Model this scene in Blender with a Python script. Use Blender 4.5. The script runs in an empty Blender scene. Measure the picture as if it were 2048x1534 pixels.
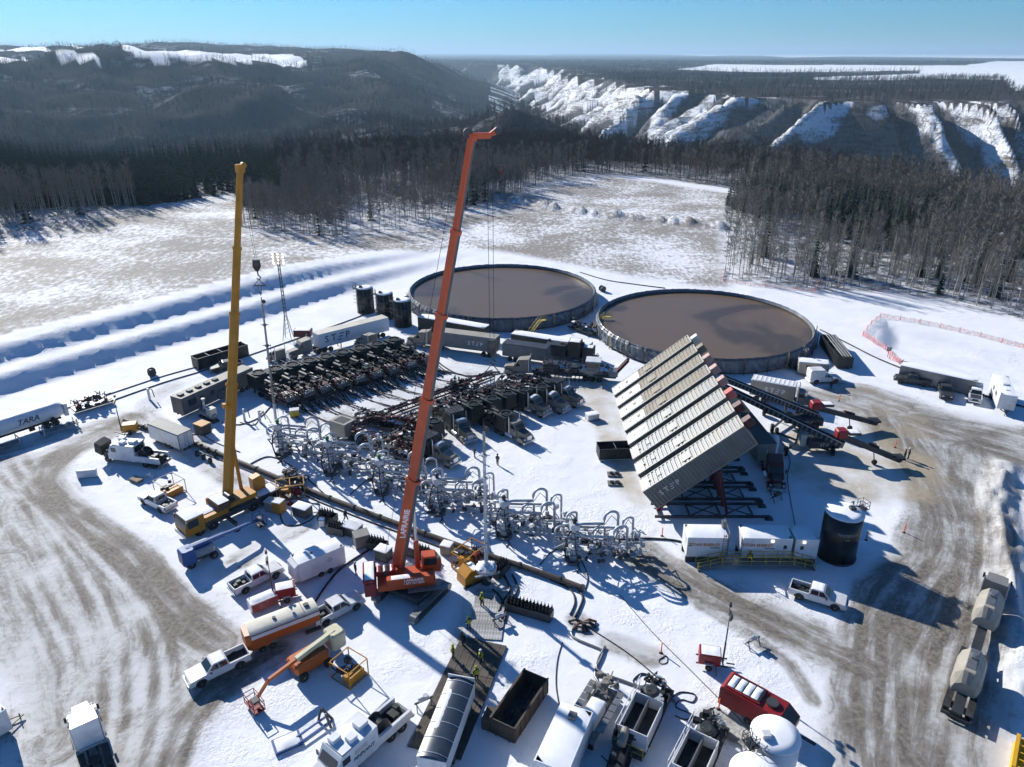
import bpy, math, random
import numpy as np
from mathutils import Vector, Matrix, Euler

random.seed(7)
SC = bpy.context.scene
COL = SC.collection
# ------------------------------------------------------------------ camera
CAM_H, FPX, CU, CV, PITCH = 55.0, 1480.0, 1024.0, 767.0, math.radians(24.10)
cam_data = bpy.data.cameras.new('camera')
cam_data.sensor_width = 36.0
cam_data.lens = 36.0 * FPX / 2048.0
cam_data.clip_start = 0.5
cam_data.clip_end = 120000
cam = bpy.data.objects.new('camera', cam_data)
COL.objects.link(cam)
cam.location = (0, 0, CAM_H)
cam.rotation_euler = (math.radians(90) - PITCH, 0, 0)
SC.camera = cam
# ------------------------------------------------------------------ light
SUN_EL = math.radians(27.5)
SUN_AZ = (-0.64, 0.77)            # horizontal direction towards the sun
world = bpy.data.worlds.new('World')
SC.world = world
world.use_nodes = True
wn = world.node_tree
bg = wn.nodes['Background']
sky = wn.nodes.new('ShaderNodeTexSky')
sky.sky_type = 'NISHITA'
sky.sun_disc = False
sky.sun_elevation = SUN_EL
sky.sun_rotation = math.atan2(SUN_AZ[0], SUN_AZ[1])
sky.altitude = 600
sky.air_density = 1.0
sky.dust_density = 0.2
sky.ozone_density = 3.0
tint = wn.nodes.new('ShaderNodeMix'); tint.data_type = 'RGBA'; tint.blend_type = 'MULTIPLY'
tint.inputs[0].default_value = 1.0; tint.inputs[7].default_value = (.33, .75, 1.17, 1)    # cold clear winter air
wn.links.new(sky.outputs[0], tint.inputs[6]); wn.links.new(tint.outputs[2], bg.inputs[0])
bg.inputs[1].default_value = 0.067
sun_data = bpy.data.lights.new('sun', 'SUN')
sun_data.energy = 5.0
sun_data.angle = math.radians(0.53)
sun_data.color = (1.0, 0.965, 0.91)
sun = bpy.data.objects.new('sun', sun_data)
COL.objects.link(sun)
sd = Vector((SUN_AZ[0] * math.cos(SUN_EL), SUN_AZ[1] * math.cos(SUN_EL), math.sin(SUN_EL)))
sun.rotation_euler = sd.to_track_quat('Z', 'Y').to_euler()
sun.location = (-100, 120, 120)
SC.view_settings.view_transform = 'Standard'
SC.view_settings.look = 'None'
SC.view_settings.exposure = 0.48
SC.view_settings.gamma = 1.0
SC.view_settings.use_curve_mapping = False
SC.render.engine = 'CYCLES'
SC.cycles.max_bounces = 5
SC.cycles.diffuse_bounces = 1
SC.cycles.glossy_bounces = 2
SC.cycles.transmission_bounces = 3
SC.cycles.transparent_max_bounces = 6
SC.cycles.volume_bounces = 0
SC.cycles.use_denoising = True
SC.cycles.use_adaptive_sampling = True
SC.cycles.adaptive_threshold = 0.03

# ------------------------------------------------------------------ survey helpers
_c, _s = math.cos(PITCH), math.sin(PITCH)
def ray(u, v):
    x = (u - CU) / FPX; y = -(v - CV) / FPX
    return x, _c + y * _s, -_s + y * _c
def at(u, v, z=0.0):
    """surveyed plan position of a point of the photograph at height z"""
    dx, dy, dz = ray(u, v)
    t = (z - CAM_H) / dz
    return Vector((dx * t, dy * t, z))
def zat(u, v, Y):
    """height of an image point known to stand at plan distance Y"""
    dx, dy, dz = ray(u, v)
    return CAM_H + dz * Y / dy
# ------------------------------------------------------------------ noise
def vnoise(x, y, seed=0):
    xi = np.floor(x).astype(np.int64); yi = np.floor(y).astype(np.int64)
    fx = x - xi; fy = y - yi
    fx = fx * fx * (3 - 2 * fx); fy = fy * fy * (3 - 2 * fy)
    def h(a, b):
        n = (a * 374761393 + b * 668265263 + seed * 974634777) & 0xFFFFFFFF
        n = ((n ^ (n >> 13)) * 1274126177) & 0xFFFFFFFF
        return ((n ^ (n >> 16)) & 0xFFFF) / 65535.0
    a = h(xi, yi); b = h(xi + 1, yi); c = h(xi, yi + 1); d = h(xi + 1, yi + 1)
    return (a + (b - a) * fx) * (1 - fy) + (c + (d - c) * fx) * fy
def fbm(x, y, seed=0, oct=4):
    s = 0; a = 0.5; t = 0
    for k in range(oct):
        s = s + a * vnoise(x, y, seed + k * 17); t += a
        x = x * 2.03; y = y * 2.03; a *= 0.5
    return s / t
def sstep(a, b, x):
    t = np.clip((x - a) / (b - a), 0, 1)
    return t * t * (3 - 2 * t)
def polydist(X, Y, pts):
    """unsigned distance, signed side (left of direction positive), arc length"""
    best = np.full(X.shape, 1e12); side = np.zeros(X.shape); arc = np.zeros(X.shape); acc = 0.0
    for (x0, y0), (x1, y1) in zip(pts[:-1], pts[1:]):
        dx, dy = x1 - x0, y1 - y0; L2 = dx * dx + dy * dy; L = math.sqrt(L2)
        t = np.clip(((X - x0) * dx + (Y - y0) * dy) / L2, 0, 1)
        d2 = (X - x0 - t * dx) ** 2 + (Y - y0 - t * dy) ** 2
        cr = (dx * (Y - y0) - dy * (X - x0)) / L
        m = d2 < best
        best = np.where(m, d2, best); side = np.where(m, cr, side); arc = np.where(m, acc + t * L, arc)
        acc += L
    return np.sqrt(best), np.sign(side), arc
def inpoly(X, Y, pts):
    r = np.zeros(X.shape, bool); n = len(pts); j = n - 1
    for i in range(n):
        xi, yi = pts[i]; xj, yj = pts[j]
        if yi != yj:
            m = ((yi > Y) != (yj > Y)) & (X < (xj - xi) * (Y - yi) / (yj - yi) + xi)
            r ^= m
        j = i
    return r
def softpoly(X, Y, pts, w):
    """1 inside, fading to 0 over w metres outside the outline"""
    d, _, _ = polydist(X, Y, pts + [pts[0]])
    ins = inpoly(X, Y, pts)
    return np.where(ins, 1.0, np.clip(1 - d / w, 0, 1))
def px(pts, z=0.0):
    return [tuple(at(u, v, z)[:2]) for u, v in pts]

# ------------------------------------------------------------------ relief
_b0, _b1 = at(0, 795), at(700, 585); _bd = (_b1 - _b0).normalized()
BANK_TOE = [tuple((_b0 - _bd * 110)[:2]), tuple((_b1 + _bd * 62)[:2])]
RIM = [(2600, 900), (1500, 930), (1000, 960), (790, 1020), (640, 1065), (480, 1060), (395, 1150), (345, 1330), (300, 1700), (260, 2300),
       (250, 3000), (180, 3900), (-500, 5200), (-1600, 6200)]
VALLEY = [(2600, 480), (1000, 560), (560, 640), (250, 830), (90, 1150), (20, 1500), (-30, 1950), (30, 2600), (40, 3300), (-350, 4300), (-1500, 5400)]
PIT = px([(1760, 640), (2048, 704), (2230, 750), (2230, 830), (1960, 758), (1830, 715), (1745, 690)])
def height(X, Y):
    X = np.asarray(X, float); Y = np.asarray(Y, float)
    R = np.hypot(X, Y); T = np.degrees(np.arctan2(X, Y))
    n1 = fbm(X / 420, Y / 420, 3, 4) - .5
    n2 = fbm(X / 90, Y / 90, 5, 4) - .5
    n3 = fbm(X / 14, Y / 14, 9, 3) - .5
    # pad cut into the slope on the left: two banked steps up to the field
    d, sd, arc = polydist(X, Y, BANK_TOE)
    D = d * sd
    D = D + n3 * .25 + (fbm(X / 2.4, Y / 2.4, 13, 3) - .5) * .55
    step = 2.3 * (.35 * sstep(0, 5.2, D) + .65 * np.clip((D - .4) / 3.9, 0, 1)) + 2.2 * (.35 * sstep(9.8, 14.6, D) + .65 * np.clip((D - 10.2) / 3.7, 0, 1))
    step = step + np.clip(D / 3, 0, 1) * (D < 30) * (fbm(X / 2.2, Y / 2.2, 15, 3) - .5) * .30
    tot = sum(math.dist(a, b) for a, b in zip(BANK_TOE[:-1], BANK_TOE[1:]))
    fade = 1 - sstep(tot - 75, tot - 2, arc)
    rise = step * fade + np.where(D > 15, np.clip(D - 15, 0, 400) * .010, 0) * fade
    rise = rise + np.where(D > 17, n2 * 1.2, 0) * fade
    # gentle unevenness away from the working pad
    away = sstep(215, 300, Y + 0.25 * np.abs(X))
    zn = rise + away * (n2 * 4.0 + n1 * 6.0)
    zn = zn - 1.4 * sstep(0, 5, np.where(inpoly(X, Y, PIT), polydist(X, Y, PIT + [PIT[0]])[0], 0))
    # snow windrow across the middle field
    dw, _, aw = polydist(X, Y, WIND)
    zn = zn + np.clip(1 - dw / 3.2, 0, 1) * (0.5 + 1.8 * vnoise(aw / 2.5, aw * 0 + 3, 4)) * 1.5
    # spoil ridge beside the haul road on the right
    dr, _, ar = polydist(X, Y, RIDGE)
    zn = zn + np.clip(1 - dr / 2.6, 0, 1) * (0.4 + 1.3 * vnoise(ar / 2.0, dr, 8))
    # plateau edge and valley
    edge = np.interp(T, [-60, -38, -25, -12, 0, 12, 22, 30, 40, 60], [520, 470, 450, 455, 470, 455, 400, 360, 335, 330]) + n2 * 30 + n1 * 60
    sN = R - edge
    znear = zn * (1 - sstep(-60, 120, sN)) - 95 * sstep(-40, 330, sN) - np.clip(sN, 0, 400) * .03
    dv, sv, av = polydist(X, Y, VALLEY)
    dl = dv * np.where(sv < 0, 1, -1)      # positive to the left of the valley line
    dl = -dv * sv
    dl = np.where(dl == 0, 0, dl)
    left = -dl
    hill = np.interp(R, [450, 650, 900, 1300, 1500, 2000, 2600, 3400, 4300, 5200, 9000, 60000], [-70, -66, -42, -8, 2, 32, 55, 88, 118, 112, 60, 40])
    crest = np.interp(T, [-60, -38, -30, -24, -18, -10, -5, 0, 4, 10], [.56, .60, .66, .78, .76, .62, .52, .42, .36, .3])
    far = sstep(900, 4200, R)
    coul = np.abs(fbm(X / 330, Y / 330, 21, 4) - .5) * 2
    hill = hill * (1 - far) + hill * crest * far
    hill = hill + (n1 * 95 + (coul - .35) * 92) * (1 - .68 * far) * sstep(480, 900, R) + n2 * 14 * (1 - far)
    zl = np.minimum(hill, -95 + np.clip(left, 0, 1e9) * (.36 + .25 * n1) + (coul - .3) * 40 * sstep(40, 200, left))
    db, sb, ab = polydist(X, Y, RIM)
    dB = -db * sb                          # positive on the far right plateau
    spur = np.abs(((ab / 100.0 + 3.2 * fbm(ab / 310, dB / 420 + 7, 31, 3)) % 1.0) - .5) * 2
    spur = np.clip(spur * (.62 + .75 * vnoise(ab / 140, ab * 0 + 2, 37)), 0, 1.15)
    spur = spur ** 1.25
    spur2 = np.abs(((ab / 37.0 + dB / 260 + .8 * fbm(ab / 90, dB / 90, 33, 2)) % 1.0) - .5) * 2
    spur3 = np.abs(((ab / 13.0 + dB / 70 + .9 * fbm(ab / 30, dB / 30, 35, 2)) % 1.0) - .5) * 2
    dE = dB + (spur - .25) * 92 * sstep(30, -60, dB) * 1.0 + spur2 * 24 * sstep(10, -40, dB) + spur3 * 9 * sstep(10, -40, dB) + n2 * 30 + (fbm(ab / 170, ab * 0 + 5, 39, 2) - .5) * 46 * sstep(60, -20, dB)
    flat = -5 + n1 * 10 + n2 * 2 + sstep(6000, 30000, R) * 30 * (fbm(X / 5200, Y / 5200, 41, 3) - .5) - sstep(3000, 9000, R) * 4
    zr = np.where(dE > 0, flat, -5 + (dE) * .62 + np.where(dE < -4, n3 * 2.0, 0)) 
    zr = np.where((dE > -14) & (dE <= 0), zr + (flat + 5) * sstep(-14, 0, dE), zr)
    z = np.maximum(np.maximum(znear, zl), np.maximum(zr, -97 + n2 * 3))
    z = np.where(R < edge - 60, zn, z)
    return z, dE, dB, spur
WIND = px([(940, 388), (1010, 402), (1100, 420), (1190, 434), (1290, 443), (1380, 452), (1440, 458)])
RIDGE = px([(2010, 935), (1992, 1000), (2004, 1080), (2022, 1180), (2040, 1300), (2060, 1420)])
def hit(u, v):
    """where a line of sight of the survey meets the relief"""
    dx, dy, dz = ray(u, v)
    t = np.concatenate([np.arange(40, 900, 2.0), np.geomspace(900, 60000, 1500)])
    n = math.hypot(dx, dy)
    t = t / n
    X, Y, Z = dx * t, dy * t, CAM_H + dz * t
    z = height(X, Y)[0]
    k = np.argmax(Z < z)
    if Z[k] >= z[k]: k = len(t) - 1
    return float(X[k]), float(Y[k])

# ------------------------------------------------------------------ tracks, fields and woods in plan
FAR_FIELDS = [
    [(243, 97), (330, 101), (380, 105), (520, 108), (590, 110), (612, 120), (500, 122), (400, 121), (330, 121), (285, 117)],
    [(105, 114), (115, 104), (190, 109), (198, 121)], [(0, 85), (60, 84), (200, 90), (150, 95), (0, 90)],
    [(0, 97), (100, 101), (95, 103), (0, 102)], [(0, 114), (52, 116), (52, 121), (0, 121)], [(455, 88), (485, 87), (485, 90), (455, 90)],
    [(900, 103), (1105, 106), (1100, 110), (960, 108)],
    [(1355, 139), (1430, 129), (1640, 130), (1930, 131), (1990, 122), (2300, 122), (2300, 190), (2030, 181), (2010, 160), (1900, 158), (1800, 160), (1625, 160), (1630, 155), (1840, 147), (1845, 140), (1700, 143), (1500, 144)],
    [(1500, 109), (1600, 111), (1690, 113), (1580, 115)], [(1690, 104.5), (2300, 106), (2300, 114), (1860, 114), (1700, 109)],
    [(1280, 107), (1450, 106), (1500, 108), (1420, 112)], [(1575, 106), (1680, 106.5), (1660, 109), (1560, 110)],
]
WOOD_EDGE = [(-420, 560), (-100, 487), (0, 458), (130, 440), (300, 412), (400, 394), (470, 387), (492, 425), (484, 455), (560, 470), (700, 476), (800, 465),
             (880, 440), (930, 415), (1000, 390), (1090, 365), (1180, 349), (1290, 352), (1400, 368), (1590, 384), (1545, 395), (1455, 400), (1448, 480), (1450, 560),
             (1640, 582), (1780, 582), (1900, 603), (2048, 642), (2500, 760)]
WOODS = [hit(u, v) for u, v in WOOD_EDGE] + [(700, 330), (6000, 3000), (6000, 60000), (-60000, 60000), (-60000, 6000), (-900, 330)]
FIELDS = [[hit(u, v) for u, v in f] for f in FAR_FIELDS]
TRACKS = [  # outline points in the photograph, half width, strength
    ([(262, 838), (200, 872), (140, 900), (98, 935), (88, 965), (108, 1000), (175, 1052), (262, 1112), (318, 1180), (372, 1238), (440, 1285)], 2.3, .95),
    ([(0, 905), (90, 880), (190, 850), (250, 832)], 1.6, .55), ([(0, 935), (80, 910), (150, 880), (260, 835)], 1.6, .5),
    ([(40, 960), (100, 1010), (190, 1090), (250, 1170), (280, 1270), (250, 1400)], 2.5, .5), ([(0, 1130), (60, 1220), (100, 1330), (120, 1450)], 1.8, .6),
    ([(340, 1534), (372, 1440), (420, 1380), (480, 1345), (560, 1300)], 1.3, .85), ([(60, 1010), (130, 1130), (180, 1260), (190, 1400)], 2.2, .35),
    ([(455, 1140), (520, 1090), (600, 1050)], 2.0, .35), ([(230, 1290), (150, 1390), (110, 1490)], 1.5, .4),
    ([(2300, 950), (2048, 905), (1950, 880), (1860, 850), (1790, 822), (1720, 800)], 6.5, .85), ([(2150, 900), (1980, 862), (1850, 836), (1760, 826), (1620, 790)], 3.5, .7),
    ([(1760, 815), (1810, 880), (1870, 950), (1900, 1020), (1905, 1090), (1850, 1190), (1800, 1290), (1780, 1400), (1770, 1534)], 4.5, .85),
    ([(1930, 900), (1950, 960), (1955, 1040), (1950, 1120), (1920, 1250), (1890, 1400), (1870, 1534)], 5.0, .72),
    ([(1800, 870), (1850, 960), (1860, 1050), (1830, 1120), (1760, 1180), (1730, 1280), (1720, 1400), (1725, 1534)], 2.6, .8),
    ([(1270, 1100), (1330, 1140), (1400, 1178), (1480, 1215), (1560, 1250), (1640, 1290), (1760, 1340)], 2.6, .85),
    ([(1400, 1210), (1480, 1255), (1580, 1330), (1625, 1400)], .8, .8),
    ([(1580, 930), (1680, 960), (1800, 960)], 6.0, .25), ([(420, 905), (340, 870), (290, 830), (300, 800), (350, 770)], 2.0, .45), ([(255, 835), (330, 870), (420, 930), (520, 990)], 2.0, .5),
    ([(1225, 1285), (1262, 1297), (1300, 1312)], 1.5, .6), ([(1155, 1240), (1175, 1258)], 1.2, .7), ([(1425, 1440), (1470, 1462), (1510, 1480)], 1.4, .75), ([(960, 1190), (950, 1240), (935, 1290)], 2.2, .45), ([(1000, 1150), (1010, 1200), (1004, 1240)], 1.5, .45),
    ([(870, 690), (930, 715), (1000, 735), (1100, 750)], 3.0, .35), ([(590, 735), (640, 715)], 2.0, .4),
]
PATCHES = [([(-300, 960), (0, 910), (88, 930), (95, 975), (180, 1070), (262, 1130), (330, 1200), (430, 1275), (400, 1390), (330, 1534), (170, 1560), (100, 1480), (20, 1300), (-200, 1150)], 7, .56),
           ([(1700, 800), (2300, 900), (2300, 980), (2000, 930), (1985, 1010), (1990, 1180), (1960, 1534), (1690, 1534), (1720, 1330), (1740, 1200), (1870, 1080), (1840, 960), (1780, 870)], 6, .46),
           ([(1380, 1170), (1480, 1180), (1760, 1310), (1700, 1350), (1520, 1270)], 5, .45),
           ([(150, 900), (330, 800), (560, 690), (900, 700), (1200, 720), (1420, 900), (1420, 1100), (1300, 1250), (1480, 1534), (640, 1534), (420, 1300), (250, 1040)], 10, .10),
           ([(600, 840), (700, 780), (900, 735), (1010, 750), (1100, 800), (960, 880), (880, 900), (760, 900)], 5, .38)]
SAND = [([(1540, 880), (1640, 860), (1760, 880), (1860, 930), (1840, 985), (1700, 990), (1600, 960)], 7, .6), ([(1150, 770), (1215, 775), (1235, 840), (1260, 950), (1290, 1010), (1262, 1000), (1235, 930), (1195, 850)], 3.5, .55),
        ([(1100, 745), (1200, 755), (1215, 780), (1120, 775)], 3, .5), ([(1640, 770), (1780, 800), (1850, 870), (1780, 880)], 8, .45)]
TRK = [(px(p), w, s) for p, w, s in TRACKS]
RUTS = [[(88, 965), (108, 1000), (175, 1052), (262, 1112), (330, 1200), (420, 1290)], [(0, 930), (60, 1000), (150, 1120), (220, 1260), (230, 1400), (210, 1534)], [(30, 905), (70, 980), (160, 1080), (300, 1240), (330, 1380), (310, 1534)], [(0, 1060), (80, 1200), (140, 1330), (150, 1480)], [(0, 915), (120, 880), (250, 838)],
        [(2048, 880), (1900, 860), (1800, 850), (1830, 940), (1880, 1020), (1880, 1120), (1810, 1250), (1780, 1400), (1790, 1534)], [(2048, 915), (1930, 890), (1920, 960), (1940, 1060), (1925, 1180), (1890, 1330), (1860, 1534)], [(1740, 820), (1800, 900), (1860, 1000), (1850, 1100), (1770, 1190), (1735, 1320), (1740, 1534)], [(1290, 1120), (1400, 1185), (1520, 1235), (1640, 1290), (1740, 1340)], [(1760, 1534), (1700, 1400), (1620, 1290), (1500, 1230)], [(345, 1534), (380, 1440), (430, 1385), (520, 1335), (620, 1285)], [(470, 1130), (540, 1085), (610, 1048)]]
def smooth(P, n=5):
    out = []
    for k in range(len(P) - 1):
        p0, p1, p2, p3 = (Vector((*P[min(max(i, 0), len(P) - 1)], 0)) for i in (k - 1, k, k + 1, k + 2))
        for q in range(n):
            t = q / n; v = .5 * ((2 * p1) + (p2 - p0) * t + (2 * p0 - 5 * p1 + 4 * p2 - p3) * t * t + (3 * p1 - p0 - 3 * p2 + p3) * t ** 3); out.append((v.x, v.y))
    return out + [P[-1]]
WHEEL = []
for rt in RUTS:
    P = smooth(px(rt), 4)
    for off in (-.95, .95):
        Q = []
        for k, (x, y) in enumerate(P):
            a, b = P[max(k - 1, 0)], P[min(k + 1, len(P) - 1)]; L_ = math.hypot(b[0] - a[0], b[1] - a[1]) or 1
            Q.append((x - (b[1] - a[1]) / L_ * off, y + (b[0] - a[0]) / L_ * off))
        WHEEL.append(Q)

def build_terrain():
    ang = np.radians(np.concatenate([np.arange(-52, 52.01, .17), np.arange(55, 306, 4.0)]))
    def geo(a, b, q):
        n = int(math.log(b / a) / math.log(q)); return list(a * (b / a) ** (np.arange(n) / n))
    rad = np.array(geo(12, 45, 1.05) + geo(45, 420, 1.0095) + geo(420, 850, 1.013) + geo(850, 1350, 1.007) + geo(1350, 4500, 1.018) + geo(4500, 70000, 1.035) + [70000])
    A, R = np.meshgrid(ang, rad)
    X = (R * np.sin(A)); Y = (R * np.cos(A))
    nr, na = X.shape
    z, dE, dB, spur = height(X, Y)
    Xf, Yf, Zf = X.ravel(), Y.ravel(), z.ravel()
    near = (R.ravel() < 420)
    dirt = np.zeros(Xf.shape); ac = np.zeros(Xf.shape); al = np.zeros(Xf.shape); bestd = np.full(Xf.shape, 1e9)
    idx = np.where(near & (Yf > 0))[0]
    xn, yn = Xf[idx], Yf[idx]
    dn = np.zeros(xn.shape); acn = np.zeros(xn.shape); aln = np.zeros(xn.shape); bd = np.full(xn.shape, 1e9)
    for pts, w, s in TRK:
        d, sg, a = polydist(xn, yn, pts)
        f = s * (1 - sstep(w * .55, w * 1.7, d))
        dn = np.maximum(dn, f)
        m = d < bd
        acn = np.where(m, d * sg, acn); aln = np.where(m, a, aln); bd = np.where(m, d, bd)
    rut = np.zeros(xn.shape)
    for pts in WHEEL:
        d, sg, a = polydist(xn, yn, pts)
        rut = np.maximum(rut, (1 - sstep(.2, .75, d)) * np.clip(.15 + 1.5 * vnoise(a / 5.0, a * 0 + len(pts), 3) - .3, 0, 1))
    for pts, w, s in PATCHES:
        dn = np.maximum(dn, s * softpoly(xn, yn, px(pts), w))
    dn = dn + .42 * rut
    sn = np.zeros(xn.shape)
    for pts, w, s in SAND:
        sn = np.maximum(sn, s * softpoly(xn, yn, px(pts), w))
    dirt[idx] = dn; ac[idx] = acn; al[idx] = aln
    sand = np.zeros(Xf.shape); sand[idx] = sn
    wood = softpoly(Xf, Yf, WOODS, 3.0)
    fld = np.zeros(Xf.shape)
    for f in FIELDS:
        fld = np.maximum(fld, inpoly(Xf, Yf, f).astype(float))
    dbf = dE.ravel()
    bluff = ((dbf < 6) & (dB.ravel() > -330) & (Zf > -94) & (R.ravel() > 600) & (Xf > -100)).astype(float)
    gul = fbm(Xf / 60, Yf / 60, 51, 3)
    bluff = bluff * (.5 + .5 * sstep(.34, .58, spur.ravel() + .9 * (.48 - gul)))
    wood = wood * (1 - fld)
    # stubble and dead grass showing through thin snow in the fields outside the pad
    d, sg, _ = polydist(Xf, Yf, BANK_TOE)
    stub = np.where((d * sg > 20), 1.0, 0.0) * (Yf > 90) * (R.ravel() < 460)
    cut = px([(640, 490), (760, 505), (860, 505), (905, 495), (1000, 498), (1150, 525), (1290, 552), (1440, 572), (1450, 560), (1460, 390), (1100, 340), (900, 380), (820, 450)])
    mid = softpoly(Xf, Yf, cut, 4.0)
    stub = np.maximum(stub * (Xf < -20), mid)
    stub = stub * (1 - wood)
    cover = np.clip(1 - bluff, 0, 1)
    me = bpy.data.meshes.new('ground')
    co = np.stack([Xf, Yf, Zf], 1)
    i = np.arange(nr - 1)[:, None]; j = np.arange(na)[None, :]
    jn = (j + 1) % na
    q = np.stack([i * na + j, i * na + jn, (i + 1) * na + jn, (i + 1) * na + j], -1).reshape(-1, 4)[:, ::-1]
    centre = len(co)
    co = np.vstack([co, [[0, 0, 0]]])
    tri = np.stack([np.full(na, centre), np.arange(na), (np.arange(na) + 1) % na], 1)[:, ::-1]
    nv, nq, nt = len(co), len(q), len(tri)
    me.vertices.add(nv); me.vertices.foreach_set('co', co.astype(np.float32).ravel())
    me.loops.add(nq * 4 + nt * 3)
    me.loops.foreach_set('vertex_index', np.concatenate([q.ravel(), tri.ravel()]).astype(np.int32))
    me.polygons.add(nq + nt)
    me.polygons.foreach_set('loop_start', np.concatenate([np.arange(nq) * 4, nq * 4 + np.arange(nt) * 3]).astype(np.int32))
    me.polygons.foreach_set('use_smooth', np.ones(nq + nt, bool))
    me.update(calc_edges=True)
    def attr(name, r, g, b):
        a = me.color_attributes.new(name, 'FLOAT_COLOR', 'POINT')
        v = np.ones((nv, 4), np.float32); v[:-1, 0] = r; v[:-1, 1] = g; v[:-1, 2] = b; v[-1] = 0
        a.data.foreach_set('color', v.ravel())
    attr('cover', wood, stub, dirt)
    attr('track', ac, al, sand)
    attr('relief', bluff, fld, np.clip(R.ravel() / 4000, 0, 1))
    ob = bpy.data.objects.new('ground', me); COL.objects.link(ob)
    ob['kind'] = 'structure'
    me.materials.append(mat_ground())
    return ob

def N(nt, kind, **kw):
    n = nt.nodes.new(kind)
    for k, v in kw.items():
        if k == 'ins':
            for a, b in v.items(): n.inputs[a].default_value = b
        else: setattr(n, k, v)
    return n
class G:
    """small node-graph helper"""
    def __init__(s, name):
        s.m = bpy.data.materials.new(name); s.m.use_nodes = True; s.t = s.m.node_tree
        s.b = s.t.nodes['Principled BSDF']; s.out = s.t.nodes['Material Output']
    def n(s, kind, **kw): return N(s.t, kind, **kw)
    def l(s, a, b): s.t.links.new(a, b)
    def mix(s, f, a, b, mode='MIX'):
        n = s.n('ShaderNodeMix', data_type='RGBA', blend_type=mode)
        for v, k in ((f, 0), (a, 6), (b, 7)):
            if hasattr(v, 'links') or hasattr(v, 'is_linked'): s.l(v, n.inputs[k])
            else: n.inputs[k].default_value = v if k == 0 else (*v, 1) if len(v) == 3 else v
        return n.outputs[2]
    def math(s, op, a, b=None, c=None, clamp=False):
        n = s.n('ShaderNodeMath', operation=op, use_clamp=clamp)
        for k, v in enumerate((a, b, c)):
            if v is None: continue
            if hasattr(v, 'is_linked'): s.l(v, n.inputs[k])
            else: n.inputs[k].default_value = v
        return n.outputs[0]
    def ramp(s, f, lo, hi):
        n = s.n('ShaderNodeMapRange', interpolation_type='SMOOTHSTEP')
        s.l(f, n.inputs[0]); n.inputs[1].default_value = lo; n.inputs[2].default_value = hi
        return n.outputs[0]
    def noise(s, scale, vec=None, detail=4, rough=.55, dist=0.0):
        n = s.n('ShaderNodeTexNoise', ins={'Scale': scale, 'Detail': detail, 'Roughness': rough, 'Distortion': dist})
        if vec is not None: s.l(vec, n.inputs['Vector'])
        return n.outputs['Fac']
    def scaled(s, vec, sc):
        n = s.n('ShaderNodeMapping'); s.l(vec, n.inputs[0]); n.inputs['Scale'].default_value = sc
        return n.outputs[0]

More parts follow.
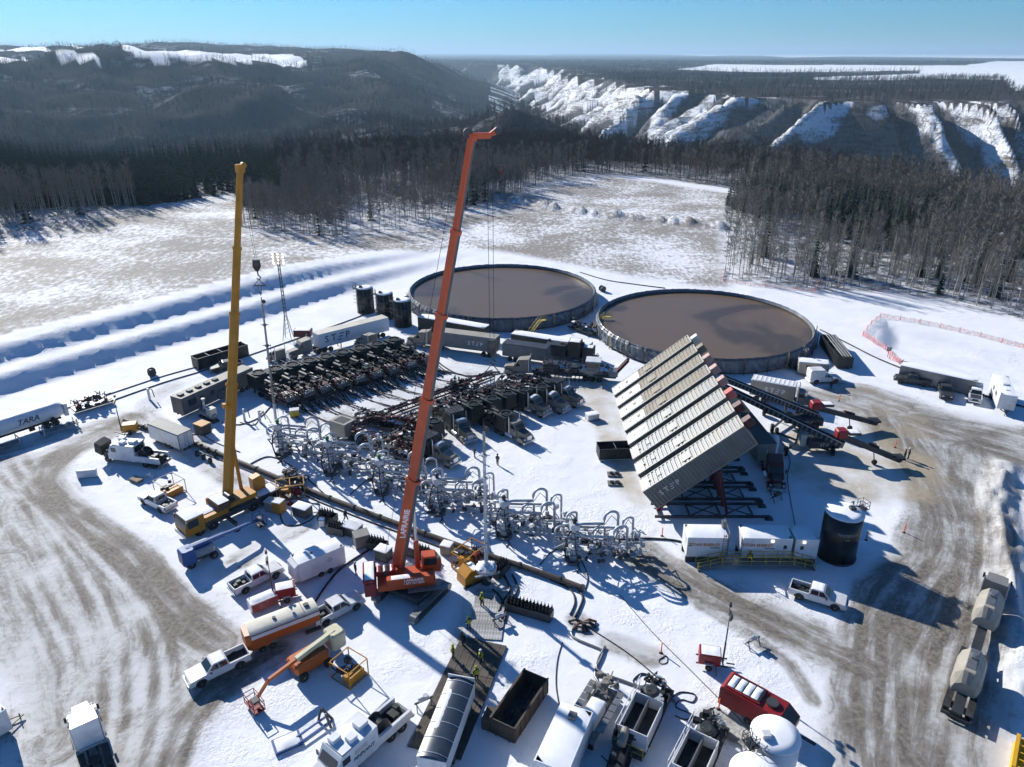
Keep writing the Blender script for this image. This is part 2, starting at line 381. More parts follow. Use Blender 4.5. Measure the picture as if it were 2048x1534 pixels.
def mat_ground():
    g = G('snow_ground')
    cov = g.n('ShaderNodeAttribute', attribute_name='cover'); trk = g.n('ShaderNodeAttribute', attribute_name='track'); rel = g.n('ShaderNodeAttribute', attribute_name='relief')
    sc = g.n('ShaderNodeSeparateColor'); g.l(cov.outputs['Color'], sc.inputs[0]); wood, stub, dirt = sc.outputs
    st = g.n('ShaderNodeSeparateXYZ'); g.l(trk.outputs['Vector'], st.inputs[0]); across, along, sand = st.outputs
    sr = g.n('ShaderNodeSeparateColor'); g.l(rel.outputs['Color'], sr.inputs[0]); bluff, fld, far = sr.outputs
    geo = g.n('ShaderNodeNewGeometry'); P = geo.outputs['Position']
    n_fine = g.noise(1.7, P, 4, .65); n_mid = g.noise(.16, P, 4, .6); n_tiny = g.noise(6.0, P, 1, .6)
    # wheel streaks run along the tracks
    warp = g.math('MULTIPLY', g.math('SUBTRACT', g.noise(.05, P, 2, .5), .5), 3.0)
    across = g.math('ADD', across, warp)
    cv = g.n('ShaderNodeCombineXYZ'); g.l(g.math('MULTIPLY', across, .6), cv.inputs[0]); g.l(g.math('MULTIPLY', along, .06), cv.inputs[1])
    streak = g.noise(1.0, cv.outputs[0], 6, .72)
    cv2 = g.n('ShaderNodeCombineXYZ'); g.l(g.math('MULTIPLY', across, 3.2), cv2.inputs[0]); g.l(g.math('MULTIPLY', along, .3), cv2.inputs[1])
    streak2 = g.noise(1.0, cv2.outputs[0], 3, .6)
    snow = g.mix(g.ramp(n_mid, .3, .7), (.78, .80, .83), (.86, .87, .89))
    trodc = g.ramp(g.noise(.07, P, 3, .65), .47, .62)
    snow = g.mix(g.math('MULTIPLY', g.ramp(n_fine, .56, .70), g.math('ADD', .12, g.math('MULTIPLY', trodc, .5))), snow, (.50, .51, .53))
    # dirty packed snow and gravel
    dd = g.math('ADD', g.math('MULTIPLY', dirt, 1.2), g.math('MULTIPLY', g.math('SUBTRACT', streak, .5), 2.3))
    dd = g.math('ADD', dd, g.math('MULTIPLY', g.math('SUBTRACT', n_fine, .5), 1.2))
    dd = g.math('ADD', dd, g.math('MULTIPLY', g.math('SUBTRACT', n_mid, .5), 1.7))
    dd = g.math('ADD', dd, g.math('MULTIPLY', g.math('SUBTRACT', streak2, .5), .3))
    has = g.ramp(dirt, .02, .3)
    dfac = g.math('MULTIPLY', g.ramp(dd, .46, 1.35), has)
    mud = g.mix(g.ramp(n_fine, .35, .65), (.085, .072, .056), (.215, .190, .155))
    grime = g.math('MULTIPLY', g.ramp(g.math('ADD', dirt, g.math('MULTIPLY', g.math('SUBTRACT', n_mid, .5), .6)), .1, .7), .42)
    c = g.mix(g.math('MULTIPLY', grime, 1.6), snow, (.37, .355, .33))
    c = g.mix(g.math('MULTIPLY', dfac, .92), c, mud)
    sfac = g.math('MULTIPLY', g.ramp(g.math('ADD', sand, g.math('MULTIPLY', g.math('SUBTRACT', n_mid, .5), 1.1)), .25, .8), .8)
    c = g.mix(sfac, c, g.mix(n_fine, (.34, .28, .19), (.50, .43, .31)))
    # stubble
    sv = g.scaled(P, (1.0, .55, 1)); ns = g.noise(.85, sv, 6, .72); ns2 = g.noise(.035, P, 4, .6)
    sb = g.math('ADD', g.math('MULTIPLY', ns, .9), g.math('MULTIPLY', ns2, .75))
    sf = g.math('MULTIPLY', g.math('MULTIPLY', g.ramp(sb, .66, .92), stub), .88)
    c = g.mix(sf, c, g.mix(n_tiny, (.13, .105, .08), (.30, .26, .21)))
    # wood floor: brush and litter over snow
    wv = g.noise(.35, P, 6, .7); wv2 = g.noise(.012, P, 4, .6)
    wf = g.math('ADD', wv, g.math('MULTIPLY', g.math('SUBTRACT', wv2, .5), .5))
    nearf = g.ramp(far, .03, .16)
    brush = g.mix(n_mid, g.mix(nearf, (.040, .036, .032), (.020, .019, .018)), g.mix(nearf, (.085, .075, .066), (.052, .046, .042)))  # far brush is darker: shade among distant trees painted into its colour
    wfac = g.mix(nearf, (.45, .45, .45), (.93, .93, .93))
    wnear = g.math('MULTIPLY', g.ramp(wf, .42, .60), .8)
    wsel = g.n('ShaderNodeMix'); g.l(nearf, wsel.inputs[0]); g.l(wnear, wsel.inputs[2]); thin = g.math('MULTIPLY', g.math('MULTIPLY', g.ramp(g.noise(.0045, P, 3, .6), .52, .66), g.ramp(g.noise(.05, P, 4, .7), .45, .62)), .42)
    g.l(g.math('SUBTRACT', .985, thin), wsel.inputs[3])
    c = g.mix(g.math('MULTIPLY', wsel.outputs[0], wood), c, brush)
    # bluffs: snow caught on ledges between bands of bare clay
    bz = g.scaled(P, (.03, .03, .13)); nb = g.noise(1.0, bz, 5, .7, 1.2); nb2 = g.noise(.02, P, 5, .65); nb3 = g.noise(.3, P, 4, .6)
    rock = g.math('ADD', g.math('MULTIPLY', nb, .8), g.math('ADD', g.math('MULTIPLY', nb2, .5), g.math('MULTIPLY', nb3, .4)))
    cl = g.mix(g.ramp(rock, .78, 1.0), (.80, .82, .85), g.mix(n_mid, (.12, .105, .09), (.22, .20, .18)))
    bare = g.ramp(g.math('ADD', bluff, g.math('MULTIPLY', g.math('SUBTRACT', nb3, .5), .5)), .62, .86)
    cl = g.mix(g.math('MULTIPLY', g.math('SUBTRACT', 1.0, bare), .88), cl, brush)
    c = g.mix(g.ramp(bluff, .15, .45), c, cl)
    c = g.mix(fld, c, (.84, .86, .88))
    g.l(c, g.b.inputs['Base Color'])
    g.b.inputs['Roughness'].default_value = .78
    g.l(g.math('MULTIPLY', g.math('SUBTRACT', 1.0, wood), .2), g.b.inputs['Specular IOR Level'])
    # trodden snow relief, tyre lugs and wind crust
    tread = g.noise(2.2, P, 3, .7, .8)
    trod = g.math('ADD', .18, trodc)
    h = g.math('ADD', g.math('MULTIPLY', g.math('MULTIPLY', tread, trod), .26), g.math('MULTIPLY', n_mid, .35))
    nearness = g.math('SUBTRACT', 1.0, g.ramp(far, .03, .15))
    bp = g.n('ShaderNodeBump', ins={'Strength': .55, 'Distance': .8}); g.l(g.math('ADD', g.math('MULTIPLY', h, nearness), g.math('MULTIPLY', g.math('MULTIPLY', g.math('ADD', nb3, g.math('MULTIPLY', nb2, 1.6)), bluff), 4.5)), bp.inputs['Height'])
    g.l(bp.outputs[0], g.b.inputs['Normal'])
    return g.m
build_terrain()
# ------------------------------------------------------------------ materials
def flat(name, rgb, rough=.6, metal=0.0, var=.12, scale=3.0, grime=None, gamt=0.0, spec=.4, bump=0.0):
    g = G(name)
    tc = g.n('ShaderNodeTexCoord')
    n = g.noise(scale, tc.outputs['Object'], 4, .6)
    lo = tuple(c * (1 - var) for c in rgb); hi = tuple(min(1, c * (1 + var)) for c in rgb)
    c = g.mix(g.ramp(n, .3, .7), lo, hi)
    if grime:
        n2 = g.noise(scale * .45, tc.outputs['Object'], 5, .7)
        c = g.mix(g.math('MULTIPLY', g.ramp(n2, .42, .68), gamt), c, grime)
    g.l(c, g.b.inputs['Base Color'])
    g.b.inputs['Roughness'].default_value = rough; g.b.inputs['Metallic'].default_value = metal
    g.b.inputs['Specular IOR Level'].default_value = spec
    if bump:
        bp = g.n('ShaderNodeBump', ins={'Strength': bump, 'Distance': .05}); g.l(n, bp.inputs['Height']); g.l(bp.outputs[0], g.b.inputs['Normal'])
    return g.m
M = {}
M['bark'] = flat('aspen_bark', (.13, .12, .11), .85, var=.3, spec=0.0)  # distant trees: crown self-shadow is put into this darker bark colour
M['twig'] = flat('bare_twigs', (.078, .069, .061), .9, var=.25, scale=.3, spec=0.0)  # distant twigs, darkened to carry the shade inside the crowns
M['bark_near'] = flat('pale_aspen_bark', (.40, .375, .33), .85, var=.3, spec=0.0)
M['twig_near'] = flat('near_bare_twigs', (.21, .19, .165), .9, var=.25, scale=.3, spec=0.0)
M['twig_red'] = flat('red_willow_twigs', (.17, .105, .09), .9, var=.25, scale=.3, spec=0.0)
M['needle'] = flat('spruce_needles', (.036, .052, .036), .85, var=.35, scale=.6, grime=(.30, .33, .36), gamt=.14, spec=0.0)
M['trunk_dark'] = flat('spruce_bark', (.07, .055, .045), .9, spec=0.0)

class MB:
    """collects shapes and becomes one mesh"""
    def __init__(s): s.v = []; s.f = []; s.fm = []; s.mi = 0; s.sm = False
    def add(s, vs, fs):
        o = len(s.v); s.v += [tuple(p) for p in vs]; s.f += [tuple(i + o for i in f) for f in fs]; s.fm += [s.mi] * len(fs); return s
    def box(s, x0, x1, y0, y1, z0, z1, M4=None):
        p = [(x0, y0, z0), (x1, y0, z0), (x1, y1, z0), (x0, y1, z0), (x0, y0, z1), (x1, y0, z1), (x1, y1, z1), (x0, y1, z1)]
        if M4 is not None: p = [tuple(M4 @ Vector(q)) for q in p]
        return s.add(p, [(0, 3, 2, 1), (4, 5, 6, 7), (0, 1, 5, 4), (1, 2, 6, 5), (2, 3, 7, 6), (3, 0, 4, 7)])
    def cbox(s, c, d, rz=0.0, bev=0.0):
        m = Matrix.Translation(c) @ Matrix.Rotation(rz, 4, 'Z')
        if bev: return s.bbox(-d[0] / 2, d[0] / 2, -d[1] / 2, d[1] / 2, -d[2] / 2, d[2] / 2, bev, m)
        return s.box(-d[0] / 2, d[0] / 2, -d[1] / 2, d[1] / 2, -d[2] / 2, d[2] / 2, m)
    def bbox(s, x0, x1, y0, y1, z0, z1, b, M4=None):
        """box with chamfered upright and top edges"""
        def ring(i, z): return [(x0 + b + i, y0 + i, z), (x1 - b - i, y0 + i, z), (x1 - i, y0 + b + i, z), (x1 - i, y1 - b - i, z), (x1 - b - i, y1 - i, z), (x0 + b + i, y1 - i, z), (x0 + i, y1 - b - i, z), (x0 + i, y0 + b + i, z)]
        p = ring(0, z0) + ring(0, z1 - b) + ring(b * .7, z1)
        if M4 is not None: p = [tuple(M4 @ Vector(q)) for q in p]
        f = [tuple(range(7, -1, -1)), tuple(range(16, 24))]
        for k in (0, 8):
            for i in range(8): f.append((k + i, k + (i + 1) % 8, k + 8 + (i + 1) % 8, k + 8 + i))
        return s.add(p, f)
    def tube(s, pts, r, n=6, r1=None, cap=True):
        pts = [Vector(p) for p in pts]; k = len(pts); base = len(s.v); up = None
        for i, p in enumerate(pts):
            d = (pts[min(i + 1, k - 1)] - pts[max(i - 1, 0)])
            d = d.normalized() if d.length > 1e-9 else Vector((0, 0, 1))
            if up is None or abs(d.dot(up)) > .98: up = Vector((0, 0, 1)) if abs(d.z) < .9 else Vector((1, 0, 0))
            a = d.cross(up).normalized(); b = a.cross(d).normalized()
            rr = r if r1 is None else r + (r1 - r) * i / (k - 1)
            for j in range(n):
                t = 2 * math.pi * j / n; s.v.append(tuple(p + a * math.cos(t) * rr + b * math.sin(t) * rr))
        for i in range(k - 1):
            for j in range(n):
                q = base + i * n; s.f.append((q + j, q + (j + 1) % n, q + n + (j + 1) % n, q + n + j)); s.fm.append(s.mi)
        if cap:
            s.f.append(tuple(base + j for j in range(n - 1, -1, -1))); s.f.append(tuple(base + (k - 1) * n + j for j in range(n))); s.fm += [s.mi] * 2
        return s
    def lathe(s, prof, n=20, c=(0, 0, 0), axis='z', a0=0.0):
        base = len(s.v)
        for r, z in prof:
            for j in range(n):
                t = 2 * math.pi * j / n + a0
                q = (r * math.cos(t), r * math.sin(t), z)
                if axis == 'x': q = (z, q[0], q[1])
                elif axis == 'y': q = (q[0], z, q[1])
                s.v.append((q[0] + c[0], q[1] + c[1], q[2] + c[2]))
        for i in range(len(prof) - 1):
            for j in range(n):
                q = base + i * n; f = (q + j, q + (j + 1) % n, q + n + (j + 1) % n, q + n + j)
                s.f.append(f[::-1] if axis == 'y' else f); s.fm.append(s.mi)
        if prof[0][0] > 1e-4: s.f.append(tuple(base + j for j in range(n - 1, -1, -1))); s.fm.append(s.mi)
        if prof[-1][0] > 1e-4: s.f.append(tuple(base + (len(prof) - 1) * n + j for j in range(n))); s.fm.append(s.mi)
        return s
    def prism(s, prof, y0, y1, M4=None):
        """outline in x-z swept along y"""
        n = len(prof); p = [(x, y0, z) for x, z in prof] + [(x, y1, z) for x, z in prof]
        if M4 is not None: p = [tuple(M4 @ Vector(q)) for q in p]
        return s.add(p, [tuple(range(n)), tuple(range(2 * n - 1, n - 1, -1))] + [(i, n + i, n + (i + 1) % n, (i + 1) % n)[::-1] for i in range(n)][::1])
    def beam(s, a, b, w, h=None):
        a = Vector(a); b = Vector(b); h = h or w
        d = (b - a); L = d.length; q = d.to_track_quat('X', 'Z').to_matrix().to_4x4()
        return s.box(0, L, -w / 2, w / 2, -h / 2, h / 2, Matrix.Translation(a) @ q)
    def quad(s, a, b, c, d): return s.add([a, b, c, d], [(0, 1, 2, 3)])
    def mesh(s, name, mats):
        me = bpy.data.meshes.new(name); me.from_pydata(s.v, [], s.f)
        for m in (mats if isinstance(mats, (list, tuple)) else [mats]): me.materials.append(m)
        if any(s.fm): me.polygons.foreach_set('material_index', s.fm)
        if s.sm: me.polygons.foreach_set('use_smooth', [True] * len(me.polygons))
        me.update(); return me
def obj(name, mb, mat, parent=None, loc=None, rz=None):
    me = mb.mesh(name, M[mat] if isinstance(mat, str) else mat) if isinstance(mb, MB) else mb
    o = bpy.data.objects.new(name, me); COL.objects.link(o)
    if parent is not None: o.parent = parent
    if loc is not None: o.location = loc
    if rz is not None: o.rotation_euler = (0, 0, rz)
    return o
def tag(o, label, cat, group=None):
    o['label'] = label; o['category'] = cat
    if group: o['group'] = group
    return o
def thing(name, label, cat, loc=(0, 0, 0), rz=0.0, group=None):
    o = bpy.data.objects.new(name, None); COL.objects.link(o)
    o.location = loc; o.rotation_euler = (0, 0, rz); o.empty_display_size = .5
    return tag(o, label, cat, group)
def copy_tree(o, parent=None):
    c = o.copy(); COL.objects.link(c); c.parent = parent
    for ch in list(o.children): copy_tree(ch, c)
    return c
def dup(o, loc, rz, label, group=None):
    c = copy_tree(o); c.location = loc; c.rotation_euler = (0, 0, rz); c['label'] = label
    if group: c['group'] = group
    return c

# ------------------------------------------------------------------ trees
def aspen(rnd, H, twigs, hi):
    t = MB(); c = MB()
    bx, by = rnd.uniform(-.5, .5), rnd.uniform(-.5, .5)
    def axis(h): k = h / H; return Vector((bx * k * k + .12 * math.sin(k * 5 + bx), by * k * k + .1 * math.sin(k * 4), h))
    r0 = .011 * H
    hs = [0, .3, .6, .85, 1.0] if hi else [0, .5, 1.0]
    t.tube([axis(H * k) for k in hs], r0, 5 if hi else 3, .012, cap=False)
    for k in range(twigs):
        h = H * (1 - .62 * rnd.random() ** 1.25)
        a = rnd.uniform(0, 6.283); L = (H - h) * .30 + rnd.uniform(.5, 1.5); el = rnd.uniform(.5, 1.15)
        p = axis(h); d = Vector((math.cos(a) * math.cos(el), math.sin(a) * math.cos(el), math.sin(el)))
        e = p + d * L; w = .045 if hi else .09
        sd = d.cross(Vector((rnd.uniform(-1, 1), rnd.uniform(-1, 1), .3))).normalized() * w
        c.add([p - sd, p + sd, e], [(0, 1, 2)])
        for q in range(5 if hi else 2):
            f = rnd.uniform(.25, .95); b0 = p.lerp(e, f); d2 = (d + Vector((rnd.uniform(-.9, .9), rnd.uniform(-.9, .9), rnd.uniform(-.1, .7)))).normalized()
            e2 = b0 + d2 * rnd.uniform(.5, 1.3) * (1 if hi else 1.5); w2 = .022 if hi else .06
            s2 = d2.cross(Vector((rnd.uniform(-1, 1), rnd.uniform(-1, 1), .2))).normalized() * w2
            c.add([b0 - s2, b0 + s2, e2], [(0, 1, 2)])
    return t, c
def spruce(rnd, H, whorls, hi):
    t = MB(); c = MB()
    t.tube([(0, 0, 0), (0, 0, H * .97)], .012 * H, 5, .02, cap=False)
    R = H * rnd.uniform(.13, .18)
    for k in range(whorls):
        f = k / (whorls - 1); h = H * (.06 + .93 * f); r = R * (1 - f) ** .85 + .10
        n = (9 if hi else 5); a0 = rnd.uniform(0, 6.28)
        for j in range(n):
            a = a0 + 6.283 * j / n + rnd.uniform(-.25, .25); rr = r * rnd.uniform(.6, 1.15); dz = rr * rnd.uniform(.25, .6)
            w = rr * rnd.uniform(.30, .48) + .05
            ca, sa = math.cos(a), math.sin(a)
            c.add([(0, 0, h + .25), (ca * rr * .6 - sa * w, sa * rr * .6 + ca * w, h - dz * .5), (ca * rr, sa * rr, h - dz), (ca * rr * .6 + sa * w, sa * rr * .6 - ca * w, h - dz * .6)], [(0, 1, 2, 3)])
    c.add([(-.12, 0, H * .95), (.12, 0, H * .95), (0, 0, H * 1.03)], [(0, 1, 2)])
    return t, c
rnd = random.Random(3)
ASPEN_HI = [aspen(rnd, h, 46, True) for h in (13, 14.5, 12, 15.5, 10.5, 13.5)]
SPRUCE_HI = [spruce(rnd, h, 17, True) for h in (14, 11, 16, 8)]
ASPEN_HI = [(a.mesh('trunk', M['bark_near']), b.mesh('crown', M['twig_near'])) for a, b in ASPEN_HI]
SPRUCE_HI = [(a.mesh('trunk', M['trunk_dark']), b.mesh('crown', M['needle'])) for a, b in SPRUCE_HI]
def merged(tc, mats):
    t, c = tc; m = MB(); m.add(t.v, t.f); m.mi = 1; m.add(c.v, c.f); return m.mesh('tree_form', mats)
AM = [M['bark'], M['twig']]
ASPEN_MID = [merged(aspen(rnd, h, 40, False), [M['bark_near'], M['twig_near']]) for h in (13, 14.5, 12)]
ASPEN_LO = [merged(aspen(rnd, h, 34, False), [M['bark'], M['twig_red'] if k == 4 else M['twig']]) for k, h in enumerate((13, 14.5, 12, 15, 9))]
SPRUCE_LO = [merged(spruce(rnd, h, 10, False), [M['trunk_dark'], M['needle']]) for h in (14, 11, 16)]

def scatter(name, label, pts, meshes, seed):
    """one uncountable wood: points carry turn, size and form"""
    pr = [bpy.data.objects.new(name + '_form', m) for m in meshes]
    me = bpy.data.meshes.new(name); me.vertices.add(len(pts)); me.vertices.foreach_set('co', pts[:, :3].astype(np.float32).ravel())
    r = np.random.RandomState(seed)
    a = me.attributes.new('turn', 'FLOAT_VECTOR', 'POINT')
    rot = np.zeros((len(pts), 3), np.float32); rot[:, 2] = r.uniform(0, 6.283, len(pts)); rot[:, 0] = r.normal(0, .03, len(pts)); rot[:, 1] = r.normal(0, .03, len(pts))
    a.data.foreach_set('vector', rot.ravel())
    a = me.attributes.new('size', 'FLOAT', 'POINT'); a.data.foreach_set('value', pts[:, 3].astype(np.float32))
    a = me.attributes.new('form', 'INT', 'POINT'); a.data.foreach_set('value', pts[:, 4].astype(np.int32))
    ob = bpy.data.objects.new(name, me); COL.objects.link(ob); ob['kind'] = 'stuff'; ob['label'] = label; ob['category'] = 'forest'
    nt = bpy.data.node_groups.new(name, 'GeometryNodeTree')
    nt.interface.new_socket('Geometry', in_out='INPUT', socket_type='NodeSocketGeometry'); nt.interface.new_socket('Geometry', in_out='OUTPUT', socket_type='NodeSocketGeometry')
    gi = nt.nodes.new('NodeGroupInput'); go = nt.nodes.new('NodeGroupOutput')
    g2i = nt.nodes.new('GeometryNodeGeometryToInstance')
    for o in reversed(pr):
        oi = nt.nodes.new('GeometryNodeObjectInfo'); oi.inputs['Object'].default_value = o; nt.links.new(oi.outputs['Geometry'], g2i.inputs[0])
    ip = nt.nodes.new('GeometryNodeInstanceOnPoints'); ip.inputs['Pick Instance'].default_value = True
    nt.links.new(gi.outputs[0], ip.inputs['Points']); nt.links.new(g2i.outputs[0], ip.inputs['Instance'])
    for nm, dt, sk in (('turn', 'FLOAT_VECTOR', 'Rotation'), ('size', 'FLOAT', 'Scale'), ('form', 'INT', 'Instance Index')):
        na = nt.nodes.new('GeometryNodeInputNamedAttribute'); na.data_type = dt; na.inputs['Name'].default_value = nm
        nt.links.new(na.outputs['Attribute'], ip.inputs[sk])
    nt.links.new(ip.outputs[0], go.inputs[0])
    md = ob.modifiers.new('wood', 'NODES'); md.node_group = nt
    return ob

def plant():
    r = np.random.RandomState(11)
    def ring(n, r0, r1, half=44):
        R = np.sqrt(r.uniform(r0 * r0, r1 * r1, n)); T = np.radians(r.uniform(-half, half, n)); return np.stack([R * np.sin(T), R * np.cos(T)], 1)
    P = np.vstack([ring(14000, 130, 330, 50), ring(19000, 300, 560, 47), ring(26000, 560, 1150), ring(30000, 1100, 2400), ring(36000, 2400, 6500)])
    X, Y = P[:, 0], P[:, 1]
    Z, dE, dB, spur = height(X, Y)
    ok = inpoly(X, Y, WOODS)
    for f in FIELDS: ok &= ~inpoly(X, Y, f)
    R = np.hypot(X, Y)
    bl = (dE < 4) & (dB > -330) & (Z > -93) & (R > 600) & (X > -100)
    gul = fbm(X / 60, Y / 60, 51, 3)
    ok &= ~(bl & ((spur + .9 * (.48 - gul)) > .46))
    # thin and dense parts
    dens = fbm(X / 45, Y / 45, 61, 3)
    ok &= (dens > .30 + .14 * (R < 300)) | (r.rand(len(X)) < .35)
    ok &= ~((R < 300) & (X > 40) & (r.rand(len(X)) < .18))
    X, Y, Z, R, bl = X[ok], Y[ok], Z[ok], R[ok], bl[ok]
    T = np.degrees(np.arctan2(X, Y))
    con = fbm(X / 120, Y / 120, 71, 3) + .10 * (fbm(X / 25, Y / 25, 73, 2) - .5)
    # conifers dominate the left wood and the bluff gullies
    leftw = ((T < -17) & (R > 300) & (R < 560)).astype(float)
    bias = .62 - .22 * leftw - .14 * bl + .22 * ((R < 290) & (T > 10)) + .10 * ((T > -20) & (T < -4) & (R < 330)) + .06 * (R > 900)
    isc = con > bias
    isc |= r.rand(len(X)) < .03
    sz = r.uniform(.62, 1.12, len(X)) * np.where(R > 2400, 1.15, 1.0) * np.where((T > 10) & (R < 330), .86, 1.0)
    sz *= np.where((R < 330) & (T > -20) & (T < -4), .8, 1.0) 
    form = r.randint(0, 100, len(X))
    D = np.argsort(R + np.where((T > 14) & (T < 38), 0, 190))        # the ones that show largest come first
    ia = [k for k in D if not isc[k]]; ic = [k for k in D if isc[k]]
    for lst, forms, nm, lab, lab2, grp in ((ia, ASPEN_HI, 'aspen_tree', 'bare grey aspen tree in the dense leafless stand behind the round ponds', 'bare aspen tree with thin pale trunk at the near edge of the right-hand wood', 'bare aspens'),
                                           (ic, SPRUCE_HI, 'spruce_tree', 'dark green spruce tree standing among the bare aspens', 'dark green spruce tree at the edge of the right-hand wood', 'spruces')):
        for k in lst[:300]:
            right = X[k] > 40
            L = lab2 if right else lab
            t = thing(nm, L, 'tree', (X[k], Y[k], Z[k] - .1), float(form[k]), ('right-hand wood ' if right else 'woods ') + grp)
            t.scale = (sz[k],) * 3
            a, b = forms[int(form[k]) % len(forms)]
            obj('trunk', a, None, t); obj('crown', b, None, t)
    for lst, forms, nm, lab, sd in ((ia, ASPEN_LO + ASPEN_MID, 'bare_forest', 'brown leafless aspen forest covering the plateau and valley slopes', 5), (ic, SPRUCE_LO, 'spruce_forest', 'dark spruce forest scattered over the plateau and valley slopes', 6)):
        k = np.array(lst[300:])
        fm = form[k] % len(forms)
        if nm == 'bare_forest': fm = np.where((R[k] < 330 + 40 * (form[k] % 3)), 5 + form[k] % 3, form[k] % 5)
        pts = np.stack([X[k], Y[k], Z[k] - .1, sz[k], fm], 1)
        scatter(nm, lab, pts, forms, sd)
plant()
# ------------------------------------------------------------------ winter haze
def haze():
    b = MB().box(-90000, 90000, -90000, 90000, -130, 260)
    g = G('thin_haze'); g.t.nodes.remove(g.b)
    v = g.n('ShaderNodeVolumePrincipled', ins={'Color': (.54, .79, 1.0, 1), 'Density': 7.8e-5, 'Anisotropy': .2})
    g.l(v.outputs[0], g.out.inputs['Volume'])
    o = obj('haze', b, g.m); o['kind'] = 'stuff'
haze()
# ------------------------------------------------------------------ paint, metal, rubber
GR = (.22, .19, .15)
for k, a in dict(
    white=((.70, .71, .72), .4, 0, .06, 1.0, (.36, .33, .29), .5), white_clean=((.74, .75, .76), .45, 0, .04, 1.0), cream=((.60, .57, .48), .6, 0, .08, .8, (.40, .36, .28), .5),
    tan=((0.2574, 0.2340, 0.1950), .6, 0, .14, .8, GR, .55), greybox=((0.2000, 0.2000, 0.1920), .6, 0, .12, .8, GR, .5), tanbox=((0.3400, 0.3145, 0.2635), .6, 0, .10, .7, GR, .45), rvgrey=((0.1445, 0.1403, 0.1318), .6, 0, .2, .5, (.10, .09, .08), .5),
    charcoal=((0.0360, 0.0400, 0.0440), .45, 0, .15, 1.0, (.13, .12, .11), .3), black=((.014, .015, .017), .5, 0, .25, 1.2, (.09, .085, .08), .25), tankblack=((.010, .012, .014), .28, 0, .15, .4),
    darkgreen=((0.0225, 0.0300, 0.0270), .5, 0, .25, .8, (.10, .10, .095), .35), steel=((0.2400, 0.2480, 0.2560), .45, .6, .12, 2.0, (.16, .14, .12), .3), bright=((.62, .63, .65), .3, .85, .08, 2.0), rust=((.12, .06, .035), .8, 0, .3, 1.5),
    rubber=((.016, .016, .017), .8, 0, .2, 2.0, (.11, .10, .09), .35), rim=((.30, .29, .27), .5, .4, .15, 3.0, GR, .4), hose=((.02, .02, .022), .6, 0, .2, 1.0), pipe=((.085, .070, .058), .6, .2, .3, .5, (.03, .028, .026), .6),
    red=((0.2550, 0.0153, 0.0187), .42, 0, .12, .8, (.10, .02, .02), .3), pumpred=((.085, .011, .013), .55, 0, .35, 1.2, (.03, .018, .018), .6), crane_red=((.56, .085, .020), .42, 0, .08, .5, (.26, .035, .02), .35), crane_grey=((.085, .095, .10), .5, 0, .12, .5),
    yellow=((.50, .215, .012), .45, 0, .10, .6, (.30, .16, .02), .4), yellow_rail=((.46, .34, .035), .5, 0, .1, 1.0), orange=((0.4420, 0.1020, 0.0127), .45, 0, .1, .8, (.25, .07, .02), .4), plow=((.70, .38, .02), .45, 0, .08, 1.0),
    blue=((.03, .09, .26), .4, 0, .1, 1.0), liftgrey=((.22, .26, .30), .5, 0, .1, 1.0), cream_lift=((.58, .54, .36), .5, 0, .1, 1.0), snow=((.85, .865, .885), .8, 0, .03, 1.2), wood=((.24, .19, .13), .8, 0, .25, 1.5, (.12, .09, .06), .4),
    mat_snow=((.30, .29, .28), .85, 0, .3, 1.2, (.75, .76, .78), .8), mat=((.085, .072, .058), .85, 0, .3, .9, (.20, .19, .18), .3), bin=((.085, .062, .042), .7, 0, .25, .8, (.03, .025, .02), .5), liner=((0.1520, 0.1680, 0.1880), .38, 0, .25, .35, (.09, .10, .115), .6), liner_dark=((.03, .036, .045), .4, 0, .3, .6),
    frost=((.52, .545, .58), .5, .25, .22, 1.2, (.22, .23, .25), .45), green=((.02, .16, .05), .5, 0, .1, 2.0), fence=((.72, .16, .13), .7, 0, .15, .5), stake=((.80, .14, .05), .6, 0, .1, 2.0),
    tarp=((.035, .05, .075), .35, 0, .15, 1.0), ink=((.025, .03, .05), .5, 0, .05, 1.0), ink_white=((.80, .81, .82), .5, 0, .05, 1.0), ink_pale=((.50, .49, .46), .6, 0, .1, 1.0), ink_orange=((.45, .17, .03), .5, 0, .1, 1.0), lens=((.75, .75, .72), .15, 0, .05, 1.0), tail=((.35, .01, .01), .3, 0, .1, 1.0), amber=((.55, .22, .02), .3, 0, .1, 1.0),
    silo=((.15, .158, .162), .5, .25, .14, .5, (.21, .185, .145), .5), silo_tan=((.19, .165, .125), .65, .1, .2, .5, (.27, .245, .205), .45), faded_red=((.34, .09, .075), .6, 0, .2, 1.0, (.55, .5, .48), .4), rosebox=((.42, .27, .22), .6, 0, .1, 1.0), silo_dark=((.11, .125, .125), .5, .1, .1, .6, (.06, .065, .065), .4), coverall=((.075, .075, .065), .85, 0, .2, 2.0), navy=((.015, .018, .025), .85, 0, .2, 2.0), coat=((.36, .10, .035), .85, 0, .15, 2.0), hiviz=((.38, .42, .03), .8, 0, .1, 2.0), skin=((.42, .27, .20), .6, 0, .08, 2.0), sand_bag=((.45, .43, .38), .8, 0, .15, 2.0),
).items():
    rgb, ro, me_, va, scl = a[:5]
    M[k] = flat(k, rgb, ro, me_, va, scl, a[5] if len(a) > 5 else None, a[6] if len(a) > 6 else 0)
def mat_glass():
    g = G('window_glass'); g.b.inputs['Base Color'].default_value = (.018, .028, .032, 1); g.b.inputs['Roughness'].default_value = .06; g.b.inputs['Specular IOR Level'].default_value = .7; return g.m
M['glass'] = mat_glass()
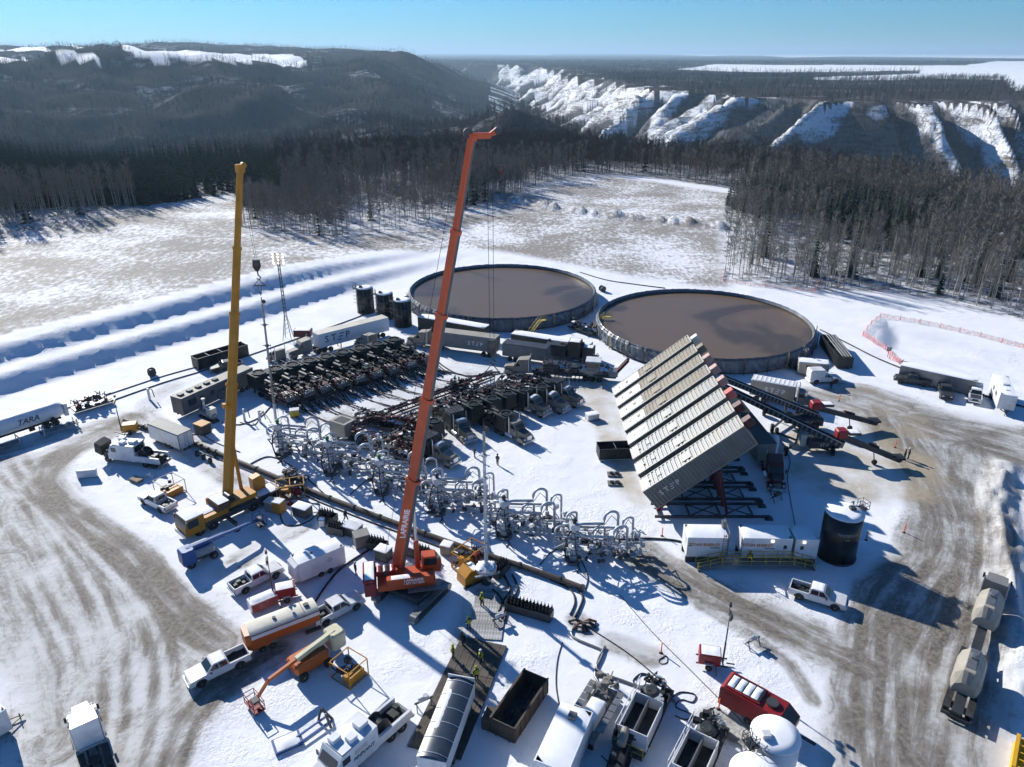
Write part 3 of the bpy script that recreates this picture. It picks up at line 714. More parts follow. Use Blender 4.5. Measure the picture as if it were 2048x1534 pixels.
def mat_muddy():
    g = G('muddy_pond_ice'); geo = g.n('ShaderNodeNewGeometry'); P = geo.outputs['Position']
    a = g.noise(.035, P, 5, .6, .9); b = g.noise(.5, P, 4, .6)
    c = g.mix(g.ramp(a, .52, .60), (.150, .106, .070), (.072, .055, .042)); c = g.mix(g.math('MULTIPLY', b, .2), c, (.15, .118, .086))
    g.l(c, g.b.inputs['Base Color']); g.b.inputs['Roughness'].default_value = .28; g.b.inputs['Specular IOR Level'].default_value = .14
    bp = g.n('ShaderNodeBump', ins={'Strength': .12, 'Distance': .05}); g.l(b, bp.inputs['Height']); g.l(bp.outputs[0], g.b.inputs['Normal']); return g.m
M['muddy'] = mat_muddy()
def mat_lamp():
    g = G('lit_floodlight'); g.b.inputs['Base Color'].default_value = (.9, .85, .75, 1); g.b.inputs['Emission Color'].default_value = (1, .86, .68, 1); g.b.inputs['Emission Strength'].default_value = 1.3; return g.m
M['lamp'] = mat_lamp()
def mat_mesh_fence():
    g = G('orange_snow_fence'); geo = g.n('ShaderNodeNewGeometry')
    n = g.noise(9.0, geo.outputs['Position'], 2, .5); tr = g.n('ShaderNodeBsdfTransparent'); mx = g.n('ShaderNodeMixShader')
    g.b.inputs['Base Color'].default_value = (.80, .17, .13, 1); g.b.inputs['Roughness'].default_value = .7
    g.l(g.math('GREATER_THAN', n, .54), mx.inputs[0]); g.l(tr.outputs[0], mx.inputs[1]); g.l(g.b.outputs[0], mx.inputs[2]); g.l(mx.outputs[0], g.out.inputs[0]); return g.m
M['netting'] = mat_mesh_fence()

# ------------------------------------------------------------------ small shared pieces
_cache = {}
def cached(key, fn):
    if key not in _cache: _cache[key] = fn()
    return _cache[key]
def wheel(t, x, y, r=.42, w=.28, name='wheel', rim='rim'):
    def ty():
        m = MB(); m.sm = False
        m.lathe([(r * .58, -w * .5), (r * .9, -w * .5), (r, -w * .34), (r, w * .34), (r * .9, w * .5), (r * .58, w * .5)], 16, axis='y'); return m.mesh('tyre', M['rubber'])
    def rm():
        m = MB(); s = .46
        m.lathe([(r * .58, -w * s), (r * .50, -w * .40), (r * .18, -w * .36), (r * .16, -w * .52), (.01, -w * .52)], 14, axis='y')
        m.lathe([(.01, w * .52), (r * .16, w * .52), (r * .18, w * .36), (r * .50, w * .40), (r * .58, w * s)], 14, axis='y'); return m.mesh('rim', M[rim])
    o = obj(name, cached(('ty', r, w), ty), None, t, (x, y, r)); obj('rim', cached(('rm', r, w, rim), rm), None, o); return o
def duals(t, xs, y=.93, r=.52):
    for x in xs:
        for s in (-1, 1): wheel(t, x, s * y, r, .56)
def snowcap(t, x0, x1, y0, y1, z, h=.10, seed=0, name='snow', nx=9, ny=5, M4=None):
    r = random.Random(seed + 5); m = MB(); m.sm = True; top = []
    for j in range(ny):
        for i in range(nx):
            e = min(i, nx - 1 - i, j, ny - 1 - j)
            q = Vector((x0 + (x1 - x0) * i / (nx - 1), y0 + (y1 - y0) * j / (ny - 1), z + (0 if e == 0 else h * (.6 + .7 * r.random()))))
            top.append(tuple(M4 @ q) if M4 is not None else tuple(q))
    m.add(top, [(j * nx + i, j * nx + i + 1, (j + 1) * nx + i + 1, (j + 1) * nx + i) for j in range(ny - 1) for i in range(nx - 1)])
    return obj(name, m, 'snow', t)
def text_mesh(body, size, mat, name='lettering', shear=0.0, bold=0.0):
    def mk():
        c = bpy.data.curves.new(name, 'FONT'); c.body = body; c.size = size; c.align_x = 'CENTER'; c.align_y = 'CENTER'; c.extrude = .004; c.shear = shear; c.offset = bold; c.resolution_u = 2
        o = bpy.data.objects.new(name, c); COL.objects.link(o)
        me = bpy.data.meshes.new_from_object(o.evaluated_get(bpy.context.evaluated_depsgraph_get())); COL.objects.unlink(o); bpy.data.objects.remove(o)
        me.name = name; me.materials.clear(); me.materials.append(M[mat]); return me
    return cached(('txt', body, size, mat, shear, bold), mk)
def lettering(t, body, size, mat, loc, face, shear=0.0, bold=.01, tilt=None):
    """flat letters on a side facing -y / +y / +x / -x / up"""
    rot = {'-y': (math.pi / 2, 0, 0), '+y': (math.pi / 2, 0, math.pi), '+x': (math.pi / 2, 0, math.pi / 2), '-x': (math.pi / 2, 0, -math.pi / 2), 'up': (0, 0, 0)}[face] if tilt is None else tilt
    o = obj('lettering', text_mesh(body, size, mat, shear=shear, bold=bold), None, t, loc); o.rotation_euler = rot; return o
def step_logo(t, size, mat, loc, face, m4=None):
    """the wordmark with its E of three loose bars"""
    root = {'-y': Matrix.Rotation(math.pi / 2, 4, 'X'), '+y': Matrix.Rotation(math.pi, 4, 'Z') @ Matrix.Rotation(math.pi / 2, 4, 'X')}[face]
    T = Matrix.Translation(loc) @ root
    if m4 is not None: T = m4 @ T
    m = MB(); s = size
    def put(me, dx):
        mm = T @ Matrix.Translation((dx, 0, 0)); m.add([mm @ v.co for v in me.vertices], [tuple(p.vertices) for p in me.polygons])
    put(text_mesh('S', s, mat, bold=.02), -1.35 * s); put(text_mesh('T', s, mat, bold=.02), -.55 * s); put(text_mesh('P', s, mat, bold=.02), 1.05 * s)
    for dz, dx, L in ((.31, .38, .5), (.0, .22, .5), (-.31, .10, .5)): m.box((dx - L * .5) * s, (dx + L * .5) * s, (dz - .05) * s, (dz + .05) * s, -.004, .008, T)
    return obj('lettering', m, mat, t)
def lay(ua, va, ub, vb, z=0.0):
    a, b = at(ua, va, z), at(ub, vb, z); d = b - a
    return (a + b) / 2, math.atan2(d.y, d.x), d.length
def edge(ua, va, ub, vb, z, W):
    """centre and heading of a long body from its near lower edge, rear first"""
    a, b = at(ua, va, z), at(ub, vb, z); d = (b - a); n = Vector((-d.y, d.x, 0)).normalized(); c = (a + b) / 2
    if n.dot(Vector((c.x, c.y, 0))) < 0: n = -n
    c = c + n * (W / 2); c.z = 0
    return c, math.atan2(d.y, d.x), d.length
def rail(m, pts, h, r=.03, n=5, mids=1):
    """handrail over a run of floor points"""
    for p in pts: m.tube([p, (p[0], p[1], p[2] + h)], r, n)
    for k in range(mids + 1):
        f = 1 - k * .5
        m.tube([(p[0], p[1], p[2] + h * f) for p in pts], r, n)
    return m
def hose(name, label, px_pts, r, mat='hose', lift=0.0, cat='hose', group=None, zs=None, n=6):
    P = [at(u, v, 0) for u, v in px_pts]
    for k, p in enumerate(P): p.z = (zs[k] if zs else lift) + r * .9
    # smooth the run
    Q = []
    for k in range(len(P) - 1):
        p0 = P[max(k - 1, 0)]; p1 = P[k]; p2 = P[k + 1]; p3 = P[min(k + 2, len(P) - 1)]
        for s in range(4):
            t = s / 4; Q.append(.5 * ((2 * p1) + (p2 - p0) * t + (2 * p0 - 5 * p1 + 4 * p2 - p3) * t * t + (3 * p1 - p0 - 3 * p2 + p3) * t ** 3))
    Q.append(P[-1]); c = Q[0].copy(); c.z = 0
    m = MB(); m.sm = True; m.tube([q - c for q in Q], r, n)
    o = obj(name, m, mat, None, c); return tag(o, label, cat, group)

def frac_clutter(m, r, x0, x1, y0, y1, z0, z1, n):
    for k in range(n):
        x = r.uniform(x0, x1); y = r.uniform(y0, y1); z = r.uniform(z0, z1); q = r.random()
        if q < .4: m.cbox((x, y, z), (r.uniform(.2, .8), r.uniform(.2, .6), r.uniform(.2, .7)), r.uniform(0, 3))
        elif q < .7: m.lathe([(.16, -.3), (.16, .3)], 8, (x, y, z), r.choice('xyz'))
        else: m.tube([(x, y, z), (x + r.uniform(-.7, .7), y + r.uniform(-.5, .5), z + r.uniform(0, .7)), (x + r.uniform(-1.2, 1.2), y + r.uniform(-.8, .8), z)], .07, 6)
# ------------------------------------------------------------------ pickup trucks
def pickup(label, loc, rz, paint='white', group=None, load=None, snow_bed=False, snow_roof=False, hood=None, topper=False):
    t = thing('pickup_truck', label, 'pickup', loc, rz, group); W = .98
    b = MB()
    hx = [(2.93, .48), (2.96, .92), (2.80, 1.10), (1.30, 1.24), (-.92, 1.24), (-.92, .50)]
    b.prism(hx, -W, W)
    obj('body', b, paint, t)
    if hood: obj('hood', MB().add([(2.78, -.80, 1.115), (2.78, .80, 1.115), (1.36, .80, 1.246), (1.36, -.80, 1.246)], [(0, 1, 2, 3)]), hood, t)
    bd = MB(); bd.box(-2.92, -.93, -W, -W + .12, .52, 1.26).box(-2.92, -.93, W - .12, W, .52, 1.26).box(-2.95, -2.87, -W + .125, W - .125, .55, 1.24)
    obj('bed', bd, paint, t)
    obj('bed_liner', MB().box(-2.86, -.94, -W + .125, W - .125, .60, .72), 'black', t)
    c = MB(); x = [(-.90, 1.245), (1.28, 1.245), (.62, 1.86), (.45, 1.92), (-.62, 1.92), (-.80, 1.84)]
    wi = [.95, .95, .76, .74, .74, .78]
    c.add([(a, -w, z) for (a, z), w in zip(x, wi)] + [(a, w, z) for (a, z), w in zip(x, wi)], [(0, 1, 2, 3, 4, 5), (11, 10, 9, 8, 7, 6)] + [(i, i + 6, (i + 1) % 6 + 6, (i + 1) % 6) for i in range(6)])
    obj('cabin', c, paint, t)
    def lerp(a, b, f): return a + (b - a) * f
    obj('windshield', MB().add([(1.225, -.84, 1.31), (1.225, .84, 1.31), (.69, .70, 1.815), (.69, -.70, 1.815)], [(0, 1, 2, 3)]), 'glass', t)
    obj('rear_window', MB().add([(-.895, .70, 1.36), (-.895, -.70, 1.36), (-.83, -.62, 1.78), (-.83, .62, 1.78)], [(0, 1, 2, 3)]), 'glass', t)
    for s in (-1, 1):
        y0, y1 = s * .955, s * .795
        for xa, xb, xc, xd in ((.10, .98, .50, .12), (-.74, .02, .04, -.68)):
            q = [(xa, y0, 1.32), (xb, y0 * .995, 1.32), (xc, y1, 1.80), (xd, y1, 1.80)]
            obj('side_window', MB().add(q, [(0, 1, 2, 3) if s < 0 else (3, 2, 1, 0)]), 'glass', t)
        obj('headlight', MB().box(2.84, 2.965, s * .62 - .17, s * .62 + .17, .84, .99), 'lens', t)
        obj('taillight', MB().box(-2.965, -2.86, s * .90 - .075, s * .90 + .075, .85, 1.18), 'tail', t)
        obj('mirror', MB().bbox(.82, .98, s * 1.10 - .13, s * 1.10 + .13, 1.27, 1.50, .03), 'black', t)
        for wx in (1.87, -1.80):
            wheel(t, wx, s * .86, .42, .29)
            a = MB(); a.prism([(wx + .56 * math.cos(k), .44 + .56 * math.sin(k)) for k in [i * math.pi / 8 for i in range(9)]], s * .985 - .005, s * .985 + .005); obj('wheel_arch', a, 'black', t)
    obj('bumper', MB().bbox(2.90, 3.08, -.96, .96, .45, .70, .05), 'bright' if paint.startswith('white') else 'black', t)
    obj('bumper', MB().bbox(-3.10, -2.96, -.96, .96, .48, .70, .05), 'bright', t)
    obj('grille', MB().box(2.93, 2.985, -.44, .44, .72, 1.0), 'black', t)
    if load:
        m = MB(); r = random.Random(len(label))
        for k in range(7): x0 = r.uniform(-2.7, -1.3); y0 = r.uniform(-.7, .4); m.box(x0, x0 + r.uniform(.2, .6), y0, y0 + r.uniform(.2, .5), .72, .72 + r.uniform(.15, .5))
        obj('cargo', m, load, t)
    if snow_bed: snowcap(t, -2.8, -1.0, -.8, .8, .73, .12, 3)
    if snow_roof: snowcap(t, -.62, .48, -.70, .70, 1.925, .05, 4)
    if topper:
        obj('topper', MB().bbox(-2.90, -.95, -.96, .96, 1.262, 2.0, .12), paint, t); snowcap(t, -2.75, -1.1, -.8, .8, 2.003, .06, 6)
    return t

# ------------------------------------------------------------------ highway tractor
def tractor_parts(t, x0, paint='tan', sleeper=True, snow=False, hood_snow=None, rear=2, tail=-2.6):
    """front bumper at x0; frame runs back to x0+tail..."""
    W = 1.20
    obj('frame', MB().box(x0 - 8.0 if tail is None else x0 + tail, x0 - .3, -.45, -.28, .62, .92).box(x0 - 8.0 if tail is None else x0 + tail, x0 - .3, .28, .45, .62, .92), 'black', t)
    h = MB(); x = [(x0 - .12, .75), (x0 - .10, 1.58), (x0 - .35, 1.80), (x0 - 2.0, 2.02), (x0 - 2.0, .75)]; w = [.62, .62, .60, .80, .80]
    h.add([(a, -q, z) for (a, z), q in zip(x, w)] + [(a, q, z) for (a, z), q in zip(x, w)], [(0, 1, 2, 3, 4), (9, 8, 7, 6, 5)] + [(i, i + 5, (i + 1) % 5 + 5, (i + 1) % 5) for i in range(5)])
    obj('hood', h, paint, t)
    if hood_snow: obj('hood_cover', MB().add([(x0 - .40, -.56, 1.815), (x0 - .40, .56, 1.815), (x0 - 1.95, .74, 2.03), (x0 - 1.95, -.74, 2.03)], [(0, 1, 2, 3)]), hood_snow, t)
    obj('grille', MB().box(x0 - .12, x0 - .06, -.48, .48, .85, 1.55), 'bright' if paint in ('white', 'tan') else 'steel', t)
    obj('bumper', MB().bbox(x0 - .25, x0 + .05, -W, W, .40, .78, .07), 'bright', t)
    end = x0 - (4.9 if sleeper else 3.6)
    c = MB(); x = [(x0 - 2.0, 1.0), (x0 - 2.0, 2.03), (x0 - 2.45, 2.75), (x0 - 2.75, 2.95 if not sleeper else 3.25), (end, 3.0 if not sleeper else 3.55), (end, 1.0)]; w = [1.02, 1.02, .95, .92, 1.05 if sleeper else .95, 1.05 if sleeper else 1.02]
    c.add([(a, -q, z) for (a, z), q in zip(x, w)] + [(a, q, z) for (a, z), q in zip(x, w)], [(0, 1, 2, 3, 4, 5), (11, 10, 9, 8, 7, 6)] + [(i, i + 6, (i + 1) % 6 + 6, (i + 1) % 6) for i in range(6)])
    obj('cab', c, paint, t)
    obj('windshield', MB().add([(x0 - 2.035, -.92, 2.10), (x0 - 2.035, .92, 2.10), (x0 - 2.42, .86, 2.715), (x0 - 2.42, -.86, 2.715)], [(0, 1, 2, 3)]), 'glass', t)
    for s in (-1, 1):
        q = [(x0 - 3.25, s * 1.03, 2.05), (x0 - 2.22, s * 1.03, 2.05), (x0 - 2.60, s * .975, 2.62), (x0 - 3.25, s * .985, 2.62)]
        obj('side_window', MB().add(q, [(0, 1, 2, 3) if s < 0 else (3, 2, 1, 0)]), 'glass', t)
        f = MB(); f.prism([(x0 - .95 + .74 * math.cos(k), .56 + .66 * math.sin(k)) for k in [i * math.pi / 8 for i in range(9)]], s * .92 - .30, s * .92 + .30); obj('fender', f, paint, t)
        wheel(t, x0 - .98, s * .98, .52, .32)
        obj('headlight', MB().bbox(x0 - .32, x0 - .10, s * .86 - .14, s * .86 + .14, 1.0, 1.25, .03), 'lens', t)
        obj('fuel_tank', MB().lathe([(.33, x0 - 4.2), (.33, x0 - 2.7)], 14, (0, s * .98, .80), 'x'), 'bright' if s < 0 else 'steel', t)
        obj('exhaust_stack', MB().tube([(end + .12, s * 1.12, 1.1), (end + .12, s * 1.12, 3.75), (end - .05, s * 1.12, 3.95)], .075, 7), 'bright', t)
        obj('mirror', MB().box(x0 - 2.20, x0 - 2.12, s * 1.28 - .10, s * 1.28 + .10, 2.0, 2.6).tube([(x0 - 2.15, s * 1.0, 2.3), (x0 - 2.15, s * 1.25, 2.3)], .025, 5), 'black', t)
    if snow: snowcap(t, end + .1, x0 - 2.9, -.85, .85, 3.30 if sleeper else 2.96, .14, 7, M4=Matrix.Translation((0, 0, .12)) if sleeper else None)
    return end
def tractor(label, loc, rz, paint='tan', sleeper=True, group=None, snow=False, hood_snow=None, name='tractor_truck'):
    t = thing(name, label, 'truck', loc, rz, group)
    tractor_parts(t, 4.0, paint, sleeper, snow, hood_snow, tail=-8.0)
    duals(t, (-2.1, -3.4)); obj('fifth_wheel', MB().lathe([(.5, .95), (.5, 1.1)], 14, (-2.7, 0, 0)), 'black', t)
    for s in (-1, 1): obj('mudguard', MB().box(-4.05, -1.5, s * .93 - .30, s * .93 + .30, 1.10, 1.14), 'black', t)
    obj('deck_plate', MB().box(-1.2, -.95, -.9, .9, .94, 1.0), 'bright', t)
    return t

# ------------------------------------------------------------------ box trailers and cabins
def box_trailer(name, label, loc, rz, L, W, H, z0, wall, roof, cat='trailer', axles=(), wr=.5, tongue=0.0, group=None, doors=True, snow=0.0, vents=(), ribs=0, windows=(), stripe=None, skirt=False, ww=.5):
    t = thing(name, label, cat, loc, rz, group); h = W / 2
    obj('body', MB().box(-L / 2, L / 2, -h, h, z0, z0 + H), wall, t)
    r = MB(); r.bbox(-L / 2 - .03, L / 2 + .03, -h - .03, h + .03, z0 + H, z0 + H + .10, .06); obj('roof', r, roof, t)
    obj('chassis', MB().box(-L / 2 + .1, L / 2 - .1, -h * .45, -h * .35, z0 - .30, z0 - .002).box(-L / 2 + .1, L / 2 - .1, h * .35, h * .45, z0 - .30, z0 - .002), 'black', t)
    if ribs:
        for s in (-1, 1):
            m = MB()
            for k in range(ribs): x = -L / 2 + L * (k + .5) / ribs; m.box(x - .03, x + .03, s * h, s * (h + .035), z0 + .05, z0 + H - .02) if s > 0 else m.box(x - .03, x + .03, s * (h + .035), s * h, z0 + .05, z0 + H - .02)
            obj('side_ribs', m, wall, t)
    for ax in axles:
        for s in (-1, 1): wheel(t, ax, s * (h - ww * .35), wr, ww)
    if doors:
        for s in (-1, 1):
            d = obj('rear_door', MB().box(-L / 2 - .04, -L / 2 - .005, min(s * .02, s * (h - .05)), max(s * .02, s * (h - .05)), z0 + .04, z0 + H - .08), wall, t)
            obj('handle', MB().tube([(-L / 2 - .07, s * .25, z0 + .2), (-L / 2 - .07, s * .25, z0 + H - .2)], .025, 5), 'steel', d)
    if tongue: obj('hitch', MB().beam((L / 2 - .2, -h * .5, z0 - .15), (L / 2 + tongue, 0, z0 - .2), .10).beam((L / 2 - .2, h * .5, z0 - .15), (L / 2 + tongue, 0, z0 - .2), .10).tube([(L / 2 + tongue * .75, 0, 0), (L / 2 + tongue * .75, 0, z0 + .2)], .05, 6), 'black', t)
    for k, (vx, vy, vw, vl, vh, vm) in enumerate(vents):
        obj('roof_vent', MB().bbox(vx - vl / 2, vx + vl / 2, vy - vw / 2, vy + vw / 2, z0 + H + .10, z0 + H + .10 + vh, .05), vm, t)
    for (s, wx, wz, wl, wh) in windows:
        o = obj('window', MB().box(wx - wl / 2 - .05, wx + wl / 2 + .05, *sorted((s * h, s * (h + .03))), z0 + wz - .05, z0 + wz + wh + .05), 'black', t)
        obj('pane', MB().box(wx - wl / 2, wx + wl / 2, *sorted((s * (h + .031), s * (h + .045))), z0 + wz, z0 + wz + wh), 'glass', o)
    if stripe:
        for s in (-1, 1): obj('stripe', MB().box(-L / 2 + .02, L / 2 - .02, *sorted((s * h, s * (h + .012))), z0 + stripe[0], z0 + stripe[1]), stripe[2], t)
    if snow: snowcap(t, -L / 2 + .1, L / 2 - .1, -h + .1, h - .1, z0 + H + .10, snow, int(L * 10), nx=14)
    return t

# ------------------------------------------------------------------ pumping units
def pump_deck(t, x1, seed=0, snow=False):
    """radiator nearest the cab at x1, engine, gearbox and red pump behind it"""
    r = random.Random(seed)
    obj('deck', MB().box(x1 - 8.6, x1, -1.15, -.95, .95, 1.15).box(x1 - 8.6, x1, .95, 1.15, .95, 1.15).box(x1 - 8.6, x1, -.949, .949, 1.0, 1.10), 'charcoal', t)
    rb = obj('radiator', MB().bbox(x1 - 2.2, x1 - .05, -1.22, 1.22, 1.16, 3.45, .06), 'darkgreen', t)
    lv = MB()
    for s in (-1, 1):
        for k in range(5): lv.box(x1 - 2.05 + k * .42, x1 - 2.0 + k * .42, *sorted((s * 1.22, s * 1.26)), 1.25, 3.35)
    obj('louvre', lv, 'black', rb)
    obj('fan_ring', MB().lathe([(.78, 3.45), (.96, 3.45), (.96, 3.66), (.78, 3.66), (.78, 3.45)], 22, (x1 - 1.12, 0, 0)), 'darkgreen', rb)
    fb = MB()
    for k in range(8): a = k * math.pi / 4; fb.beam((x1 - 1.12 + .1 * math.cos(a), .1 * math.sin(a), 3.52), (x1 - 1.12 + .76 * math.cos(a), .76 * math.sin(a), 3.52), .16, .03)
    fb.lathe([(.14, 3.47), (.14, 3.58)], 10, (x1 - 1.12, 0, 0)); obj('fan_blades', fb, 'black', rb)
    e = MB(); e.bbox(x1 - 5.1, x1 - 2.6, -.55, .55, 1.2, 2.45, .1)
    for k in range(9): x = x1 - 5.0 + k * .28; e.box(x, x + .20, -.78, -.50, 1.7, 2.3).box(x, x + .20, .50, .78, 1.7, 2.3)
    for k in range(6): e.cbox((x1 - 2.9 - r.uniform(0, 2.1), r.uniform(-.6, .6), 2.5 + r.uniform(0, .25)), (r.uniform(.2, .6), r.uniform(.2, .5), r.uniform(.2, .5)))
    obj('engine', e, 'black', t)
    obj('silencer', MB().lathe([(.10, x1 - 4.8), (.27, x1 - 4.7), (.27, x1 - 3.1), (.10, x1 - 3.0)], 12, (0, .35, 2.95), 'x').tube([(x1 - 4.7, .35, 2.95), (x1 - 4.9, .35, 3.0), (x1 - 5.0, .35, 3.5)], .09, 7), 'black', t)
    obj('air_cleaner', MB().lathe([(.24, x1 - 3.4), (.24, x1 - 2.5)], 12, (0, -.45, 2.95), 'x'), 'charcoal', t)
    obj('gearbox', MB().bbox(x1 - 6.0, x1 - 5.1, -.5, .5, 1.15, 2.1, .12).lathe([(.12, x1 - 6.6), (.12, x1 - 6.0)], 8, (0, 0, 1.6), 'x'), 'charcoal', t)
    pm = obj('pump', MB().bbox(x1 - 7.6, x1 - 6.4, -1.05, .95, 1.12, 2.15, .15), 'pumpred', t)
    fl = MB(); fl.bbox(x1 - 8.25, x1 - 7.65, -1.0, .9, 1.2, 1.95, .08)
    for k in range(5): y = -.8 + k * .38; fl.lathe([(.13, 1.95), (.13, 2.25)], 8, (x1 - 7.95, y, 0)).lathe([(.11, x1 - 8.5), (.11, x1 - 8.25)], 8, (0, y, 1.55), 'x')
    obj('fluid_end', fl, 'steel', pm)
    pp = MB()
    pp.tube([(x1 - 8.4, 1.15, 1.0), (x1 - 8.1, 1.2, 2.4), (x1 - 7.4, 1.15, 2.6), (x1 - 6.2, 1.0, 2.4)], .07, 6).tube([(x1 - 8.45, -1.15, .7), (x1 - 8.7, -.4, .8), (x1 - 8.7, .8, .8)], .10, 6)
    for k in range(6):
        a = Vector((x1 - r.uniform(2.4, 8.3), r.uniform(-1.1, 1.1), r.uniform(1.2, 2.4))); pp.tube([a, a + Vector((r.uniform(-.8, .8), r.uniform(-.6, .6), r.uniform(.1, .7))), a + Vector((r.uniform(-1.5, 1.5), r.uniform(-.8, .8), 0))], .05, 5)
    obj('piping', pp, 'pumpred', t)
    sh = MB()
    for k in range(7): y = -1.2 + k * .4; e = r.uniform(1.4, 3.2); sh.tube([(x1 - 8.5, y, 1.1), (x1 - 8.9, y * 1.1, .9), (x1 - 8.6 - e * .6, y * 1.3 + r.uniform(-.3, .3), .12), (x1 - 8.6 - e, y * 1.4 + r.uniform(-.6, .6), .10)], .085, 5)
    obj('suction_hoses', sh, 'hose', t)
    fc = MB(); frac_clutter(fc, r, x1 - 8.2, x1 - 2.3, -1.15, 1.1, 1.2, 2.9, 34); obj('machinery', fc, 'black', t)
    hr = MB(); rail(hr, [(x1 - 8.3, 1.12, 1.15), (x1 - 6.9, 1.12, 1.15), (x1 - 5.4, 1.12, 1.15), (x1 - 3.8, 1.12, 1.15), (x1 - 2.5, 1.12, 1.15)], 1.0, .028); rail(hr, [(x1 - 6.4, -1.12, 1.15), (x1 - 4.6, -1.12, 1.15), (x1 - 2.5, -1.12, 1.15)], 1.0, .028)
    obj('handrail', hr, 'charcoal', t)
    for k in range(5 if snow else 3):
        x = x1 - r.uniform(2.6, 7.2); y = r.uniform(-.8, .4); snowcap(t, x, x + r.uniform(.3, .8), y, y + r.uniform(.15, .5), 2.16 if x < x1 - 6.2 else 2.75, .05, k, nx=4, ny=3)
def pump_trailer(label, loc, rz, group, seed=0):
    t = thing('pump_trailer', label, 'pump', loc, rz, group); pump_deck(t, 4.3, seed)
    obj('frame', MB().box(-4.3, 4.3, -.5, -.3, .6, .948).box(-4.3, 4.3, .3, .5, .6, .948), 'black', t)
    duals(t, (-.9, .4, 1.7)); obj('landing_leg', MB().box(3.4, 3.55, -.9, -.75, 0, .95).box(3.4, 3.55, .75, .9, 0, .95), 'black', t); return t
def pump_truck(label, loc, rz, group, seed=0, paint='tan', snow=True, hood_snow=None, tall=False):
    t = thing('pump_truck', label, 'pump truck', loc, rz, group)
    end = tractor_parts(t, 6.5, paint, False, snow, hood_snow, tail=-12.6)
    pump_deck(t, 2.3, seed, True)
    duals(t, (1.3, 0.0, -3.6, -4.9)); 
    if tall:
        g = MB()
        for k in range(7): g.box(.15 + k * .30, .20 + k * .30, -1.2, 1.2, 3.68, 3.80)
        for k in range(5): g.box(.12, 2.2, -1.2 + k * .585, -1.15 + k * .585, 3.805, 3.86)
        obj('grating', g, 'steel', t)
    return t
# ------------------------------------------------------------------ round ponds
def pond(label, cx, cy, R, seed):
    t = thing('round_pond', label, 'pond', (cx, cy, 0)); H = 3.0; r = random.Random(seed)
    n = 36
    for k in range(n):
        a0, a1 = 2 * math.pi * k / n, 2 * math.pi * (k + 1) / n; m = MB(); m.sm = False; st = 5
        def pt(a, z, rr): return (rr * math.cos(a), rr * math.sin(a), z)
        for j in range(st):
            b0, b1 = a0 + (a1 - a0) * j / st, a0 + (a1 - a0) * (j + .96) / st
            m.add([pt(b0, 0, R + .10), pt(b1, 0, R + .10), pt(b1, H - .12, R + .10), pt(b0, H - .12, R + .10), pt(b0, 0, R - .05), pt(b1, 0, R - .05), pt(b1, H - .12, R - .05), pt(b0, H - .12, R - .05)], [(0, 1, 2, 3), (5, 4, 7, 6), (3, 2, 6, 7), (0, 3, 7, 4), (1, 5, 6, 2)])
        obj('wall_panel', m, 'liner_dark', t)
    # liner folded over the rim, hanging in wrinkles outside
    m = MB(); m.sm = False; N_ = 260; prof = []
    for k in range(N_):
        a = 2 * math.pi * k / N_; row = []
        drop = .9 + .9 * (.5 + .5 * math.sin(a * 7 + seed)) * r.uniform(.8, 1.2)
        for j in range(7):
            f = j / 6; w = r.uniform(-.16, .16) * (.3 + f)
            if j == 0: q = (R - .45, H - .55)
            elif j == 1: q = (R - .16, H + .05 + r.uniform(-.04, .08))
            else: q = (R + .20 + .25 * f + w + .10 * math.sin(a * 90), H + .04 - (H - .3) * (f - .17) / .83 * min(1, drop))
            row.append((q[0] * math.cos(a), q[0] * math.sin(a), max(.05, q[1])))
        prof += row
    m.add(prof, [(k * 7 + j, ((k + 1) % N_) * 7 + j, ((k + 1) % N_) * 7 + j + 1, k * 7 + j + 1) for k in range(N_) for j in range(6)])
    obj('liner', m, 'liner', t)
    w = MB(); w.add([(0, 0, H - .75)] + [((R - .2) * math.cos(k * math.pi / 36), (R - .2) * math.sin(k * math.pi / 36), H - .75) for k in range(72)], [(0, k + 1, (k + 1) % 72 + 1) for k in range(72)]); obj('water', w, 'muddy', t)
    for k in range(14):
        a = -math.pi / 2 + (k - 6.5) * .21; x, y = (R + .62) * math.cos(a), (R + .62) * math.sin(a)
        obj('brace_post', MB().beam((x, y, 0), (x, y, H + .3), .14), 'yellow_rail' if k % 4 == 1 else 'charcoal', t)
    return t
pond('far round pond of brown water behind the orange crane boom', -2.3, 172.7, 22.35, 1)
pond('near round pond of brown water beside the tilted silos', 40.8, 149.7, 22.4, 4)
def stairs(label, u, v, rz):
    t = thing('access_stairs', label, 'stairs', at(u, v), rz); n = 10
    for k in range(n): obj('tread', MB().box(k * .28, k * .28 + .26, -.4, .4, .28 * k + .2, .28 * k + .25), 'yellow_rail', t)
    for s in (-1, 1):
        obj('stringer', MB().beam((0, s * .43, .15), (2.8, s * .43, 2.95), .05, .2), 'yellow_rail', t)
        h = MB(); h.tube([(0, s * .43, 1.1), (2.8, s * .43, 3.9), (4.2, s * .43, 3.9)], .04, 6)
        for k in range(5): h.tube([(k * .7, s * .43, .7 * k + .2), (k * .7, s * .43, .7 * k + 1.1)], .03, 5)
        h.tube([(4.2, s * .43, 2.9), (4.2, s * .43, 3.9)], .03, 5); obj('handrail', h, 'yellow_rail', t)
    obj('platform', MB().box(2.8, 4.2, -.45, .45, 2.85, 2.95), 'yellow_rail', t)
    return t
stairs('yellow stairway up to the rim of the far round pond', 1058, 672, math.radians(32))
stairs('yellow stairway against the left side of the near round pond', 1182, 660, math.radians(5))

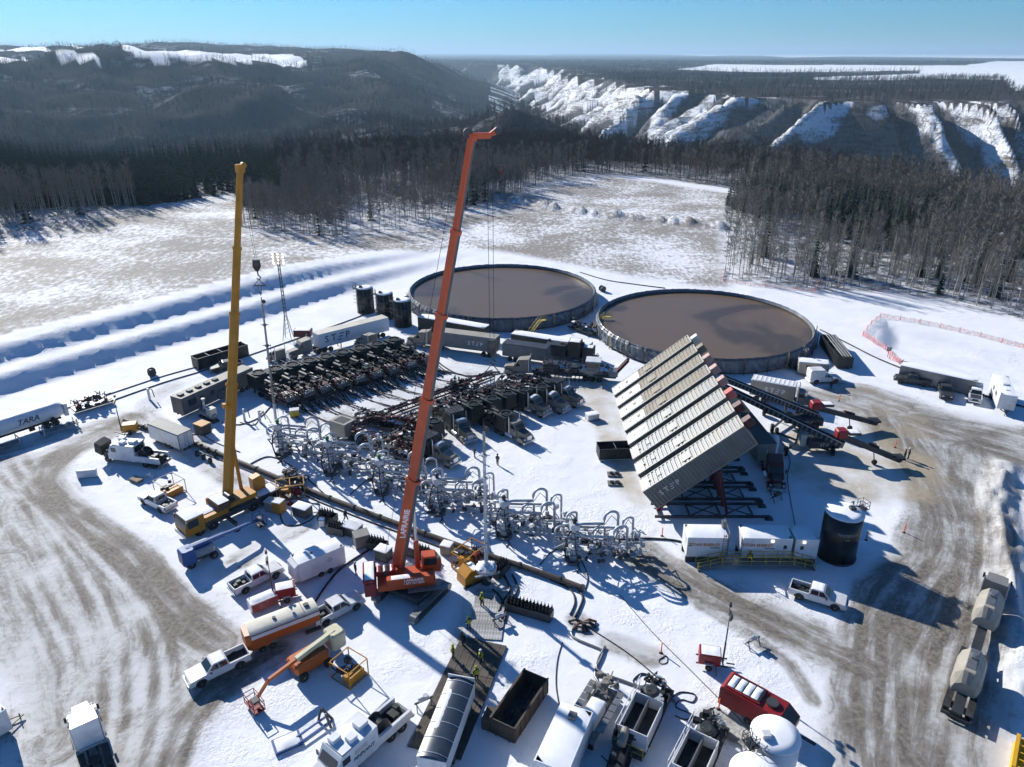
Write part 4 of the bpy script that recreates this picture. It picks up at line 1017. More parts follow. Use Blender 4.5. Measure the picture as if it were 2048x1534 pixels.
# ------------------------------------------------------------------ tilted sand silos
SIL_T = math.radians(39.0); SIL_O = (18.6, 1.6)
def silo(label, y0, k):
    t = thing('sand_silo', label, 'silo', (SIL_O[0], y0 + 1.5, 0), 0, 'tilted container silos'); L, W, H = 15.0, 2.9, 3.2
    R4 = Matrix.Translation((0, 0, SIL_O[1])) @ Matrix.Rotation(-SIL_T, 4, 'Y')
    roofm = 'silo_tan' if k >= 4 else 'silo'
    def corr(n, lo, hi, place):
        v = []; f = []; p = 0
        for i in range(n):
            x = .25 + (L - .5) * i / n; s = (L - .5) / n
            for dx, d in ((0, lo), (.22, lo), (.32, hi), (.78, hi), (.90, lo)): v += [place(x + s * dx, 0, d), place(x + s * dx, 1, d)]
        v += [place(L - .25, 0, lo), place(L - .25, 1, lo)]
        return [tuple(R4 @ Vector(q)) for q in v], [(2 * i, 2 * i + 2, 2 * i + 3, 2 * i + 1) for i in range(len(v) // 2 - 1)]
    h = W / 2
    obj('shell', MB().box(0, L, -h + .06, h - .06, 0, H - .08, R4), 'silo_dark', t)
    obj('roof', MB().add(*corr(25, H - .04, H + .05, lambda x, s, d: (x, (-h + .12) if s == 0 else (h - .12), d))), roofm, t)
    for s in (-1, 1): obj('side_wall', MB().add(*corr(30, h - .055, h + .01, lambda x, q, d, s=s: (x, s * d, .15 + (H - .30) * q))), 'silo_dark', t)
    fr = MB()
    for s in (-1, 1):
        fr.box(0, L, *sorted((s * (h - .12), s * (h + .03))), H - .16, H + .06, R4).box(0, L, *sorted((s * (h - .12), s * (h + .03))), -.06, .15, R4)
        for x in (0, L - .16): fr.box(x, x + .16, *sorted((s * (h - .14), s * (h + .035))), .15, H - .16, R4)
    for x in (-.02, L - .14): fr.box(x, x + .16, -h + .12, h - .12, H - .17, H + .07, R4)
    obj('edge_frame', fr, 'silo', t)
    obj('head_box', MB().bbox(L + .02, L + 1.25, -.55, .55, H - 1.25, H - .1, .08, R4), ('pumpred', 'pumpred', 'fence', 'rosebox', 'rosebox', 'rosebox', 'silo_tan', 'cream')[k], t)
    obj('hatch', MB().box(6.2, 7.6, -.8, .8, H + .055, H + .13, R4), roofm, t)
    obj('top_latch', MB().box(2.6, 3.1, -.35, .35, H + .055, H + .14, R4).box(1.2, 1.45, -.2, .2, H + .055, H + .16, R4), roofm, t)
    # ground frame
    b = MB()
    for s in (-1, 1): b.box(-.2, 14.6, *sorted((s * (h - .05), s * (h + .12))), .25, .62)
    for x in (.3, 4.2, 8.2, 12.4): b.box(x, x + .22, -h + .06, h - .06, .30, .52)
    for xa, xb in ((4.3, 8.3), (8.5, 12.5)): b.beam((xa, -h + .1, .42), (xb, h - .1, .42), .14, .12).beam((xa, h - .1, .44), (xb, -h + .1, .44), .14, .12)
    obj('ground_frame', b, 'charcoal', t)
    for s in (-1, 1): obj('pad_foot', MB().box(14.0, 15.0, s * h - .35, s * h + .35, 0, .24), 'charcoal', t)
    sp = MB()
    for s in (-1, 1): sp.beam((9.2, s * .9, .5), (7.6, s * .9, 6.9), .34, .34)
    obj('lift_leg', sp, 'pumpred', t)
    ch = MB(); ch.beam((0.4, 0, .5), (1.9, 0, 2.4), .5, .4); obj('outlet', ch, 'red', t)
    if k == 0:
        step_logo(t, 1.05, 'ink_pale', (3.2, -h - .03, H * .52), '-y', R4)
    if k > 2: snowcap(t, .15, 2.0 + k * .45, -1.2, 1.2, H + .04, .05, k, M4=R4)
    else: snowcap(t, .15, 1.2, -1.2, 1.2, H + .04, .05, k, M4=R4)
    return t
ords = ['nearest of the tilted silos, with its corrugated side and wordmark showing', 'second nearest of the tilted corrugated silos', 'third nearest of the tilted corrugated silos, red head box', 'fourth nearest of the eight tilted corrugated silos', 'fifth nearest of the eight tilted corrugated silos', 'third farthest of the eight tilted corrugated silos', 'second farthest of the eight tilted corrugated silos', 'farthest of the tilted silos, tan roof beside the near round pond']
for k in range(8): silo(ords[k], 80.0 + 4.12 * k, k)

# ------------------------------------------------------------------ cranes
def boom(t, a, b, secs, w0, w1, mat, mat2, twist=0.0):
    """telescopic sections shrinking from a to b"""
    a, b = Vector(a), Vector(b); d = b - a; n = len(secs); pos = 0
    for k, f in enumerate(secs):
        w = w0 + (w1 - w0) * k / (n - 1); p, q = a + d * pos, a + d * (pos + f + (.01 if k < n - 1 else 0)); ax = (q - p).normalized()
        side = ax.cross(Vector((0, 1, 0))).normalized() if abs(ax.y) < .9 else Vector((1, 0, 0)); fr = ax.cross(side).normalized()
        side, fr = side * math.cos(twist) + fr * math.sin(twist), fr * math.cos(twist) - side * math.sin(twist)
        m = MB(); sec = [(-.5, -.42), (-.30, -.62), (.30, -.62), (.5, -.42), (.5, .5), (-.5, .5)]
        ring = lambda c: [tuple(c + side * (x * w) + fr * (-y * w * 1.1)) for x, y in sec]
        m.add(ring(p) + ring(q), [tuple(range(5, -1, -1)), tuple(range(6, 12))] + [(i, (i + 1) % 6, (i + 1) % 6 + 6, i + 6) for i in range(6)])
        m.fm = [0] * len(m.f)
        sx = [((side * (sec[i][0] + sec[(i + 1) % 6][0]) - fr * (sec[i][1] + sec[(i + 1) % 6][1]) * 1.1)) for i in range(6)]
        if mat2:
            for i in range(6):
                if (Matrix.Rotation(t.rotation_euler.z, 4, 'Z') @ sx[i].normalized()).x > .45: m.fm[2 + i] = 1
        s = obj('boom_section', m.mesh('boom_section', [M[mat], M[mat2 or mat]]), None, t)
        c = MB(); e = q; ww = w * 1.16
        c.add([tuple(e - ax * .35 + side * (x * ww) + fr * (-y * ww * 1.1)) for x, y in sec] + [tuple(e + ax * .05 + side * (x * ww) + fr * (-y * ww * 1.1)) for x, y in sec], [tuple(range(5, -1, -1)), tuple(range(6, 12))] + [(i, (i + 1) % 6, (i + 1) % 6 + 6, i + 6) for i in range(6)])
        obj('boom_collar', c, mat, s); pos += f
    return a, b
def rope(t, pts, r=.035, mat='hose'):
    m = MB()
    for a, b in pts: m.tube([a, b], r, 4)
    return obj('wire_rope', m, mat, t)
def hook_block(name, label, c, s, mat, rigging=0.0):
    t = thing(name, label, 'hook block', c)
    m = MB(); m.prism([(-.35 * s, .5 * s), (.35 * s, .5 * s), (.42 * s, -.3 * s), (.15 * s, -.8 * s), (-.15 * s, -.8 * s), (-.42 * s, -.3 * s)], -.22 * s, .22 * s); obj('cheek', m, mat, t)
    obj('sheave', MB().lathe([(.36 * s, -.26 * s), (.36 * s, .26 * s)], 14, (0, 0, .15 * s), 'y'), 'charcoal', t)
    h = MB(); h.tube([(0, 0, -.8 * s), (0, 0, -1.3 * s), (.25 * s, 0, -1.55 * s), (.1 * s, 0, -1.85 * s), (-.2 * s, 0, -1.7 * s)], .08 * s, 6); obj('hook', h, 'charcoal', t)
    if rigging:
        g = MB(); g.tube([(0, 0, -1.8 * s), (-.7, 0, -2.9)], .05, 5).tube([(0, 0, -1.8 * s), (.7, 0, -2.9)], .05, 5).beam((-.8, 0, -2.9), (.8, 0, -2.9), .16); g.tube([(-.3, 0, -2.9), (0, 0, -rigging)], .05, 5).tube([(.3, 0, -2.9), (0, 0, -rigging)], .05, 5)
        obj('sling', g, 'charcoal', t)
    return t
def mast(name, label, c, h, r0, r1, frost, taper=True, lean=(0, 0)):
    """lubricator stack held upright over a well"""
    t = thing(name, label, 'mast', c); top = Vector((lean[0], lean[1], h))
    segs = 7
    for k in range(segs):
        f0, f1 = k / segs, (k + .97) / segs; rr = r0 + (r1 - r0) * k / segs
        obj('pipe_section', MB().tube([top * f0, top * f1], rr, 10), 'frost' if k < frost else 'steel', t)
        if k in (2, 4, 5): obj('clamp', MB().lathe([(rr * 1.9, -.12), (rr * 1.9, .12)], 10, tuple(top * f1)).beam(top * f1 + Vector((-.6, 0, 0)), top * f1 + Vector((.6, 0, 0)), .09), 'frost' if k < frost else 'charcoal', t)
    obj('top_sheave', MB().lathe([(.3, -.08), (.3, .08)], 12, tuple(top + Vector((.25, 0, .2))), 'y').tube([top, top + Vector((0, 0, .9))], .07, 6), 'charcoal', t)
    obj('guy_line', MB().tube([top * .72 + Vector((.5, 0, 0)), (.5, -.2, .4)], .025, 4), 'hose', t)
    return t

# yellow all-terrain crane
YB = at(462, 1022); YT = at(565, 922); YT.z = zat(482, 340, YT.y)
c, a, L = lay(548, 992, 376, 1072)
t = thing('mobile_crane', 'yellow mobile crane with tall telescopic boom and snowy carrier', 'crane', c, a)
def yc(dx, dy, z): return Vector((dx, dy, z))
obj('carrier_frame', MB().bbox(-6.6, 4.2, -1.3, 1.3, .85, 1.55, .08), 'charcoal', t)
obj('deck_cover', MB().bbox(1.0, 4.15, -1.32, -.55, 1.56, 2.25, .06), 'yellow', t); obj('deck_cover', MB().bbox(1.0, 4.15, .55, 1.32, 1.56, 2.2, .06), 'yellow', t)
obj('engine_bay', MB().bbox(1.2, 4.1, -.53, .53, 1.56, 1.95, .06), 'charcoal', t); snowcap(t, 1.1, 4.1, -1.2, .5, 2.27, .08, 2); snowcap(t, -6.3, -3.4, -1.1, 1.1, 1.57, .10, 3)
cb = MB(); cb.prism([(4.25, .75), (6.75, .75), (6.80, 1.55), (6.45, 2.95), (4.25, 2.95)], -1.34, 1.34); obj('carrier_cab', cb, 'yellow', t)
obj('cab_roof', MB().bbox(4.22, 6.46, -1.36, 1.36, 2.955, 3.06, .05), 'white', t); snowcap(t, 4.35, 6.35, -1.25, 1.25, 3.065, .07, 8)
obj('windshield', MB().add([(6.795, -1.2, 1.62), (6.795, 1.2, 1.62), (6.475, 1.2, 2.88), (6.475, -1.2, 2.88)], [(0, 1, 2, 3)]), 'glass', t)
for s in (-1, 1):
    obj('side_window', MB().box(5.0, 6.35, *sorted((s * 1.345, s * 1.36)), 1.7, 2.75), 'glass', t)
    obj('mirror', MB().box(6.5, 6.62, *sorted((s * 1.45, s * 1.7)), 2.3, 2.9), 'black', t)
    for x in (5.0, 3.2, -2.4, -4.1, -5.6): wheel(t, x, s * 1.05, .68, .5)
    for x in (1.4, -6.4):
        o = obj('outrigger', MB().box(x - .2, x + .2, *sorted((s * 1.35, s * 3.6)), .85, 1.2), 'charcoal', t); obj('outrigger_foot', MB().tube([(x, s * 3.45, .1), (x, s * 3.45, 1.1)], .11, 8).lathe([(.45, .02), (.45, .12)], 12, (x, s * 3.45, 0)), 'red', o)
obj('bumper', MB().bbox(6.75, 7.0, -1.3, 1.3, .6, 1.1, .06), 'white', t)
# superstructure
obj('turntable', MB().lathe([(1.25, 1.56), (1.25, 1.95)], 24, (-1.2, 0, 0)), 'charcoal', t)
obj('upper_frame', MB().bbox(-3.2, .9, -1.25, 1.25, 1.97, 2.55, .12), 'yellow', t)
obj('counterweight', MB().bbox(.6, 2.3, -1.45, 1.45, 2.30, 3.2, .15, Matrix.Identity(4)), 'rust', t); snowcap(t, .7, 2.2, -1.3, 1.3, 3.21, .08, 9)
obj('hazard_end', MB().bbox(.5, 2.35, -1.80, -1.46, 2.3, 3.0, .06), 'yellow', t)
obj('operator_cab', MB().prism([(-5.3, 1.62), (-3.6, 1.62), (-3.6, 3.6), (-4.8, 3.75), (-5.3, 2.9)], -1.4, -.35), 'yellow', t); obj('cab_glass', MB().box(-5.1, -3.75, -1.415, -1.402, 2.5, 3.45), 'glass', t)
obj('winch', MB().lathe([(.42, -.6), (.42, .6)], 16, (.2, 0, 3.0), 'y').box(-.3, .7, -.75, .75, 2.56, 2.75), 'charcoal', t)
inv = Matrix.Rotation(-a, 4, 'Z') @ Matrix.Translation(-c)
pb = inv @ Vector((YB.x, YB.y, 2.7)); pt_ = inv @ Vector(YT)
boom(t, pb, pt_, [.34, .22, .20, .24], .92, .56, 'yellow', None, .45)
obj('luffing_ram', MB().tube([pb + Vector((-1.9, 0, -.2)), pb.lerp(pt_, .20)], .24, 10), 'yellow', t)
obj('boom_head', MB().bbox(-.5, .5, -.4, .4, -.3, .7, .08, Matrix.Translation(pt_)).lathe([(.4, -.15), (.4, .15)], 14, tuple(pt_ + Vector((-.5, 0, .5))), 'y'), 'yellow', t)
hk = Vector((YT.x, YT.y, zat(515, 528, YT.y))); hk = at(513, 528, hk.z)
hl = inv @ (hk + Vector((0, 0, .8)))
rope(t, [(pt_ + Vector((-.2, 0, 0)), hl + Vector((-.12, 0, 0))), (pt_ + Vector((.2, 0, 0)), hl + Vector((.12, 0, 0)))], .022)
obj('boom_light', MB().box(-.2, .2, -.3, .3, 0, .6, Matrix.Translation(pb.lerp(pt_, .28) + Vector((.9, 0, 0)))), 'yellow', t)
hook_block('hook_block', 'black hook block hanging from the yellow crane over the field', hk, 1.15, 'black', 4.3)
mb = at(557, 884); mt = Vector(at(524, 606, zat(524, 606, mb.y + 1.0)))
mast('lubricator_mast', 'slim grey mast hanging below the yellow crane hook', mb, mt.z, .22, .12, 2, lean=(mt.x - mb.x, mt.y - mb.y))

# orange crawler crane
RB = at(800, 1168); RT = Vector(at(945, 272, 48.0)); W0 = at(973, 1165); RT.y = W0.y + .5
RT = Vector((at(945, 272, zat(945, 272, W0.y))[0], W0.y, zat(945, 272, W0.y)))
c, a, L = lay(762, 1190, 858, 1178)
t = thing('crawler_crane', 'orange-red crawler crane with grey-faced telescopic boom', 'crane', c, a)
inv = Matrix.Rotation(-a, 4, 'Z') @ Matrix.Translation(-c)
tr = math.atan2(*(at(893, 1178) - at(832, 1240)).yx) - a
_tc = inv @ at(862, 1212); _t2 = inv @ at(788, 1172)
for _p in (_tc, _t2):
    T4 = Matrix.Translation((_p.x, _p.y, 0)) @ Matrix.Rotation(tr, 4, 'Z'); m = MB()
    n = 12; prof = [(3.0 + .52 * math.cos(k), .55 + .52 * math.sin(k)) for k in [math.pi / 2 - i * math.pi / 6 for i in range(7)]] + [(-3.0 + .52 * math.cos(k), .55 + .52 * math.sin(k)) for k in [-math.pi / 2 - i * math.pi / 6 for i in range(7)]]
    m.prism(prof, -.38, .38, T4); trk = obj('crawler_track', m, 'steel', t)
    g = MB()
    for k in range(26): x = -2.95 + k * .236; g.box(x, x + .17, -.42, .42, 1.075, 1.12, T4)
    obj('track_shoes', g, 'steel', trk); obj('track_frame', MB().prism([(2.7, .25), (2.7, .85), (-2.7, .85), (-2.7, .25)], -.44, .44, T4), 'black', trk)
obj('car_body', MB().bbox(-1.6, 1.6, -2.2, 2.2, .75, 1.35, .1, Matrix.Translation(((_tc.x + _t2.x) / 2, (_tc.y + _t2.y) / 2, 0)) @ Matrix.Rotation(tr, 4, 'Z')), 'charcoal', t); obj('turntable', MB().lathe([(1.1, 1.36), (1.1, 1.62)], 22), 'black', t)
obj('upper_deck', MB().bbox(-2.9, 3.4, -1.5, 1.5, 1.65, 2.35, .1), 'crane_red', t)
obj('side_housing', MB().bbox(-1.9, 3.2, -1.62, -.7, 2.36, 3.05, .1), 'crane_red', t); snowcap(t, -1.4, .6, -1.5, -.8, 3.055, .04, 3)
lettering(t, 'LAPRAIRIE', .46, 'ink_white', (1.0, -1.63, 2.80), '-y', bold=.012); lettering(t, '1 877 767 0220', .36, 'ink_white', (1.0, -1.63, 2.40), '-y', bold=.008)
obj('counterweight', MB().bbox(-4.3, -3.0, -1.9, 1.9, 1.5, 3.1, .12), 'red', t); obj('counterweight_slab', MB().bbox(-4.4, -3.1, -1.75, 1.75, 3.13, 3.5, .12), 'red', t); snowcap(t, -4.2, -3.2, -1.6, 1.6, 3.51, .05, 5)
for k in range(3): obj('hoist_drum', MB().lathe([(.38, -.55), (.38, .55)], 14, (-2.7 + k * .75, .55, 2.85), 'y'), 'red' if k != 1 else 'charcoal', t)
oc = MB(); oc.prism([(2.1, 1.9), (4.1, 1.9), (4.25, 2.9), (3.6, 4.0), (2.1, 4.0)], .55, 1.75); obj('operator_cab', oc, 'crane_red', t)
obj('cab_window', MB().add([(4.255, .65, 2.95), (4.255, 1.65, 2.95), (3.65, 1.65, 3.93), (3.65, .65, 3.93)], [(0, 1, 2, 3)]), 'glass', t); obj('cab_window', MB().box(2.3, 3.7, .535, .548, 2.85, 3.75), 'glass', t)
obj('catwalk', MB().box(.3, 4.6, -2.35, -1.66, 1.7, 1.78), 'steel', t)
pb = inv @ Vector((RB.x, RB.y, 2.6)); pt_ = inv @ RT
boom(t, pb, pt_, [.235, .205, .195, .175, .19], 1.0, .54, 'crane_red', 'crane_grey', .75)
rm = pb + Vector((2.1, -.2, -.3)); up = pb.lerp(pt_, .165) + Vector((.55, 0, 0))
obj('luffing_ram', MB().tube([rm, rm.lerp(up, .45)], .30, 10), 'crane_red', t); obj('ram_rod', MB().tube([rm.lerp(up, .45), up], .19, 10), 'bright', t)
hd = MB(); hd.bbox(-.3, 1.6, -.3, .3, -.22, .25, .05, Matrix.Translation(pt_)); obj('boom_head', hd, 'crane_red', t)
obj('jib_tip', MB().prism([(1.3, .1), (1.6, -.05), (2.4, .2), (2.45, .65), (2.1, .7)], -.2, .2, Matrix.Translation(pt_)), 'crane_red', t)
obj('head_sheave', MB().lathe([(.42, -.15), (.42, .15)], 16, tuple(pt_ + Vector((-.4, 0, .25))), 'y').lathe([(.3, -.28), (.3, .28)], 14, tuple(pt_ + Vector((2.2, 0, .42))), 'y'), 'charcoal', t)
tipw = Matrix.Translation(c) @ Matrix.Rotation(a, 4, 'Z')
jt = pt_ + Vector((2.5, 0, .45)); jw = tipw @ jt
ax_ = Vector((jw.x, jw.y, zat(985, 338, jw.y))); hook_block('auxiliary_hook', 'small dark red hook hanging from the orange crane jib tip', ax_, .62, 'pumpred')
rh = tipw @ (pt_ + Vector((1.5, 0, -.4))); hkz = zat(968, 690, rh.y); hkw = Vector((rh.x, rh.y, hkz))
rope(t, [(jt, inv @ (ax_ + Vector((0, 0, .3)))), (pt_ + Vector((1.25, 0, -.4)), inv @ (hkw + Vector((-.2, 0, .8)))), (pt_ + Vector((1.75, 0, -.4)), inv @ (hkw + Vector((.2, 0, .8)))), (pt_ + Vector((-.9, 0, .4)), pb + Vector((-1.6, .3, .3)))], .022)
bd = (pt_ - pb).normalized(); sd_ = bd.cross(Vector((0, 1, 0))).normalized(); fr_ = bd.cross(sd_).normalized()
lo = text_mesh('LAPRAIRIE', .82, 'ink_white', bold=.02); m = MB()
org = pb.lerp(pt_, .135) + Vector((-.22, 0, 0)); org.y = pb.lerp(pt_, .135).y - .92
m.add([tuple(org + bd * v.co.x - sd_ * v.co.y * (1 if sd_.x < 0 else -1) * -1 + Vector((0, -v.co.z, 0))) for v in lo.vertices], [tuple(p.vertices) for p in lo.polygons])
obj('lettering', m, 'ink_white', t)
hook_block('main_hook', 'black hook block and sling hanging from the orange crane over the pump trucks', hkw, 1.1, 'black', 5.5)
wt = zat(973, 862, W0.y); mast('frosted_lubricator', 'tall frost-white mast standing on the well by the orange crane', W0, wt, .24, .14, 6)
# ------------------------------------------------------------------ upright tanks
def tank(label, c, R, H, mat, snow=True, ladder_a=0.0, letter=None, rails=False, name='upright_tank', group=None, dome=.25, ribs=0):
    t = thing(name, label, 'tank', c, 0, group)
    s = MB(); s.sm = True; s.lathe([(R, .25), (R, H)], 40); obj('shell', s, mat, t)
    obj('skid', MB().lathe([(R + .12, 0), (R + .12, .25)], 24), 'charcoal', t)
    r = MB(); r.sm = True; r.lathe([(R + .04, H + .002), (R + .04, H + .06), (R * .6, H + dome * .7), (.02, H + dome)], 40); obj('roof', r, 'snow' if snow else mat, t)
    if ribs:
        for k in range(ribs): a = 2 * math.pi * k / ribs; obj('rib', MB().box(-.05, .05, R, R + .09, .3, H - .05, Matrix.Rotation(a, 4, 'Z')), 'charcoal', t)
        for z in (H * .35, H * .68): obj('hoop', MB().lathe([(R + .09, z), (R + .13, z), (R + .13, z + .1), (R + .09, z + .1)], 40), 'charcoal', t)
    L4 = Matrix.Rotation(ladder_a, 4, 'Z'); m = MB()
    for y in (-.25, .25): m.box(R + .18, R + .24, y - .03, y + .03, 0, H + 1.0, L4)
    k = .3
    while k < H + .9: m.box(R + .19, R + .23, -.22, .22, k, k + .04, L4); k += .32
    obj('ladder', m, 'charcoal', t)
    cg = MB()
    for z in (2.6, 3.4, 4.2, 5.0, H + .2):
        cg.tube([L4 @ Vector((R + .22 + .7 * math.cos(a) * (1 if True else 0), .45 * math.sin(a), z)) for a in [-1.5 + i * .5 for i in range(7)]], .03, 4)
    obj('ladder_cage', cg, 'charcoal', t)
    obj('roof_hatch', MB().bbox(-.35, .35, -.35, .35, H + dome * .8, H + dome + .25, .05, Matrix.Translation((R * .5 * math.cos(ladder_a), R * .5 * math.sin(ladder_a), 0))), 'charcoal' if mat == 'tankblack' else 'white', t)
    obj('walkway', MB().box(R - .5, R + .9, -.55, .55, H - .06, H + .02, L4), 'charcoal', t)
    rl = MB(); rail(rl, [tuple(L4 @ Vector(p)) for p in ((R + .1, -.55, H), (R + .9, -.55, H), (R + .9, .55, H), (R + .1, .55, H))], 1.0, .035)
    obj('handrail', rl, 'charcoal', t)
    vp = MB(); vp.tube([L4 @ Vector((R + .15, 1.1, .3)), L4 @ Vector((R + .15, 1.1, H + .3)), L4 @ Vector((R - .4, .9, H + .4))], .08, 7); obj('vent_pipe', vp, 'steel' if mat != 'tankblack' else 'charcoal', t)
    if letter:
        for q, (body, z, sz) in enumerate(letter):
            me = text_mesh(body, sz, 'ink_pale' if mat == 'tankblack' else 'ink'); m = MB(); A0 = -math.pi / 2 - .05
            m.add([((R + .012) * math.cos(A0 + v.co.x / R), (R + .012) * math.sin(A0 + v.co.x / R), z + v.co.y) for v in me.vertices], [tuple(p.vertices) for p in me.polygons]); obj('lettering', m, 'ink_pale' if mat == 'tankblack' else 'ink', t)
    return t
tank('large black upright tank with snow lid beside the white skid buildings', (38.8, 72.6, 0), 2.15, 6.1, 'tankblack', True, math.radians(20), [('PHOENIX', 4.2, .55), ('400', 3.6, .35)])
for k, (u, v, lab) in enumerate(((733, 628, 'leftmost of the three black ribbed tanks behind the white trailer'), (772, 640, 'middle of the three black ribbed tanks behind the white trailer'), (807, 655, 'rightmost of the three black ribbed tanks, beside the far pond'))):
    tank(lab, at(u, v - 4), 1.8, 5.9, 'tankblack', True, math.radians(200), None, group='black ribbed tanks', ribs=14)
tank('white round-topped tank behind the red heater trailer', Vector((*at(1552, 1466, 4.8)[:2], 0)), 1.95, 4.6, 'white', True, math.radians(200), [('TANK', 2.6, .5)], dome=.35)
tank('white round-topped tank cut by the bottom edge of the picture', Vector((*at(1512, 1545, 4.8)[:2], 0)), 1.95, 4.6, 'white', True, math.radians(215), None, dome=.35)

# ------------------------------------------------------------------ long trailers and boxes at the back
c, a, L = edge(778, 661, 640, 697, 1.2, 2.6)
t = box_trailer('van_trailer', 'long white van trailer with dark wordmark, roof tan', c, a, 16.2, 2.6, 2.8, 1.2, 'white_clean', 'cream', axles=(-6.6, -5.3, 5.6), wr=.5)
step_logo(t, 1.95, 'ink', (3.7, 1.31, 2.7), '+y'); obj('landing_leg', MB().box(3.0, 3.15, -.8, -.65, 0, 1.2).box(3.0, 3.15, .65, .8, 0, 1.2), 'steel', t)
obj('swoosh', MB().box(-7.6, 1.2, 1.302, 1.312, 2.2, 2.26).box(-7.6, 1.2, 1.302, 1.312, 1.9, 1.95), 'ink_pale', t)
tc = c + Vector((math.cos(a), math.sin(a), 0)) * 10.3
tractor('tan highway tractor with long hood coupled to the white van trailer', tc, a, 'tan')
c, a, L = edge(990, 706, 868, 690, 1.1, 2.6)
t = box_trailer('equipment_trailer', 'dusty grey equipment trailer with side doors behind the orange boom', c, a, 13.4, 2.6, 2.9, 1.1, 'greybox', 'tanbox', axles=(-5.4, -4.1), ribs=11)
step_logo(t, 1.1, 'ink_white', (-2.6, 1.345, 2.5), '+y')
for k in range(3): obj('side_door', MB().box(-.5 + k * 2.2, .5 + k * 2.2, 1.301, 1.34, 1.2, 3.5), 'greybox', t)
tractor('tan highway tractor coupled to the grey equipment trailer', c + Vector((math.cos(a), math.sin(a), 0)) * 9.0, a, 'tan')
for (q, lab) in (((835, 634, 968, 657), 'dark green storage container with snow roof behind the grey trailer'), ((1022, 668, 1178, 692), 'dark green storage container with snow roof behind the blender unit')):
    c, a, L = edge(*q, 3.1, 2.5)
    box_trailer('storage_container', lab, c, a, max(12.2, L), 2.5, 2.9, .2, 'darkgreen', 'snow', 'container', ribs=24, snow=.12, group='dark containers by the pond')
c, a, L = edge(1012, 690, 1085, 700, 3.3, 2.6)
box_trailer('sand_trailer', 'grey slatted box trailer standing behind the blender tractor', c, a, 9.0, 2.6, 2.5, 1.0, 'greybox', 'charcoal', ribs=18, axles=(-3, -1.8))
c, a, L = edge(503, 770, 377, 829, .6, 2.6)
t = box_trailer('command_trailer', 'long grey-brown command trailer with five roof hatches', c, a, 15.2, 2.6, 2.9, .75, 'rvgrey', 'tanbox', axles=(-5.9, -4.7), wr=.45,
                vents=[(6.6 - k * 1.75, 0, .8, .9, .28, 'charcoal') for k in range(5)], windows=[(1, 5.6, 1.2, 1.5, 1.0), (1, 1.5, 1.3, .7, .7), (1, -3.0, 1.4, .7, .6)], ribs=0)
obj('side_door', MB().box(3.2, 4.1, 1.302, 1.345, .85, 2.85), 'charcoal', t); obj('awning_rail', MB().tube([(-7, 1.36, 3.5), (7, 1.36, 3.5)], .06, 6), 'steel', t); obj('slide_out', MB().box(-3.2, .6, 1.301, 1.7, .9, 2.3), 'rvgrey', t)
c, a, L = edge(1055, 1500, 1140, 1400, .4, 2.5)

# tank wagon at the left edge
A, B = at(117, 818, 2.2), at(0, 855, 2.2); d = (B - A).normalized(); a = math.atan2(d.y, d.x); cc = A + d * 7.5; cc.z = 0
t = thing('bulk_tanker', 'long white cylindrical tanker with dark wordmark at the left edge', 'tanker', cc, a)
m = MB(); m.sm = True; m.lathe([(.05, -8.1), (.8, -7.95), (1.15, -7.6), (1.3, -7.0), (1.3, 7.0), (1.15, 7.6), (.8, 7.95), (.05, 8.1)], 32, (0, 0, 2.25), 'x'); obj('barrel', m, 'white_clean', t)
lettering(t, 'TARA', 1.25, 'ink', (-2.6, 1.36, 2.45), '+y', shear=.25)
obj('under_frame', MB().box(-7.4, 7.4, -.6, .6, .75, 1.0), 'charcoal', t)
for x in (-6.4, -5.1, 4.6, 5.9):
    for s in (-1, 1): wheel(t, x, s * .95, .5, .5)
obj('end_cabinet', MB().bbox(-8.6, -8.0, -.9, .9, 1.0, 3.1, .1), 'white', t); obj('valve_box', MB().bbox(-3.2, -2.4, 1.0, 1.5, .6, 1.2, .05).bbox(-6.2, -5.7, 1.2, 1.6, 1.0, 1.7, .05), 'black', t)
snowcap(t, -7, 7, -.5, .5, 3.48, .06, 1, nx=16)
def pipe_rack(label, u, v, a, L, seed):
    t = thing('pipe_rack', label, 'pipe rack', at(u, v), a, 'pipe racks by the tanker'); r = random.Random(seed)
    for x in (-L / 2 + .3, L / 2 - .3): obj('rack_frame', MB().box(x - .06, x + .06, -.9, -.8, 0, 1.5).box(x - .06, x + .06, .8, .9, 0, 1.5).box(x - .06, x + .06, -.9, .9, .3, .42).box(x - .06, x + .06, -.9, .9, 1.38, 1.5), 'frost', t)
    for k in range(6): obj('pipe', MB().tube([(-L / 2, -.65 + k * .26, .55 + .1 * (k % 2)), (L / 2, -.65 + k * .26, .55 + .1 * (k % 2))], .09, 7), 'steel' if k % 2 else 'frost', t)
    return t
pipe_rack('steel pipe rack in the shadow of the tanker', 120, 862, a, 5.5, 1); pipe_rack('steel pipe rack cut by the left edge below the tanker', 10, 898, a, 4.5, 2)
